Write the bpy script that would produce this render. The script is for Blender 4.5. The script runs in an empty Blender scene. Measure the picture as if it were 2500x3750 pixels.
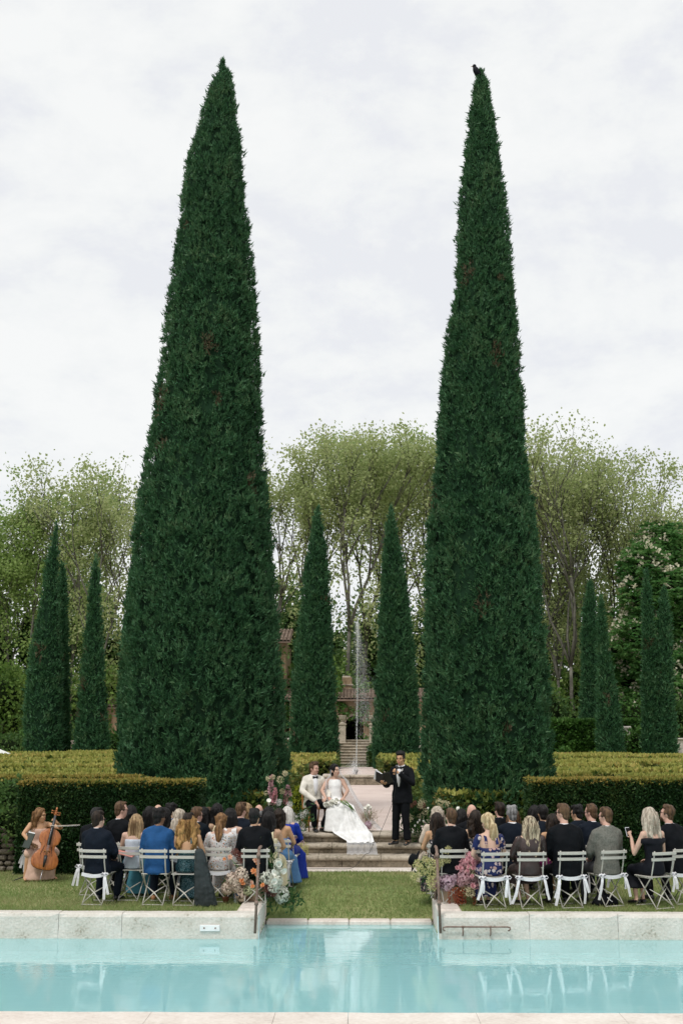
import bpy, math, random
import numpy as np
from mathutils import Vector, Matrix, Euler, noise as mnoise

rnd = random.Random(7)
NR = np.random.default_rng(7)
SC = bpy.context.scene
COL = SC.collection
PI = math.pi
rad = math.radians

# ------------------------------------------------------------------ camera, sky, sun, exposure
CAM_Z = 2.44
YAW, PITCH, FPX = rad(0.81), math.atan(833 / 4375.0), 4375.0
camd = bpy.data.cameras.new('camera')
camd.sensor_fit = 'VERTICAL'
camd.sensor_height = 36.0
camd.lens = 36.0 * FPX / 3750.0
camd.clip_start = 0.1
camd.clip_end = 3000
cam = bpy.data.objects.new('camera', camd)
cam.location = (0, 0, CAM_Z)
cam.rotation_euler = (PI / 2 + PITCH, 0, YAW)
COL.objects.link(cam)
SC.camera = cam

world = bpy.data.worlds.new('World')
SC.world = world
world.use_nodes = True
wn = world.node_tree
wn.nodes.clear()
SUN_EL, SUN_AZ = rad(58), rad(215)


def wnode(t, **kw):
    n = wn.nodes.new(t)
    for k, v in kw.items():
        setattr(n, k, v)
    return n


w_out = wnode('ShaderNodeOutputWorld')
w_bg = wnode('ShaderNodeBackground')
w_bg.inputs['Strength'].default_value = 0.1
w_sky = wnode('ShaderNodeTexSky', sky_type='NISHITA', sun_disc=False, sun_elevation=SUN_EL, sun_rotation=SUN_AZ)
w_tc = wnode('ShaderNodeTexCoord')
w_map = wnode('ShaderNodeMapping')
w_map.inputs['Scale'].default_value = (1.0, 1.0, 1.7)
w_n1 = wnode('ShaderNodeTexNoise')
w_n1.inputs['Scale'].default_value = 6.0
w_n1.inputs['Detail'].default_value = 7
w_n1.inputs['Roughness'].default_value = 0.62
w_n1.inputs['Distortion'].default_value = 0.15
w_rmp = wnode('ShaderNodeValToRGB')
cr = w_rmp.color_ramp
cr.elements[0].position = 0.40
cr.elements[0].color = (0.695, 0.707, 0.735, 1)
cr.elements[1].position = 0.57
cr.elements[1].color = (0.785, 0.792, 0.786, 1)
e = cr.elements.new(0.49)
e.color = (0.755, 0.766, 0.766, 1)
w_sc = wnode('ShaderNodeVectorMath', operation='SCALE')
w_sc.inputs['Scale'].default_value = 10.0
w_mix = wnode('ShaderNodeMix', data_type='RGBA')
w_mix.inputs[0].default_value = 0.95
wn.links.new(w_tc.outputs['Generated'], w_map.inputs['Vector'])
wn.links.new(w_map.outputs[0], w_n1.inputs['Vector'])
wn.links.new(w_n1.outputs['Fac'], w_rmp.inputs['Fac'])
wn.links.new(w_rmp.outputs['Color'], w_sc.inputs[0])
wn.links.new(w_sky.outputs[0], w_mix.inputs[6])
wn.links.new(w_sc.outputs[0], w_mix.inputs[7])
wn.links.new(w_mix.outputs[2], w_bg.inputs['Color'])
wn.links.new(w_bg.outputs[0], w_out.inputs['Surface'])

sund = bpy.data.lights.new('sun', 'SUN')
sund.energy = 1.5
sund.angle = rad(12)
sund.color = (1.0, 0.96, 0.9)
sun = bpy.data.objects.new('sun', sund)
# light arrives from behind the camera, a little from the left
sun.rotation_euler = (PI / 2 - SUN_EL, 0, rad(-28))
COL.objects.link(sun)

SC.view_settings.view_transform = 'Standard'
SC.view_settings.look = 'None'
SC.view_settings.exposure = 0.3
SC.view_settings.gamma = 1.0
SC.view_settings.use_curve_mapping = False
SC.render.engine = 'CYCLES'
SC.cycles.max_bounces = 8
SC.cycles.transparent_max_bounces = 16
SC.cycles.sample_clamp_indirect = 6.0

# ------------------------------------------------------------------ photo pixel -> point in the place
_F = np.array([-math.sin(YAW) * math.cos(PITCH), math.cos(YAW) * math.cos(PITCH), math.sin(PITCH)])
_R = np.array([math.cos(YAW), math.sin(YAW), 0.0])
_U = np.cross(_R, _F)
_C = np.array([0, 0, CAM_Z])


def ray(px, py):
    return _F + _R * (px - 1250) / FPX + _U * (1875 - py) / FPX


def G(px, py, z=0.0):
    d = ray(px, py)
    return _C + d * (z - CAM_Z) / d[2]


def P(px, py, Y):
    d = ray(px, py)
    return _C + d * (Y / d[1])


# ------------------------------------------------------------------ object helpers
def link(o, parent=None):
    COL.objects.link(o)
    if parent is not None:
        o.parent = parent
    return o


def tag(o, label=None, cat=None, group=None, kind=None):
    if label:
        o['label'] = label
    if cat:
        o['category'] = cat
    if group:
        o['group'] = group
    if kind:
        o['kind'] = kind
    return o


def empty(name, loc=(0, 0, 0), rz=0.0, label=None, cat=None, group=None):
    o = bpy.data.objects.new(name, None)
    o.empty_display_size = 0.2
    o.location = loc
    o.rotation_euler = (0, 0, rz)
    link(o)
    return tag(o, label, cat, group)


def copy_tree(o, parent=None):
    c = o.copy()
    COL.objects.link(c)
    c.parent = parent
    for ch in list(o.children):
        copy_tree(ch, c)
    return c


class MB:
    """collects polygons, links them as one mesh object"""

    def __init__(s):
        s.v, s.f, s.m = [], [], []

    def add(s, vs, fs, mi=0):
        b = len(s.v)
        s.v += [tuple(v) for v in vs]
        s.f += [tuple(i + b for i in f) for f in fs]
        s.m += [mi] * len(fs)

    def box(s, c, d, rz=0.0, bev=0.0, mi=0, rx=0.0, ry=0.0):
        hx, hy, hz = d[0] / 2, d[1] / 2, d[2] / 2
        M = Matrix.Translation(Vector(c)) @ Euler((rx, ry, rz)).to_matrix().to_4x4()
        if bev <= 0:
            vs = [Vector((x, y, z)) for x in (-hx, hx) for y in (-hy, hy) for z in (-hz, hz)]
            fs = [(0, 1, 3, 2), (4, 6, 7, 5), (0, 4, 5, 1), (2, 3, 7, 6), (0, 2, 6, 4), (1, 5, 7, 3)]
        else:
            b = min(bev, hx * .9, hy * .9, hz * .9)
            vs, idx = [], {}
            for sx in (-1, 1):
                for sy in (-1, 1):
                    for sz in (-1, 1):
                        for ax in range(3):
                            p = [sx * (hx - b), sy * (hy - b), sz * (hz - b)]
                            p[ax] = (sx * hx, sy * hy, sz * hz)[ax]
                            idx[(sx, sy, sz, ax)] = len(vs)
                            vs.append(Vector(p))
            fs = []
            sg = (-1, 1)
            for a in range(3):
                u, w = (a + 1) % 3, (a + 2) % 3
                for q in sg:
                    k = []
                    for (i, j) in ((-1, -1), (1, -1), (1, 1), (-1, 1)):
                        t = [0, 0, 0]
                        t[a], t[u], t[w] = q, i, j
                        k.append(idx[(t[0], t[1], t[2], a)])
                    fs.append(tuple(k if q > 0 else k[::-1]))
                for i in sg:          # edge strips parallel to axis a
                    for j in sg:
                        k = []
                        for (q, ax) in ((-1, u), (1, u), (1, w), (-1, w)):
                            t = [0, 0, 0]
                            t[a], t[u], t[w] = q, i, j
                            k.append(idx[(t[0], t[1], t[2], ax)])
                        fs.append(tuple(k if i * j < 0 else k[::-1]))
            for sx in sg:
                for sy in sg:
                    for sz in sg:
                        k = [idx[(sx, sy, sz, a)] for a in range(3)]
                        fs.append(tuple(k if sx * sy * sz > 0 else k[::-1]))
        s.add([M @ v for v in vs], fs, mi)

    def loft(s, rings, cap=True, mi=0, closed=True):
        n = len(rings[0])
        vs = [p for r in rings for p in r]
        fs = []
        for i in range(len(rings) - 1):
            for j in range(n if closed else n - 1):
                k = (j + 1) % n
                fs.append((i * n + j, i * n + k, (i + 1) * n + k, (i + 1) * n + j))
        if cap and closed:
            fs.append(tuple(range(n))[::-1])
            fs.append(tuple((len(rings) - 1) * n + j for j in range(n)))
        s.add(vs, fs, mi)

    def tube(s, pts, r, n=8, mi=0, round_end=False, sq=(1, 1), upv=None):
        pts = [Vector(p) for p in pts]
        rr = list(r) if hasattr(r, '__len__') else [r] * len(pts)
        if round_end:
            d0 = (pts[0] - pts[1]).normalized()
            d1 = (pts[-1] - pts[-2]).normalized()
            a, b = rr[0], rr[-1]
            pts = [pts[0] + d0 * a * .92, pts[0] + d0 * a * .6] + pts + [pts[-1] + d1 * b * .6, pts[-1] + d1 * b * .92]
            rr = [a * .38, a * .8] + rr + [b * .8, b * .38]
        rings = []
        t0 = (pts[1] - pts[0]).normalized()
        up = Vector(upv) if upv is not None else (Vector((0, 0, 1)) if abs(t0.z) < .9 else Vector((0, 1, 0)))
        for i, p in enumerate(pts):
            if i == 0:
                t = pts[1] - pts[0]
            elif i == len(pts) - 1:
                t = pts[-1] - pts[-2]
            else:
                t = (pts[i + 1] - pts[i]).normalized() + (pts[i] - pts[i - 1]).normalized()
            t.normalize()
            x = up.cross(t)
            if x.length < 1e-4:
                x = Vector((1, 0, 0)).cross(t)
            x.normalize()
            y = t.cross(x).normalized()
            up = y if upv is None else up
            rings.append([p + x * math.cos(2 * PI * j / n) * rr[i] * sq[0] + y * math.sin(2 * PI * j / n) * rr[i] * sq[1] for j in range(n)])
        s.loft(rings, True, mi)

    def ell(s, c, r, M=None, nu=12, nv=8, mi=0):
        M = M or Matrix.Identity(3)
        c = Vector(c)
        vs = [c + M @ Vector((0, 0, -r[2]))]
        for i in range(1, nv):
            a = -PI / 2 + PI * i / nv
            for j in range(nu):
                b = 2 * PI * j / nu
                vs.append(c + M @ Vector((r[0] * math.cos(a) * math.cos(b), r[1] * math.cos(a) * math.sin(b), r[2] * math.sin(a))))
        vs.append(c + M @ Vector((0, 0, r[2])))
        fs = []
        for j in range(nu):
            fs.append((0, 1 + (j + 1) % nu, 1 + j))
        for i in range(nv - 2):
            for j in range(nu):
                k = (j + 1) % nu
                fs.append((1 + i * nu + j, 1 + i * nu + k, 1 + (i + 1) * nu + k, 1 + (i + 1) * nu + j))
        L = len(vs) - 1
        b0 = 1 + (nv - 2) * nu
        for j in range(nu):
            fs.append((b0 + j, b0 + (j + 1) % nu, L))
        s.add(vs, fs, mi)

    def erings(s, rows, n=14, mi=0, M=None, pw=2.0):
        """rows of (x,y,z,rx,ry): closed loft of horizontal (super)ellipses"""
        rings = []
        for (x, y, z, rx, ry) in rows:
            ring = []
            for j in range(n):
                a = 2 * PI * j / n
                ca, sa = math.cos(a), math.sin(a)
                k = (abs(ca) ** pw + abs(sa) ** pw) ** (-1 / pw)
                p = Vector((x + rx * ca * k, y + ry * sa * k, z))
                ring.append(M @ p if M else p)
            rings.append(ring)
        s.loft(rings, True, mi)

    def lathe(s, prof, c=(0, 0, 0), n=16, mi=0):
        s.erings([(c[0], c[1], c[2] + z, r, r) for (r, z) in prof], n, mi)

    def mesh(s, name, smooth=False):
        me = bpy.data.meshes.new(name)
        me.from_pydata(s.v, [], s.f)
        if any(s.m):
            me.polygons.foreach_set('material_index', s.m)
        if smooth:
            me.polygons.foreach_set('use_smooth', [True] * len(s.f))
        me.update()
        return me

    def build(s, name, mats, parent=None, smooth=False):
        me = s.mesh(name, smooth)
        for m in (mats if isinstance(mats, (list, tuple)) else [mats]):
            me.materials.append(m)
        o = bpy.data.objects.new(name, me)
        return link(o, parent)


def quads_mesh(name, Q, mats, mi=None, smooth=False):
    """Q: (N,k,3) array, one k-gon face each"""
    Q = np.asarray(Q, dtype=np.float32)
    N, k = Q.shape[0], Q.shape[1]
    me = bpy.data.meshes.new(name)
    me.vertices.add(N * k)
    me.vertices.foreach_set('co', Q.reshape(-1))
    me.loops.add(N * k)
    me.loops.foreach_set('vertex_index', np.arange(N * k, dtype=np.int32))
    me.polygons.add(N)
    me.polygons.foreach_set('loop_start', np.arange(0, N * k, k, dtype=np.int32))
    me.polygons.foreach_set('loop_total', np.full(N, k, dtype=np.int32))
    if mi is not None:
        me.polygons.foreach_set('material_index', np.asarray(mi, dtype=np.int32))
    me.update(calc_edges=True)
    for m in (mats if isinstance(mats, (list, tuple)) else [mats]):
        me.materials.append(m)
    return me


def nrmz(a):
    return a / np.maximum(np.linalg.norm(a, axis=-1, keepdims=True), 1e-9)


def leaf_quads(pos, dr, L, W, roll=None):
    """diamond leaves: pos (N,3), growing along dr, length L (N,), width W (N,)"""
    dr = nrmz(dr)
    rv = NR.normal(size=dr.shape) if roll is None else roll
    sd = nrmz(np.cross(dr, rv))
    L = np.broadcast_to(np.asarray(L, float), (len(pos),))[:, None]
    W = np.broadcast_to(np.asarray(W, float), (len(pos),))[:, None]
    mid = pos + dr * L * .45
    return np.stack([pos, mid + sd * W * .5, pos + dr * L, mid - sd * W * .5], axis=1)


def leaf_tris(pos, dr, L, W):
    dr = nrmz(dr)
    sd = nrmz(np.cross(dr, NR.normal(size=dr.shape)))
    L = np.broadcast_to(np.asarray(L, float), (len(pos),))[:, None]
    W = np.broadcast_to(np.asarray(W, float), (len(pos),))[:, None]
    return np.stack([pos + sd * W * .5, pos + dr * L, pos - sd * W * .5], axis=1)


def obj_from(me, name, parent=None):
    return link(bpy.data.objects.new(name, me), parent)


# ------------------------------------------------------------------ materials
_M = {}


def _new(name):
    m = bpy.data.materials.new(name)
    m.use_nodes = True
    nt = m.node_tree
    b = nt.nodes.get('Principled BSDF')
    return m, nt, b


def mat(name, col, rough=.6, spec=.3, var=.25, vscale=6.0, bump=0.0, bscale=40.0, metal=0.0, stretch=(1, 1, 1), col2=None, sheen=0.0, detail=5):
    """solid material whose colour wanders between two neighbours with noise, with fine relief"""
    if name in _M:
        return _M[name]
    m, nt, b = _new(name)
    tc = nt.nodes.new('ShaderNodeTexCoord')
    mp = nt.nodes.new('ShaderNodeMapping')
    mp.inputs['Scale'].default_value = stretch
    nt.links.new(tc.outputs['Object'], mp.inputs['Vector'])
    nz = nt.nodes.new('ShaderNodeTexNoise')
    nz.inputs['Scale'].default_value = vscale
    nz.inputs['Detail'].default_value = detail
    nz.inputs['Roughness'].default_value = .6
    nt.links.new(mp.outputs[0], nz.inputs['Vector'])
    rp = nt.nodes.new('ShaderNodeValToRGB')
    c1 = [max(0, c * (1 - var)) for c in col]
    c2 = [min(1, c * (1 + var)) for c in col] if col2 is None else col2
    rp.color_ramp.elements[0].position = .32
    rp.color_ramp.elements[1].position = .68
    rp.color_ramp.elements[0].color = (*c1, 1)
    rp.color_ramp.elements[1].color = (*c2, 1)
    nt.links.new(nz.outputs['Fac'], rp.inputs['Fac'])
    nt.links.new(rp.outputs['Color'], b.inputs['Base Color'])
    b.inputs['Roughness'].default_value = rough
    b.inputs['Specular IOR Level'].default_value = spec
    b.inputs['Metallic'].default_value = metal
    if sheen:
        b.inputs['Sheen Weight'].default_value = sheen
    if bump:
        n2 = nt.nodes.new('ShaderNodeTexNoise')
        n2.inputs['Scale'].default_value = bscale
        n2.inputs['Detail'].default_value = 6
        nt.links.new(mp.outputs[0], n2.inputs['Vector'])
        bp = nt.nodes.new('ShaderNodeBump')
        bp.inputs['Strength'].default_value = bump
        bp.inputs['Distance'].default_value = .02
        nt.links.new(n2.outputs['Fac'], bp.inputs['Height'])
        nt.links.new(bp.outputs[0], b.inputs['Normal'])
    _M[name] = m
    return m


def leafmat(name, cols, transl=.25, rough=.55, nscale=.6, spec=.25):
    """each leaf its own shade (random per island) and slow drift over the plant"""
    if name in _M:
        return _M[name]
    m, nt, b = _new(name)
    ge = nt.nodes.new('ShaderNodeNewGeometry')
    tc = nt.nodes.new('ShaderNodeTexCoord')
    nz = nt.nodes.new('ShaderNodeTexNoise')
    nz.inputs['Scale'].default_value = nscale
    nz.inputs['Detail'].default_value = 4
    nt.links.new(tc.outputs['Object'], nz.inputs['Vector'])
    mx = nt.nodes.new('ShaderNodeMath')
    mx.operation = 'MULTIPLY_ADD'
    mx.inputs[1].default_value = .55
    nt.links.new(ge.outputs['Random Per Island'], mx.inputs[0])
    mr = nt.nodes.new('ShaderNodeMapRange')
    mr.inputs['From Min'].default_value = .3
    mr.inputs['From Max'].default_value = .7
    mr.inputs['To Max'].default_value = .45
    nt.links.new(nz.outputs['Fac'], mr.inputs['Value'])
    nt.links.new(mr.outputs[0], mx.inputs[2])
    rp = nt.nodes.new('ShaderNodeValToRGB')
    el = rp.color_ramp.elements
    el[0].color = (*cols[0], 1)
    el[1].color = (*cols[-1], 1)
    for i in range(1, len(cols) - 1):
        e_ = el.new(i / (len(cols) - 1))
        e_.color = (*cols[i], 1)
    nt.links.new(mx.outputs[0], rp.inputs['Fac'])
    nt.links.new(rp.outputs['Color'], b.inputs['Base Color'])
    b.inputs['Roughness'].default_value = rough
    b.inputs['Specular IOR Level'].default_value = spec
    if transl:
        tr = nt.nodes.new('ShaderNodeBsdfTranslucent')
        nt.links.new(rp.outputs['Color'], tr.inputs['Color'])
        ms = nt.nodes.new('ShaderNodeMixShader')
        ms.inputs[0].default_value = transl
        out = nt.nodes.get('Material Output')
        nt.links.new(b.outputs[0], ms.inputs[1])
        nt.links.new(tr.outputs[0], ms.inputs[2])
        nt.links.new(ms.outputs[0], out.inputs['Surface'])
    _M[name] = m
    return m


def printmat(name, base, spots, scale=22.0, size=.32, rough=.6, metal=0.0):
    """printed cloth: scattered blossoms of several colours on a ground colour"""
    if name in _M:
        return _M[name]
    m, nt, b = _new(name)
    tc = nt.nodes.new('ShaderNodeTexCoord')
    nd = nt.nodes.new('ShaderNodeTexNoise')
    nd.inputs['Scale'].default_value = scale * 1.3
    ad = nt.nodes.new('ShaderNodeVectorMath')
    ad.operation = 'MULTIPLY_ADD'
    ad.inputs[1].default_value = (.04, .04, .04)
    nt.links.new(tc.outputs['Object'], nd.inputs['Vector'])
    nt.links.new(nd.outputs['Color'], ad.inputs[0])
    nt.links.new(tc.outputs['Object'], ad.inputs[2])
    vo = nt.nodes.new('ShaderNodeTexVoronoi')
    vo.inputs['Scale'].default_value = scale
    nt.links.new(ad.outputs[0], vo.inputs['Vector'])
    rp = nt.nodes.new('ShaderNodeValToRGB')
    rp.color_ramp.interpolation = 'CONSTANT'
    el = rp.color_ramp.elements
    el[0].color = (*spots[0], 1)
    el[1].position = 1.0 / len(spots)
    el[1].color = (*spots[min(1, len(spots) - 1)], 1)
    for i in range(2, len(spots)):
        e_ = el.new(i / len(spots))
        e_.color = (*spots[i], 1)
    sp = nt.nodes.new('ShaderNodeSeparateColor')
    nt.links.new(vo.outputs['Color'], sp.inputs[0])
    nt.links.new(sp.outputs[0], rp.inputs['Fac'])
    lt = nt.nodes.new('ShaderNodeMapRange')
    lt.inputs['From Min'].default_value = size
    lt.inputs['From Max'].default_value = size * 1.15
    lt.inputs['To Min'].default_value = 1
    lt.inputs['To Max'].default_value = 0
    nt.links.new(vo.outputs['Distance'], lt.inputs['Value'])
    mx = nt.nodes.new('ShaderNodeMix')
    mx.data_type = 'RGBA'
    nt.links.new(lt.outputs[0], mx.inputs[0])
    mx.inputs[6].default_value = (*base, 1)
    nt.links.new(rp.outputs['Color'], mx.inputs[7])
    nt.links.new(mx.outputs[2], b.inputs['Base Color'])
    b.inputs['Roughness'].default_value = rough
    b.inputs['Metallic'].default_value = metal
    b.inputs['Specular IOR Level'].default_value = .25
    _M[name] = m
    return m


def blendmat(name, cols, scale, rough=.85, bump=.3, bscale=60.0, spec=.2, scale2=None, pos=None):
    """ground-like surface: several colours by layered noise"""
    if name in _M:
        return _M[name]
    m, nt, b = _new(name)
    tc = nt.nodes.new('ShaderNodeTexCoord')
    n1 = nt.nodes.new('ShaderNodeTexNoise')
    n1.inputs['Scale'].default_value = scale
    n1.inputs['Detail'].default_value = 8
    n1.inputs['Roughness'].default_value = .65
    nt.links.new(tc.outputs['Object'], n1.inputs['Vector'])
    n2 = nt.nodes.new('ShaderNodeTexNoise')
    n2.inputs['Scale'].default_value = scale2 or scale * 14
    n2.inputs['Detail'].default_value = 5
    nt.links.new(tc.outputs['Object'], n2.inputs['Vector'])
    mx = nt.nodes.new('ShaderNodeMath')
    mx.operation = 'MULTIPLY_ADD'
    mx.inputs[1].default_value = .35
    nt.links.new(n2.outputs['Fac'], mx.inputs[0])
    ml = nt.nodes.new('ShaderNodeMath')
    ml.operation = 'MULTIPLY'
    ml.inputs[1].default_value = .65
    nt.links.new(n1.outputs['Fac'], ml.inputs[0])
    nt.links.new(ml.outputs[0], mx.inputs[2])
    rp = nt.nodes.new('ShaderNodeValToRGB')
    el = rp.color_ramp.elements
    ps = pos or [.34 + .32 * i / (len(cols) - 1) for i in range(len(cols))]
    el[0].color = (*cols[0], 1)
    el[0].position = ps[0]
    el[1].color = (*cols[-1], 1)
    el[1].position = ps[-1]
    for i in range(1, len(cols) - 1):
        e_ = el.new(ps[i])
        e_.color = (*cols[i], 1)
    nt.links.new(mx.outputs[0], rp.inputs['Fac'])
    nt.links.new(rp.outputs['Color'], b.inputs['Base Color'])
    b.inputs['Roughness'].default_value = rough
    b.inputs['Specular IOR Level'].default_value = spec
    if bump:
        n3 = nt.nodes.new('ShaderNodeTexNoise')
        n3.inputs['Scale'].default_value = bscale
        n3.inputs['Detail'].default_value = 6
        nt.links.new(tc.outputs['Object'], n3.inputs['Vector'])
        bp = nt.nodes.new('ShaderNodeBump')
        bp.inputs['Strength'].default_value = bump
        bp.inputs['Distance'].default_value = .03
        nt.links.new(n3.outputs['Fac'], bp.inputs['Height'])
        nt.links.new(bp.outputs[0], b.inputs['Normal'])
    _M[name] = m
    return m


M_STONE = blendmat('coping_stone', [(.26, .23, .17), (.56, .53, .47), (.68, .65, .60)], 2.2, bump=.5, bscale=26, pos=[.33, .43, .6])
M_STONE_P = blendmat('coping_stone_rosy', [(.48, .41, .36), (.66, .59, .53), (.76, .70, .64)], 1.6, bump=.4, bscale=26, pos=[.3, .46, .62])
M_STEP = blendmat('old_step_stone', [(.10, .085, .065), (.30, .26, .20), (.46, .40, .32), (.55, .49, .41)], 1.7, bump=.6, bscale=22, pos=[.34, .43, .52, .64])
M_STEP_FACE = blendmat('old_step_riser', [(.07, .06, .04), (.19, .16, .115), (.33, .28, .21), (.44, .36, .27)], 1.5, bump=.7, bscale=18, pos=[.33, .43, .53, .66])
M_WALLSTONE = blendmat('dry_wall_stone', [(.05, .045, .035), (.13, .11, .085), (.24, .21, .17)], 3.0, bump=.8, bscale=14)
M_GRAVEL = blendmat('rosy_gravel', [(.50, .40, .36), (.62, .51, .46), (.70, .60, .55)], .6, bump=.3, bscale=45, scale2=55)
M_EARTH = blendmat('earth', [(.03, .028, .018), (.06, .055, .03), (.09, .08, .045)], .8, bump=.3, bscale=20)
M_LAWN = blendmat('lawn_turf', [(.12, .17, .06), (.20, .25, .085), (.29, .30, .13), (.43, .36, .20)], .55, bump=.6, bscale=70, scale2=18, pos=[.36, .47, .56, .68])
M_TILE = blendmat('roof_tile', [(.10, .075, .055), (.185, .135, .105), (.28, .21, .165)], 1.5, bump=.2)
M_PLASTER = blendmat('ochre_plaster', [(.17, .12, .07), (.28, .20, .125), (.36, .275, .18)], .8, bump=.4, bscale=10)
M_BARK = blendmat('plane_bark', [(.05, .048, .038), (.12, .115, .095), (.24, .23, .19)], 2.0, bump=.4, bscale=10)
M_DARKBARK = mat('dark_bark', (.05, .04, .03), .9, .1, .4, 5, .5, 20)
M_WHITEPAINT = mat('chair_paint', (.46, .44, .395), .45, .4, .08, 9, .05, 60)
M_RIBBON = mat('satin_ribbon', (.70, .70, .73), .45, .3, .06, 8, .1, 30)
M_RUST = blendmat('rusty_pipe', [(.10, .05, .03), (.20, .13, .10), (.30, .23, .19)], 5, .6, .3, 60, .4)
M_BLACK = mat('black_metal', (.012, .013, .014), .4, .4, .2, 10)
M_WHITE = mat('white_plastic', (.8, .8, .8), .35, .4, .04, 8)
# ================================================================== SETTING
def sheet(name, x0, x1, y0, y1, z0, z1, m, nx=1, ny=1, wob=0.0):
    mb = MB()
    vs, fs = [], []
    for i in range(ny + 1):
        for j in range(nx + 1):
            x = x0 + (x1 - x0) * j / nx
            y = y0 + (y1 - y0) * i / ny
            z = z0 + (z1 - z0) * i / ny
            if wob:
                z += wob * mnoise.noise(Vector((x * .35, y * .35, 3.3)))
            vs.append((x, y, z))
    for i in range(ny):
        for j in range(nx):
            a = i * (nx + 1) + j
            fs.append((a, a + 1, a + nx + 2, a + nx + 1))
    mb.add(vs, fs)
    o = mb.build(name, m, smooth=True)
    return tag(o, kind='structure')


YF, YN = 17.83, 11.59            # far and near edge of the pool
WZ = -0.35                       # water level
GX0, GX1 = P(948, 3400, YF)[0], P(1603, 3400, YF)[0]     # opening with the steps
sheet('ground', -600, 600, -200, 900, -2.6, -2.6, M_EARTH)
# lawn: the strip behind the coping and the tongue that reaches the opening
YI = 19.18                       # back edge of the inlet with the steps
LIPZ = -.292


def lawn_z(x, y):
    z = -.012 + .012 * (y - 18.1) / 6
    if GX0 - .05 < x < GX1 + .05 and y < 21.4:
        z = LIPZ - .01 + (z - LIPZ + .01) * max(0, min(1, (y - (YI + .3)) / 1.7))
    return z


xs_ = sorted([-30 + 2 * k for k in range(31)] + [GX0 - .06, GX0 - .04, GX1 + .04, GX1 + .06])
xs_ = [x for x in xs_ if not (GX0 - .06 < x < GX0 - .04)]
ys_ = [18.08, 18.6, 19.0, YI + .2, 19.65, 19.9, 20.2, 20.5, 20.8, 21.1, 21.5, 22.5, 23.4, 24.3]
mb = MB()
for i in range(len(ys_) - 1):
    for j in range(len(xs_) - 1):
        xm = (xs_[j] + xs_[j + 1]) / 2
        if GX0 - .05 < xm < GX1 + .05 and ys_[i] < YI + .19:
            continue
        q = [(xs_[j], ys_[i]), (xs_[j + 1], ys_[i]), (xs_[j + 1], ys_[i + 1]), (xs_[j], ys_[i + 1])]
        mb.add([(x, y, lawn_z(x, y)) for x, y in q], [(0, 1, 2, 3)])
tag(mb.build('lawn', M_LAWN), kind='structure')
M_POOL = blendmat('pool_tile', [(.66, .82, .86), (.70, .86, .88), (.74, .88, .89)], .25, rough=.6, bump=0, scale2=3)
mb = MB()
PX = 14.0
fz = -1.35
mb.add([(-PX, YN - .03, fz), (PX, YN - .03, fz), (PX, YI + .1, fz), (-PX, YI + .1, fz)], [(0, 1, 2, 3)])
mb.add([(-PX, YF + .02, fz), (GX0, YF + .02, fz), (GX0, YF + .02, WZ + .1), (-PX, YF + .02, WZ + .1)], [(0, 1, 2, 3)])
mb.add([(GX1, YF + .02, fz), (PX, YF + .02, fz), (PX, YF + .02, WZ + .1), (GX1, YF + .02, WZ + .1)], [(0, 1, 2, 3)])
mb.add([(-PX, YN - .02, fz), (PX, YN - .02, fz), (PX, YN - .02, WZ + .1), (-PX, YN - .02, WZ + .1)], [(3, 2, 1, 0)])
for gx_ in (GX0 - .004, GX1 + .004):     # side walls of the inlet
    mb.add([(gx_, YF, fz), (gx_, YI + .03, fz), (gx_, YI + .03, WZ - .004), (gx_, YF, WZ - .004)], [(0, 1, 2, 3)])
for (a_, b__) in ((-PX, GX0), (GX1, PX)):   # mortar bed behind the coping joints
    mb.add([(a_, YF + .10, fz), (b__, YF + .10, fz), (b__, YF + .10, -.05), (a_, YF + .10, -.05)], [(0, 1, 2, 3)])
for sx in (-1, 1):
    mb.add([(sx * PX, YN, fz), (sx * PX, YF, fz), (sx * PX, YF, 0), (sx * PX, YN, 0)], [(0, 1, 2, 3)])
tag(mb.build('pool_basin', M_POOL), kind='structure')
# the steps that go down into the water inside the opening
st = empty('pool_steps', (0, YF, WZ), 0, 'pale submerged steps leading down into the pool between the two pipe railings', 'steps')
for i in range(4):
    y1 = YI - i * .34
    z1 = WZ - .10 - i * .2
    mb = MB()
    mb.box(((GX0 + GX1) / 2, y1 - .17 - YF, z1 - .4 - WZ), (GX1 - GX0 - .012, .34, .8), bev=.012)
    mb.build('step', M_POOL, st)
# water
mw, nt, b = _new('pool_water')
nt.nodes.remove(b)
o_ = nt.nodes.get('Material Output')
tr = nt.nodes.new('ShaderNodeBsdfRefraction')
tr.inputs['IOR'].default_value = 1.33
tr.inputs['Roughness'].default_value = 0.0
tr.inputs[0].default_value = (.90, .985, .99, 1)
gl = nt.nodes.new('ShaderNodeBsdfGlossy')
gl.inputs['Roughness'].default_value = .02
gl.inputs['Color'].default_value = (1, 1, 1, 1)
fr = nt.nodes.new('ShaderNodeFresnel')
fr.inputs['IOR'].default_value = 1.33
tc = nt.nodes.new('ShaderNodeTexCoord')
mp = nt.nodes.new('ShaderNodeMapping')
mp.inputs['Scale'].default_value = (1.0, 2.4, 1)
n1 = nt.nodes.new('ShaderNodeTexNoise')
n1.inputs['Scale'].default_value = 2.6
n1.inputs['Detail'].default_value = 4
n1.inputs['Roughness'].default_value = .5
bp = nt.nodes.new('ShaderNodeBump')
bp.inputs['Strength'].default_value = .10
bp.inputs['Distance'].default_value = .018
ms = nt.nodes.new('ShaderNodeMixShader')
nt.links.new(tc.outputs['Object'], mp.inputs['Vector'])
nt.links.new(mp.outputs[0], n1.inputs['Vector'])
nt.links.new(n1.outputs['Fac'], bp.inputs['Height'])
nt.links.new(bp.outputs[0], gl.inputs['Normal'])
nt.links.new(bp.outputs[0], fr.inputs['Normal'])
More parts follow.
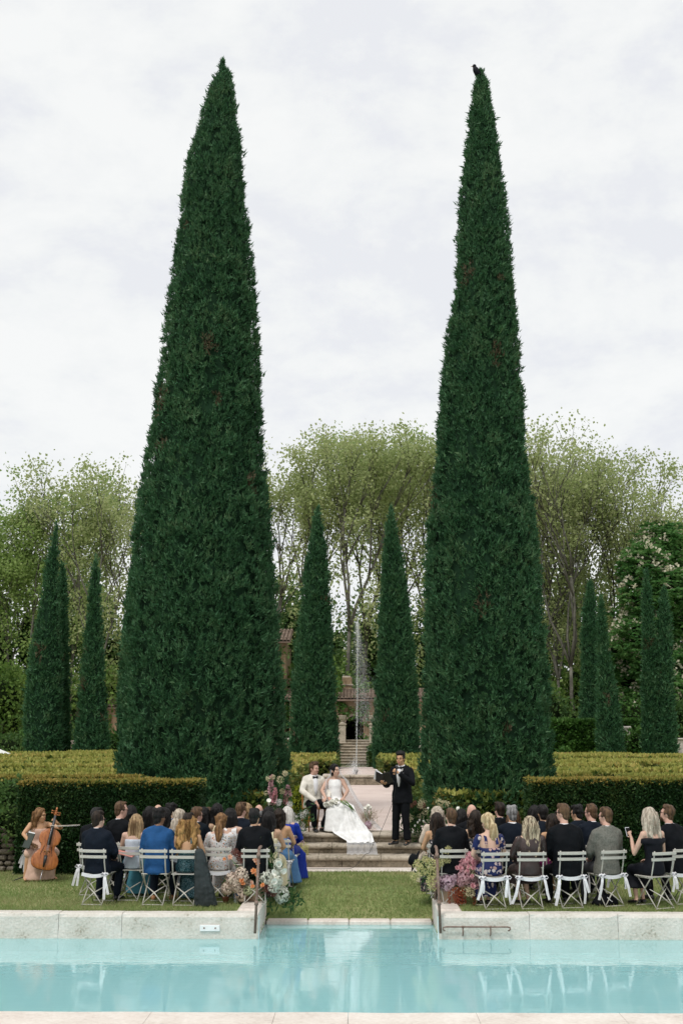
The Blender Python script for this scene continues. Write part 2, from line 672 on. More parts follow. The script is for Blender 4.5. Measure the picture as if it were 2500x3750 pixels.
nt.links.new(fr.outputs[0], ms.inputs[0])
df = nt.nodes.new('ShaderNodeBsdfDiffuse')      # cloudy, slightly milky water
df.inputs['Color'].default_value = (.41, .82, .84, 1)
m2 = nt.nodes.new('ShaderNodeMixShader')
m2.inputs[0].default_value = .5
nt.links.new(tr.outputs[0], m2.inputs[1])
nt.links.new(df.outputs[0], m2.inputs[2])
nt.links.new(m2.outputs[0], ms.inputs[1])
nt.links.new(gl.outputs[0], ms.inputs[2])
nt.links.new(ms.outputs[0], o_.inputs['Surface'])
mb = MB()
mb.add([(-PX, YN - .01, WZ), (PX, YN - .01, WZ), (PX, YF + .01, WZ), (-PX, YF + .01, WZ)], [(0, 1, 2, 3)])
mb.add([(GX0 - .02, YF + .01, WZ), (GX1 + .02, YF + .01, WZ), (GX1 + .02, YI + .01, WZ), (GX0 - .02, YI + .01, WZ)], [(0, 1, 2, 3)])
tag(mb.build('water', mw), kind='structure')

# coping: separate blocks with their own joints
cp = empty('pool_coping', (0, YF, 0), 0, 'long kerb of pale stone blocks edging the far side of the pool', 'coping')


def coping_block(parent, x0, x1, y0, y1, z0, z1, m=M_STONE, name='stone', o=(0, 0, 0)):
    mb = MB()
    x0, x1 = x0 + .003, x1 - .003
    n = max(2, int((x1 - x0) / .12))
    rings = []
    sd = rnd.random() * 50
    r = .05
    for i in range(n + 1):
        x = x0 + (x1 - x0) * i / n
        t = .008 if 0 < i < n else -.012
        w = lambda k: .008 * mnoise.noise(Vector((x * 2.5, k, sd)))
        pr = [(y0 - t + .006, z0), (y0 - t * .5 + w(1), z0 + .03), (y0 - t + w(2) * 1.2, (z0 + z1) / 2), (y0 - t + w(3), z1 - r), (y0 + r * .3, z1 - r * .3 + w(3)), (y0 + r, z1 + w(4) * .6),
              (y1 - .02, z1 + w(5) * .6), (y1, z1 - .02), (y1, z0)]
        rings.append([Vector((x - o[0], y - o[1], z - o[2])) for (y, z) in pr])
    mb.loft(rings)
    return mb.build(name, m, parent, smooth=False)


def xat(px, py=3390, Y=YF):
    return P(px, py, Y)[0]


oc = (0, YF, 0)
ED = 18.12
lx = [xat(-640), xat(-300), xat(-20), xat(214), xat(446), xat(946)]
for a, b_ in zip(lx[:-1], lx[1:]):
    coping_block(cp, a, b_, YF, ED, WZ - .06, rnd.uniform(-.006, .006), M_STONE, o=oc)
rx_ = [xat(1605), xat(1938), xat(2262), xat(2640), xat(3000), xat(3400)]
for a, b_ in zip(rx_[:-1], rx_[1:]):
    coping_block(cp, a, b_, YF, ED, WZ - .06, rnd.uniform(-.006, .006), M_STONE, o=oc)
# return blocks that line the opening
for (xa, xb) in ((xat(946) - .34, xat(946) - .012), (xat(1605) + .012, xat(1605) + .36)):
    mb = MB()
    mb.box(((xa + xb) / 2, (ED + .008 + 19.55) / 2 - YF, -.20), (xb - xa, 19.55 - ED - .016, .44), bev=.03)
    mb.build('stone', M_STONE_P, cp)
# low lip across the opening
for k in range(4):
    a = GX0 + (GX1 - GX0) * k / 4
    mb = MB()
    mb.box((a + (GX1 - GX0) / 8, YI - YF + .13, LIPZ - .2), ((GX1 - GX0) / 4 - .006, .26, .4), bev=.02)
    mb.build('stone', M_STONE_P, cp)
# near coping
cpn = empty('near_coping', (0, YN, 0), 0, 'rosy stone kerb along the near edge of the pool at the bottom', 'coping')
nx_ = [xat(v, 3720, YN) for v in (-700, -60, 560, 1010, 1275, 1740, 2260, 2900)]
for a, b_ in zip(nx_[:-1], nx_[1:]):
    mb = MB()
    n = max(2, int((b_ - a) / .15))
    rings = []
    for i in range(n + 1):
        x = a + .002 + (b_ - a - .004) * i / n
        w = .012 * mnoise.noise(Vector((x * 1.7, 9.2, 1)))
        pr = [(YN - .72, -.35), (YN - .72, -.02), (YN - .70, 0), (YN - .06, 0 + w * .4), (YN - .015 + w, -.015), (YN + w, -.05), (YN + w, WZ - .06)]
        rings.append([Vector((x, y - YN, z)) for (y, z) in pr][::-1])
    mb.loft(rings)
    mb.build('stone', M_STONE_P, cpn)
sheet('near_terrace', -30, 30, -30, YN - .725, -.03, -.03, M_GRAVEL)
for sgn in (-1, 1):
    mb = MB()
    mb.box((sgn * (PX + 8.0), 14.7, -.25), (15.9, 6.7, .45))
    tag(mb.build('pool_surround', M_STONE_P), kind='structure')

# vent plate in the left coping, grab rail on the right one
vp = empty('wall_plate', P(769, 3398, YF - .012), 0, 'small white rectangular plate screwed to the left pool kerb just above the water', 'plate')
mb = MB()
mb.box((0, -.012, 0), (.285, .02, .088), bev=.006)
mb.build('plate', M_WHITE, vp)
for sx in (-.08, .08):
    mb = MB()
    mb.tube([(sx, -.021, 0), (sx, -.028, 0)], .012, 10)
    mb.build('screw', M_RUST, vp)
gy = YF - .07
gr = empty('grab_rail', P(1744, 3400, gy), 0, 'dark iron grab rail with curled ends fixed low on the right pool kerb', 'rail')
gz = .02
mb = MB()
w2 = .445
pts = []
for k in range(9):
    a = -PI * .9 + k * (PI * 1.4) / 8
    pts.append((-w2 - .01 + .026 * math.sin(a) * -1, 0, gz - .03 + .03 * math.cos(a)))
mb.tube([(-w2, 0, gz - .055), (-w2 - .03, 0, gz - .035), (-w2 - .025, 0, gz - .008), (-w2 + .01, 0, gz), (w2 - .01, 0, gz), (w2 + .025, 0, gz - .008), (w2 + .03, 0, gz - .035), (w2, 0, gz - .055)], .011, 8)
mb.build('bar', M_RUST, gr, True)
for px in (1694, 1795):
    x = P(px, 3400, gy)[0] - gr.location.x
    mb = MB()
    mb.tube([(x, 0, gz), (x, 0, gz - .10), (x, .05, gz - .125), (x, .085, gz - .13)], .0095, 8)
    mb.build('bracket', M_RUST, gr, True)
    mb = MB()
    mb.tube([(x, 0, gz + .014), (x, 0, gz - .014)], .018, 8)
    mb.build('collar', M_RUST, gr, True)


def pipe_rail(px0, px1, label, mir):
    a = P(px0, 3412, 17.5)
    o = empty('pipe_railing', (a[0], 17.5, -.5), 0, label, 'railing')
    q = lambda px, py, Y: Vector(P(px, py, Y)) - o.location
    top = 3104
    f0, f1 = q(px0, 3418, 17.74), q(px0 + mir * 14, 3112, 17.8)
    b0, b1 = q(px1, 3384, YI + .06), q(px1 + mir * 2, 3102, YI + .02)
    mb = MB()
    mb.tube([f0, f0.lerp(f1, .5), f1], .02, 8)
    mb.build('post', M_RUST, o, True)
    mb = MB()
    mb.tube([b0, b0.lerp(b1, .5), b1 - Vector((0, 0, .03)), b1], .02, 8)
    mb.build('post', M_RUST, o, True)
    mb = MB()
    mb.tube([f1 - Vector((0, 0, .004)), f1.lerp(b1, .3) + Vector((0, 0, .02)), f1.lerp(b1, .7) + Vector((0, 0, .02)), b1], .022, 8)
    mb.build('handrail', M_RUST, o, True)
    for p, d in ((f0.lerp(f1, .93), f1 - f0), (f0.lerp(f1, .36), f1 - f0)):
        d = d.normalized()
        mb = MB()
        mb.tube([p - d * .03, p + d * .03], .029, 8)
        mb.build('collar', M_RUST, o, True)


pipe_rail(934, 957, 'tall rusty pipe railing before the pot of cream and orange flowers', 1)
pipe_rail(1612, 1594, 'tall rusty pipe railing before the pot of pink flowers', -1)

# grass
N = 76000
gx = NR.uniform(-7.0, 6.8, N)
gy_ = 18.07 + (NR.random(N) ** 1.2) * 5.3
keep = ~((gx > xat(946) - .36) & (gx < xat(946)) & (gy_ < 19.57)) & ~((gx > xat(1605)) & (gx < xat(1605) + .38) & (gy_ < 19.57))
gx, gy_ = gx[keep], gy_[keep]
N = len(gx)
inl = (gx > GX0) & (gx < GX1) & (gy_ < YI + .26)
gx, gy_ = gx[~inl], gy_[~inl]
N = len(gx)
pos = np.stack([gx, gy_, np.array([lawn_z(x, y) for x, y in zip(gx, gy_)])], 1)
dr = np.stack([NR.normal(0, .55, N), NR.normal(0, .55, N), np.ones(N)], 1)
Q = leaf_tris(pos, dr, NR.uniform(.03, .075, N), NR.uniform(.008, .016, N))
N2 = 2600
pos2 = np.stack([NR.uniform(-7, 6.8, N2), 18.1 + NR.uniform(-.03, .03, N2), np.full(N2, -.02)], 1)
pos2[:, 1] += .03
pos2 = pos2[(pos2[:, 0] < xat(946) - .36) | (pos2[:, 0] > xat(1605) + .38)]
dr2 = np.stack([NR.normal(0, .4, len(pos2)), NR.normal(-.35, .4, len(pos2)), np.ones(len(pos2))], 1)
Q = np.concatenate([Q, leaf_tris(pos2, dr2, NR.uniform(.04, .09, len(pos2)), .014)])
M_GRASS = leafmat('grass_blade', [(.15, .24, .075), (.235, .33, .105), (.33, .36, .155), (.47, .40, .23)], .45, nscale=.6)
tag(obj_from(quads_mesh('grass', Q, M_GRASS), 'grass'), 'short green lawn grass with dry yellow patches behind the pool kerb', 'grass', kind='stuff')

# stone steps up to the terrace
SX0, SX1 = -1.78, 1.5
sto = empty('stone_steps', (0, 23.8, 0), 0, 'three worn rounded stone steps rising from the lawn to the gravel terrace', 'steps')
mb = MB()
mb.box((-.15, -.27, .012), (SX1 - SX0 + .5, .56, .04), bev=.012)
mb.build('base_slab', M_STONE_P, sto)
STEPS = [(23.74, .25), (24.19, .43), (24.57, .61)]
for i, (yf, zt) in enumerate(STEPS):
    zb = .034 if i == 0 else STEPS[i - 1][1]
    depth = .62 if i < 2 else .7
    cuts = [SX0, SX0 + 1.0 + .25 * i, SX0 + 2.2 - .2 * i, SX1]
    for a, c_ in zip(cuts[:-1], cuts[1:]):
        n = 12
        rings, rr = [], []
        sd = rnd.random() * 9
        for k in range(n + 1):
            x = a + .004 + (c_ - a - .008) * k / n
            w = .007 * mnoise.noise(Vector((x * 3, sd, i))) - (.01 if k in (0, n) else 0)
            r = .045
            pr = [(yf + depth, zt), (yf + r, zt + w * .3)]
            for q in range(6):
                an = PI / 2 + q * PI / 5
                pr.append((yf + r + r * math.cos(an) * (1 + w * 8) - .045, zt - r + r * math.sin(an)))
            pr += [(yf + .06, zt - .092), (yf + depth, zt - .092)]
            rings.append([Vector((x, y - 23.8, z)) for (y, z) in pr])
        mb = MB()
        mb.loft(rings)
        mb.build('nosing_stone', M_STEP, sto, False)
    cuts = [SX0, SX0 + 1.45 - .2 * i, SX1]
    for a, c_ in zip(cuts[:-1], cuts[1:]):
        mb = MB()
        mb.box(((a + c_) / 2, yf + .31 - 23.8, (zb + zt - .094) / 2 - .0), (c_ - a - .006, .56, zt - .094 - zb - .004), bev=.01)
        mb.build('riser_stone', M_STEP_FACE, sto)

# terrace: ground either side of the path, path, fountain platform, upper ground
sheet('terrace', -60, SX0 + .02, 24.0, 66, .5, 1.0, M_LAWN, 4, 8, .03)
sheet('terrace', SX1 - .02, 60, 24.0, 66, .5, 1.0, M_LAWN, 4, 8, .03)
sheet('upper_ground', -300, 300, 66, 700, 1.0, 1.0, M_LAWN)
sheet('gravel_path', SX0, SX1, 25.2, 50.2, .605, .605, M_GRAVEL)
for sgn, xx in ((-1, SX0), (1, SX1)):
    mb = MB()
    mb.box((xx + sgn * .09, 37.5, .5), (.14, 24.6, .30), bev=.02)
    tag(mb.build('path_kerb', M_STEP), kind='structure')
# ================================================================== VEGETATION
def cpal(k=1.0):
    return [(.018 * k, .058 * k, .027 * k), (.035 * k, .112 * k, .047 * k), (.066 * k, .168 * k, .070 * k), (.135 * k, .218 * k, .104 * k)]


M_CYP = leafmat('cypress_spray', cpal(), .25, nscale=1.6)
M_CYP2 = leafmat('cypress_spray_far', cpal(1.0), .22, nscale=1.2)
M_CYPB = leafmat('cypress_dead', [(.06, .055, .028), (.10, .08, .045), (.15, .12, .07)], .1)
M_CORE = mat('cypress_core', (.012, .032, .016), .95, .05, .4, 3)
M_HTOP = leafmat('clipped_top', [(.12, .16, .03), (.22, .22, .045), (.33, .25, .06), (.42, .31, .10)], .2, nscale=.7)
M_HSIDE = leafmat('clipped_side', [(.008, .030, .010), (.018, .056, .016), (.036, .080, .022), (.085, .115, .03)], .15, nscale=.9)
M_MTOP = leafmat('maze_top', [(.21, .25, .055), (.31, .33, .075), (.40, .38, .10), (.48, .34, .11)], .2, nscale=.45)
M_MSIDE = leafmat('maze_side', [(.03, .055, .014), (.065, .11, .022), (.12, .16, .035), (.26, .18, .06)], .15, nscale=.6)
M_HCORE = mat('hedge_core', (.010, .018, .006), .95, .05, .4, 4)


def cypress(name, label, Y, prof, zb, N, L, m, group=None, lump=.07, brown=0, seed=1, extra=None, kq=3):
    """prof: (py, px_left, px_right) outline read off the photograph, turned into a round crown at distance Y"""
    R_ = random.Random(seed)
    rows = []
    for (py, a, b) in prof:
        p, q = P(a, py, Y), P(b, py, Y)
        rows.append((p[2], (p[0] + q[0]) / 2, (q[0] - p[0]) / 2))
    rows.append((zb, rows[-1][1], rows[-1][2] * .97))
    rows = sorted(rows)
    zs = np.array([r[0] for r in rows])
    cx = np.array([r[1] for r in rows])
    rr = np.array([r[2] for r in rows])
    x0 = cx[0]
    o = empty(name, (x0, Y, zb), 0, label, 'tree', group)
    # trunk
    mb = MB()
    H = zs[-1] - zb
    mb.tube([(0, 0, -.1), (0, 0, H * .3), (cx[-1] - x0, 0, H * .8)], [rr[0] * .16, rr[0] * .12, .04], 8)
    mb.build('trunk', M_DARKBARK, o)
    # dark heart of the crown
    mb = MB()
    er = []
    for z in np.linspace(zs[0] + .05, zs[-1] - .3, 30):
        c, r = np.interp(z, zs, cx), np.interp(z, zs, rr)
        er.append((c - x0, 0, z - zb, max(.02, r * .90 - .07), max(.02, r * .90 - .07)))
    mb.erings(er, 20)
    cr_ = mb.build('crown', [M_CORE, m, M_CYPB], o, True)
    # tufts: each a little fan of fine twigs
    zz = np.linspace(zs[0], zs[-1], 400)
    w = np.interp(zz, zs, rr) + .05
    cdf = np.cumsum(w)
    cdf /= cdf[-1]
    n = N
    z = np.interp(NR.random(n), cdf, zz)
    a = NR.uniform(0, 2 * PI, n)
    r0 = np.interp(z, zs, rr)
    c0 = np.interp(z, zs, cx)
    out = np.stack([np.cos(a), np.sin(a), np.zeros(n)], 1)
    sx = seed * 3.7
    lum = np.array([mnoise.noise(Vector((math.cos(t) * max(q, .3) * 1.9 + sx, math.sin(t) * max(q, .3) * 1.9, h * .40))) * .6 +
                    mnoise.noise(Vector((math.cos(t) * max(q, .3) * 3.6 + sx, math.sin(t) * max(q, .3) * 3.6, h * 1.9))) * .6 for t, q, h in zip(a, r0, z)])
    deep = NR.random(n) ** 2
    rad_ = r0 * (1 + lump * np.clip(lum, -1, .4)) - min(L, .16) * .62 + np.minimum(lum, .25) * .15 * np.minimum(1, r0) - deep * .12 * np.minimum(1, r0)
    pos = np.stack([c0 - x0, np.zeros(n), z - zb], 1) + out * rad_[:, None]
    top = np.clip((z - (zs[-1] - 1.5)) / 1.5, 0, 1)[:, None]
    cd = nrmz(out * (.28 + .22 * NR.random((n, 1))) + np.array([0, 0, 1]) * (.85 + .6 * top) + NR.normal(0, .26, (n, 3)))
    cl_ = L * NR.uniform(.75, 1.35, n) * np.where(NR.random(n) > .997, 1.5, 1)
    Qs, mi = [], []
    brk = np.zeros(n, bool)
    for k in range(brown):
        ba, bz = R_.uniform(-PI, 0), R_.uniform(zs[0] + .1 * H, zs[0] + .75 * H)
        d = np.hypot((np.angle(np.exp(1j * (a - ba)))) * r0, (z - bz) * .6)
        brk |= d < R_.uniform(.16, .42) * NR.random(n) ** .5 * (.4 + .3 * r0)
    for k in range(kq):
        dr = cd + NR.normal(0, .42, (n, 3))
        ls = cl_ * NR.uniform(.36, .72, n)
        Qs.append(leaf_tris(pos + cd * (cl_ * NR.uniform(-.1, .55, n))[:, None] + NR.normal(0, 1, (n, 3)) * (cl_ * .13)[:, None], dr, ls, ls * NR.uniform(.26, .40, n)))
        mi.append(np.where(brk & (NR.random(n) < .7), 1, 0))
    me = quads_mesh('spray', np.concatenate(Qs), [m, M_CYPB], np.concatenate(mi))
    s_ = obj_from(me, 'foliage', cr_)
    tag(s_, kind='stuff')
    return o


S = 2500 / 1568
bigL = [(140, 509, 511.5), (150, 503, 518), (182, 490, 537), (215, 474, 541), (250, 462, 545), (300, 452, 551), (380, 428, 562), (480, 413, 571), (600, 396, 583), (750, 378, 592), (850, 368, 598), (950, 355, 604), (1050, 338, 610),
        (1150, 318, 618), (1250, 305, 628), (1350, 297, 637), (1450, 290, 643), (1550, 283, 652), (1650, 277, 658), (1750, 270, 662), (1830, 269, 663)]
bigR = [(170, 1100, 1112), (175, 1093, 1118), (200, 1083, 1125), (250, 1076, 1133), (300, 1070, 1140), (380, 1062, 1152), (450, 1055, 1160), (550, 1047, 1172), (650, 1040, 1180), (750, 1025, 1190), (850, 1015, 1197), (950, 1005, 1205),
        (1050, 997, 1212), (1150, 989, 1222), (1250, 980, 1235), (1350, 975, 1243), (1450, 972, 1250), (1550, 970, 1258), (1650, 968, 1268), (1750, 965, 1280), (1830, 965, 1280)]
midL = [(1168, 729, 731), (1180, 724, 736), (1200, 719, 741), (1250, 710, 747), (1300, 701, 752), (1400, 690, 759), (1500, 678, 766), (1600, 668, 772), (1700, 663, 777), (1745, 662, 778)]
midR = [(1168, 897, 899), (1180, 892, 904), (1200, 887, 908), (1250, 882, 917), (1300, 877, 926), (1400, 870, 942), (1500, 866, 953), (1600, 861, 961), (1700, 856, 966), (1750, 856, 968)]
sc_ = lambda pr: [(y * S, a * S, b * S) for (y, a, b) in pr]
YB = 28.5
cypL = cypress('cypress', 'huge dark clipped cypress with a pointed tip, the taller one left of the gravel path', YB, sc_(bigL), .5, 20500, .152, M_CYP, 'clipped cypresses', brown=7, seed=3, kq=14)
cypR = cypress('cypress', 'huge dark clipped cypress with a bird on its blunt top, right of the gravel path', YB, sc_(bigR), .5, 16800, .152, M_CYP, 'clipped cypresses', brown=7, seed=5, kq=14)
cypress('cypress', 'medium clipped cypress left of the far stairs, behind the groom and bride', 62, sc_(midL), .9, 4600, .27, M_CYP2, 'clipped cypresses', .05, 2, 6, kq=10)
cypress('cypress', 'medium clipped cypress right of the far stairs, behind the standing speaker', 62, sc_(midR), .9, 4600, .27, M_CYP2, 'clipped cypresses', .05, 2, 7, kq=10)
zl = lambda pr: [(1600 + y * .5314, a * .5314, b * .5314) for (y, a, b) in pr]
zr = lambda pr: [(1450 + y * .5952, 1900 + a * .5952, 1900 + b * .5952) for (y, a, b) in pr]
far = [
    ('leaning cypress with the broadest foot at the far left, reaching above its slim neighbour', 66, zl([(600, 389, 393), (660, 374, 399), (760, 345, 402), (900, 312, 405), (1200, 268, 415), (1400, 226, 425), (1600, 192, 433), (1900, 166, 438), (2200, 166, 436)])),
    ('slim cypress tucked against the right side of the broad leaning cypress', 68, zl([(880, 428, 433), (920, 418, 446), (1000, 405, 458), (1400, 398, 474), (1800, 392, 483), (2200, 384, 488)])),
    ('brown flecked cypress standing alone over the low hedge, left of the huge cypress', 66, zl([(840, 656, 663), (900, 638, 685), (1000, 622, 690), (1100, 611, 694), (1400, 585, 710), (1700, 550, 722), (2000, 528, 745), (2175, 512, 755)])),
    ('dark cypress almost hidden by the left edge of the huge one', 70, zl([(960, 892, 898), (1050, 878, 920), (1200, 858, 930), (1500, 832, 940), (1800, 806, 945), (2160, 800, 946)])),
    ('grey green cypress behind the square ivy hedge', 72, zr([(1140, 431, 439), (1180, 418, 452), (1250, 404, 468), (1400, 388, 478), (1700, 376, 482), (2000, 370, 482), (2210, 370, 482)])),
    ('cypress with a wide foot in front of the ivy hedge, leaning left at its tip', 66, zr([(1240, 500, 505), (1290, 490, 515), (1400, 484, 530), (1600, 482, 552), (1800, 482, 592), (2000, 481, 632), (2215, 481, 656)])),
    ('narrow dark cypress left of the twin pair before the flowering chestnut', 66, zr([(1085, 776, 783), (1130, 768, 794), (1200, 762, 806), (1500, 758, 830), (1800, 755, 838), (2240, 758, 832)])),
    ('wider cypress right of the twin pair before the flowering chestnut', 66, zr([(1185, 884, 893), (1230, 874, 908), (1300, 864, 920), (1500, 849, 937), (1800, 833, 946), (2050, 830, 968), (2240, 832, 976)])),
]
for i, (lab, Y, pr) in enumerate(far):
    cypress('cypress', lab, Y, pr, .95, 2400, .29, M_CYP2, 'clipped cypresses', .06, 5 if i == 2 else 2, 11 + i, kq=8)


def hedge(name, label, x0, x1, y0, y1, z0, z1, L, dens, top, side, group=None, wob=.034, rim=.92):
    o = empty(name, ((x0 + x1) / 2, (y0 + y1) / 2, z0), 0, label, 'hedge', group)
    cx, cy = (x0 + x1) / 2, (y0 + y1) / 2
    mb = MB()
    i_ = L * .7
    mb.box((0, 0, (z1 - z0) / 2 - i_ / 2), (x1 - x0 - i_ * 2, y1 - y0 - i_ * 2, z1 - z0 - i_), bev=.05)
    core = mb.build('hedge_body', M_HCORE, o)
    faces = [  # axis point, u, v, normal, density factor, is top
        ((x0, y0, z1), (x1 - x0, 0, 0), (0, y1 - y0, 0), (0, 0, 1), 1.0, 0),
        ((x0, y0, z0), (x1 - x0, 0, 0), (0, 0, z1 - z0), (0, -1, 0), 1.0, 1),
        ((x0, y0, z0), (0, y1 - y0, 0), (0, 0, z1 - z0), (-1, 0, 0), .8, 1),
        ((x1, y0, z0), (0, y1 - y0, 0), (0, 0, z1 - z0), (1, 0, 0), .8, 1),
        ((x0, y1, z0), (x1 - x0, 0, 0), (0, 0, z1 - z0), (0, 1, 0), .25, 1)]
    Qs, ms = [], []
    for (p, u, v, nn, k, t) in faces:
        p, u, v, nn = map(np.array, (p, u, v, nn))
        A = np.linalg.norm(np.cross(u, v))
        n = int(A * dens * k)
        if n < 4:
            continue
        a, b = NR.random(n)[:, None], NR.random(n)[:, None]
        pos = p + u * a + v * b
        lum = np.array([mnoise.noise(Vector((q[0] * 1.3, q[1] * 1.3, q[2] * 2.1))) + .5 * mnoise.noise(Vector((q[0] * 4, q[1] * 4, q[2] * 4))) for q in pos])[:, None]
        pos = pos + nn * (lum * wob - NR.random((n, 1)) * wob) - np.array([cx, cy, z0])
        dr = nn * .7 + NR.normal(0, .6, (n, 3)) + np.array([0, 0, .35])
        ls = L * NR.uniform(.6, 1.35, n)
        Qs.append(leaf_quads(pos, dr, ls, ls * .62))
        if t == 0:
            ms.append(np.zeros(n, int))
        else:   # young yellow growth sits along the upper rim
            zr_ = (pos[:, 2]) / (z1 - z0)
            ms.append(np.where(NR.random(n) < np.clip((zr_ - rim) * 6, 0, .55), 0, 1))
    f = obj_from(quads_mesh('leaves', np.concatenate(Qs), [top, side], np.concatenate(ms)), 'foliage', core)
    tag(f, kind='stuff')
    return o


HL0, HL1 = P(58, 3100, 22.75)[0], P(724, 3100, 22.75)[0]
HR0 = P(1948, 3100, 22.8)[0]
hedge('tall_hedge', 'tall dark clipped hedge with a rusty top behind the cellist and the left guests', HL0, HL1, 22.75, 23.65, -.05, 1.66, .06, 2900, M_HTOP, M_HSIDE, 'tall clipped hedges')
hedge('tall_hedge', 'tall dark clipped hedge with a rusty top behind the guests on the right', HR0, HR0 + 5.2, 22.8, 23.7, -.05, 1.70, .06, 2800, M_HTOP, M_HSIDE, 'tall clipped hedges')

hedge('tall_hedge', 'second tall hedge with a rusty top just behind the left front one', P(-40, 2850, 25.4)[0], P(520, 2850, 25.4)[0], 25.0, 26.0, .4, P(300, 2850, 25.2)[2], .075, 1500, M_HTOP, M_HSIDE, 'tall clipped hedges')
ORD = ['first', 'second', 'third', 'fourth', 'fifth', 'sixth', 'seventh', 'eighth', 'ninth', 'tenth', 'eleventh', 'twelfth']
rows = [(27.6, 1.1), (30.2, 1.2), (33.2, 1.3), (36.6, 1.5), (40.4, 1.6), (44.6, 1.8), (49.0, 1.8), (53.4, 1.9), (57.6, 1.8), (61.2, 1.6)]
for side in (-1, 1):
    for i, (y, t) in enumerate(rows):
        zg = .5 + .5 * (y - 24) / 42
        ht = zg + .68 + rnd.uniform(-.03, .03)
        half = 1250 / FPX * y + 1.5
        xi = (SX0 - .35 if side < 0 else SX1 + .3) if y < 50 else (-1.12 if side < 0 else 1.02)
        xo = side * (half + 1)
        cut = side * rnd.uniform(half * .45, half * .8)
        lab = '%s row of low maze hedge %s of the path, counted from the tall hedge' % (ORD[i], 'left' if side < 0 else 'right')
        L = .10 + .0016 * y
        dens = 380 if y < 40 else 210
        segs = [(xi, cut - side * .5), (cut + side * .5, xo)] if i % 2 else [(xi, xo)]
        for k, (a, b) in enumerate(segs):
            a, b = min(a, b), max(a, b)
            l2 = lab if len(segs) == 1 else lab.replace('row of', 'row, %s run, of' % ('inner' if k == 0 else 'outer')).replace(', counted from the tall hedge', '')
            dy = 0 if k == 0 else rnd.uniform(-.5, .5)
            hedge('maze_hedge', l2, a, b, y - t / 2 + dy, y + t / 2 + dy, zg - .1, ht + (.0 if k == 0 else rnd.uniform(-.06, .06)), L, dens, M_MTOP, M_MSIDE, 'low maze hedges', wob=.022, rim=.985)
# short clipped ends by the far stairs and the higher end row
hedge('maze_hedge', 'raised end block of the left maze hedge beneath the brown flecked cypress', P(255, 2780, 64)[0], P(430, 2780, 64)[0], 62.9, 65.2, .9, P(300, 2762, 63)[2], .2, 260, M_MTOP, M_MSIDE, 'low maze hedges')
hedge('maze_hedge', 'raised end block of the right maze hedge beneath the terracotta planter', P(2035, 2780, 64)[0], P(2300, 2780, 64)[0], 62.9, 65.2, .9, P(2200, 2770, 63)[2], .2, 260, M_MTOP, M_MSIDE, 'low maze hedges')
M_IVY = leafmat('ivy_leaf', [(.018, .055, .012), (.042, .115, .02), (.08, .18, .034), (.14, .24, .06)], .2, nscale=.5)
M_SHRUB = leafmat('shrub_leaf', [(.03, .075, .022), (.062, .135, .036), (.115, .20, .055), (.20, .29, .09)], .4, nscale=.4)
hedge('ivy_hedge', 'square ivy covered hedge right of the huge right cypress, over the terracotta planter', P(2010, 2700, 70)[0], P(2330, 2700, 70)[0], 69, 71.5, .9, P(2200, 2643, 69)[2], .24, 300, M_IVY, M_IVY, wob=.12)
hedge('stair_bush', 'small dark clipped bush at the right foot of the far stairs', P(1350, 2780, 66)[0], P(1385, 2780, 66)[0], 65, 66.8, 1.0, P(1365, 2738, 66)[2], .16, 420, M_SHRUB, M_SHRUB, wob=.1)


def leafy(center, radii, N, L, shell=.55):
    d = nrmz(NR.normal(size=(N, 3)))
    r = shell + (1 - shell) * NR.random((N, 1)) ** .6
    lum = np.array([mnoise.noise(Vector((q[0] * 2.2 + center[0], q[1] * 2.2, q[2] * 2.2 + center[2]))) for q in d])[:, None]
    pos = np.array(center) + d * r * np.array(radii) * (1 + .35 * lum)
    dr = d * .6 + NR.normal(0, .7, (N, 3))
    ls = L * NR.uniform(.6, 1.35, N)
    return leaf_quads(pos, dr, ls, ls * .7)


def bush(name, label, c, radii, N, L, m, cat='bush', group=None, lobes=5, trunk=True, core=.62):
    o = empty(name, (c[0], c[1], c[2]), 0, label, cat, group)
    if trunk:
        mb = MB()
        mb.tube([(0, 0, -.2), (0, 0, radii[2] * .5), (.1, 0, radii[2] * 1.1)], [.08 * radii[0] + .03, .05 * radii[0] + .02, .02], 6)
        mb.build('trunk', M_DARKBARK, o)
    Qs = []
    mb = MB()
    for k in range(lobes):
        f = rnd.uniform(.5, .75)
        cc = (rnd.uniform(-.5, .5) * radii[0], rnd.uniform(-.5, .5) * radii[1], radii[2] * rnd.uniform(.6, 1.35)) if lobes > 1 else (0, 0, radii[2])
        rd = tuple(q * (f if lobes > 1 else 1) for q in radii)
        Qs.append(leafy(cc, rd, N // lobes, L))
        mb.ell(cc, tuple(q * core for q in rd), None, 10, 6)
    cr_ = mb.build('crown', M_HCORE, o, True)
    f = obj_from(quads_mesh('leaves', np.concatenate(Qs), m), 'foliage', cr_)
    tag(f, kind='stuff')
    return o


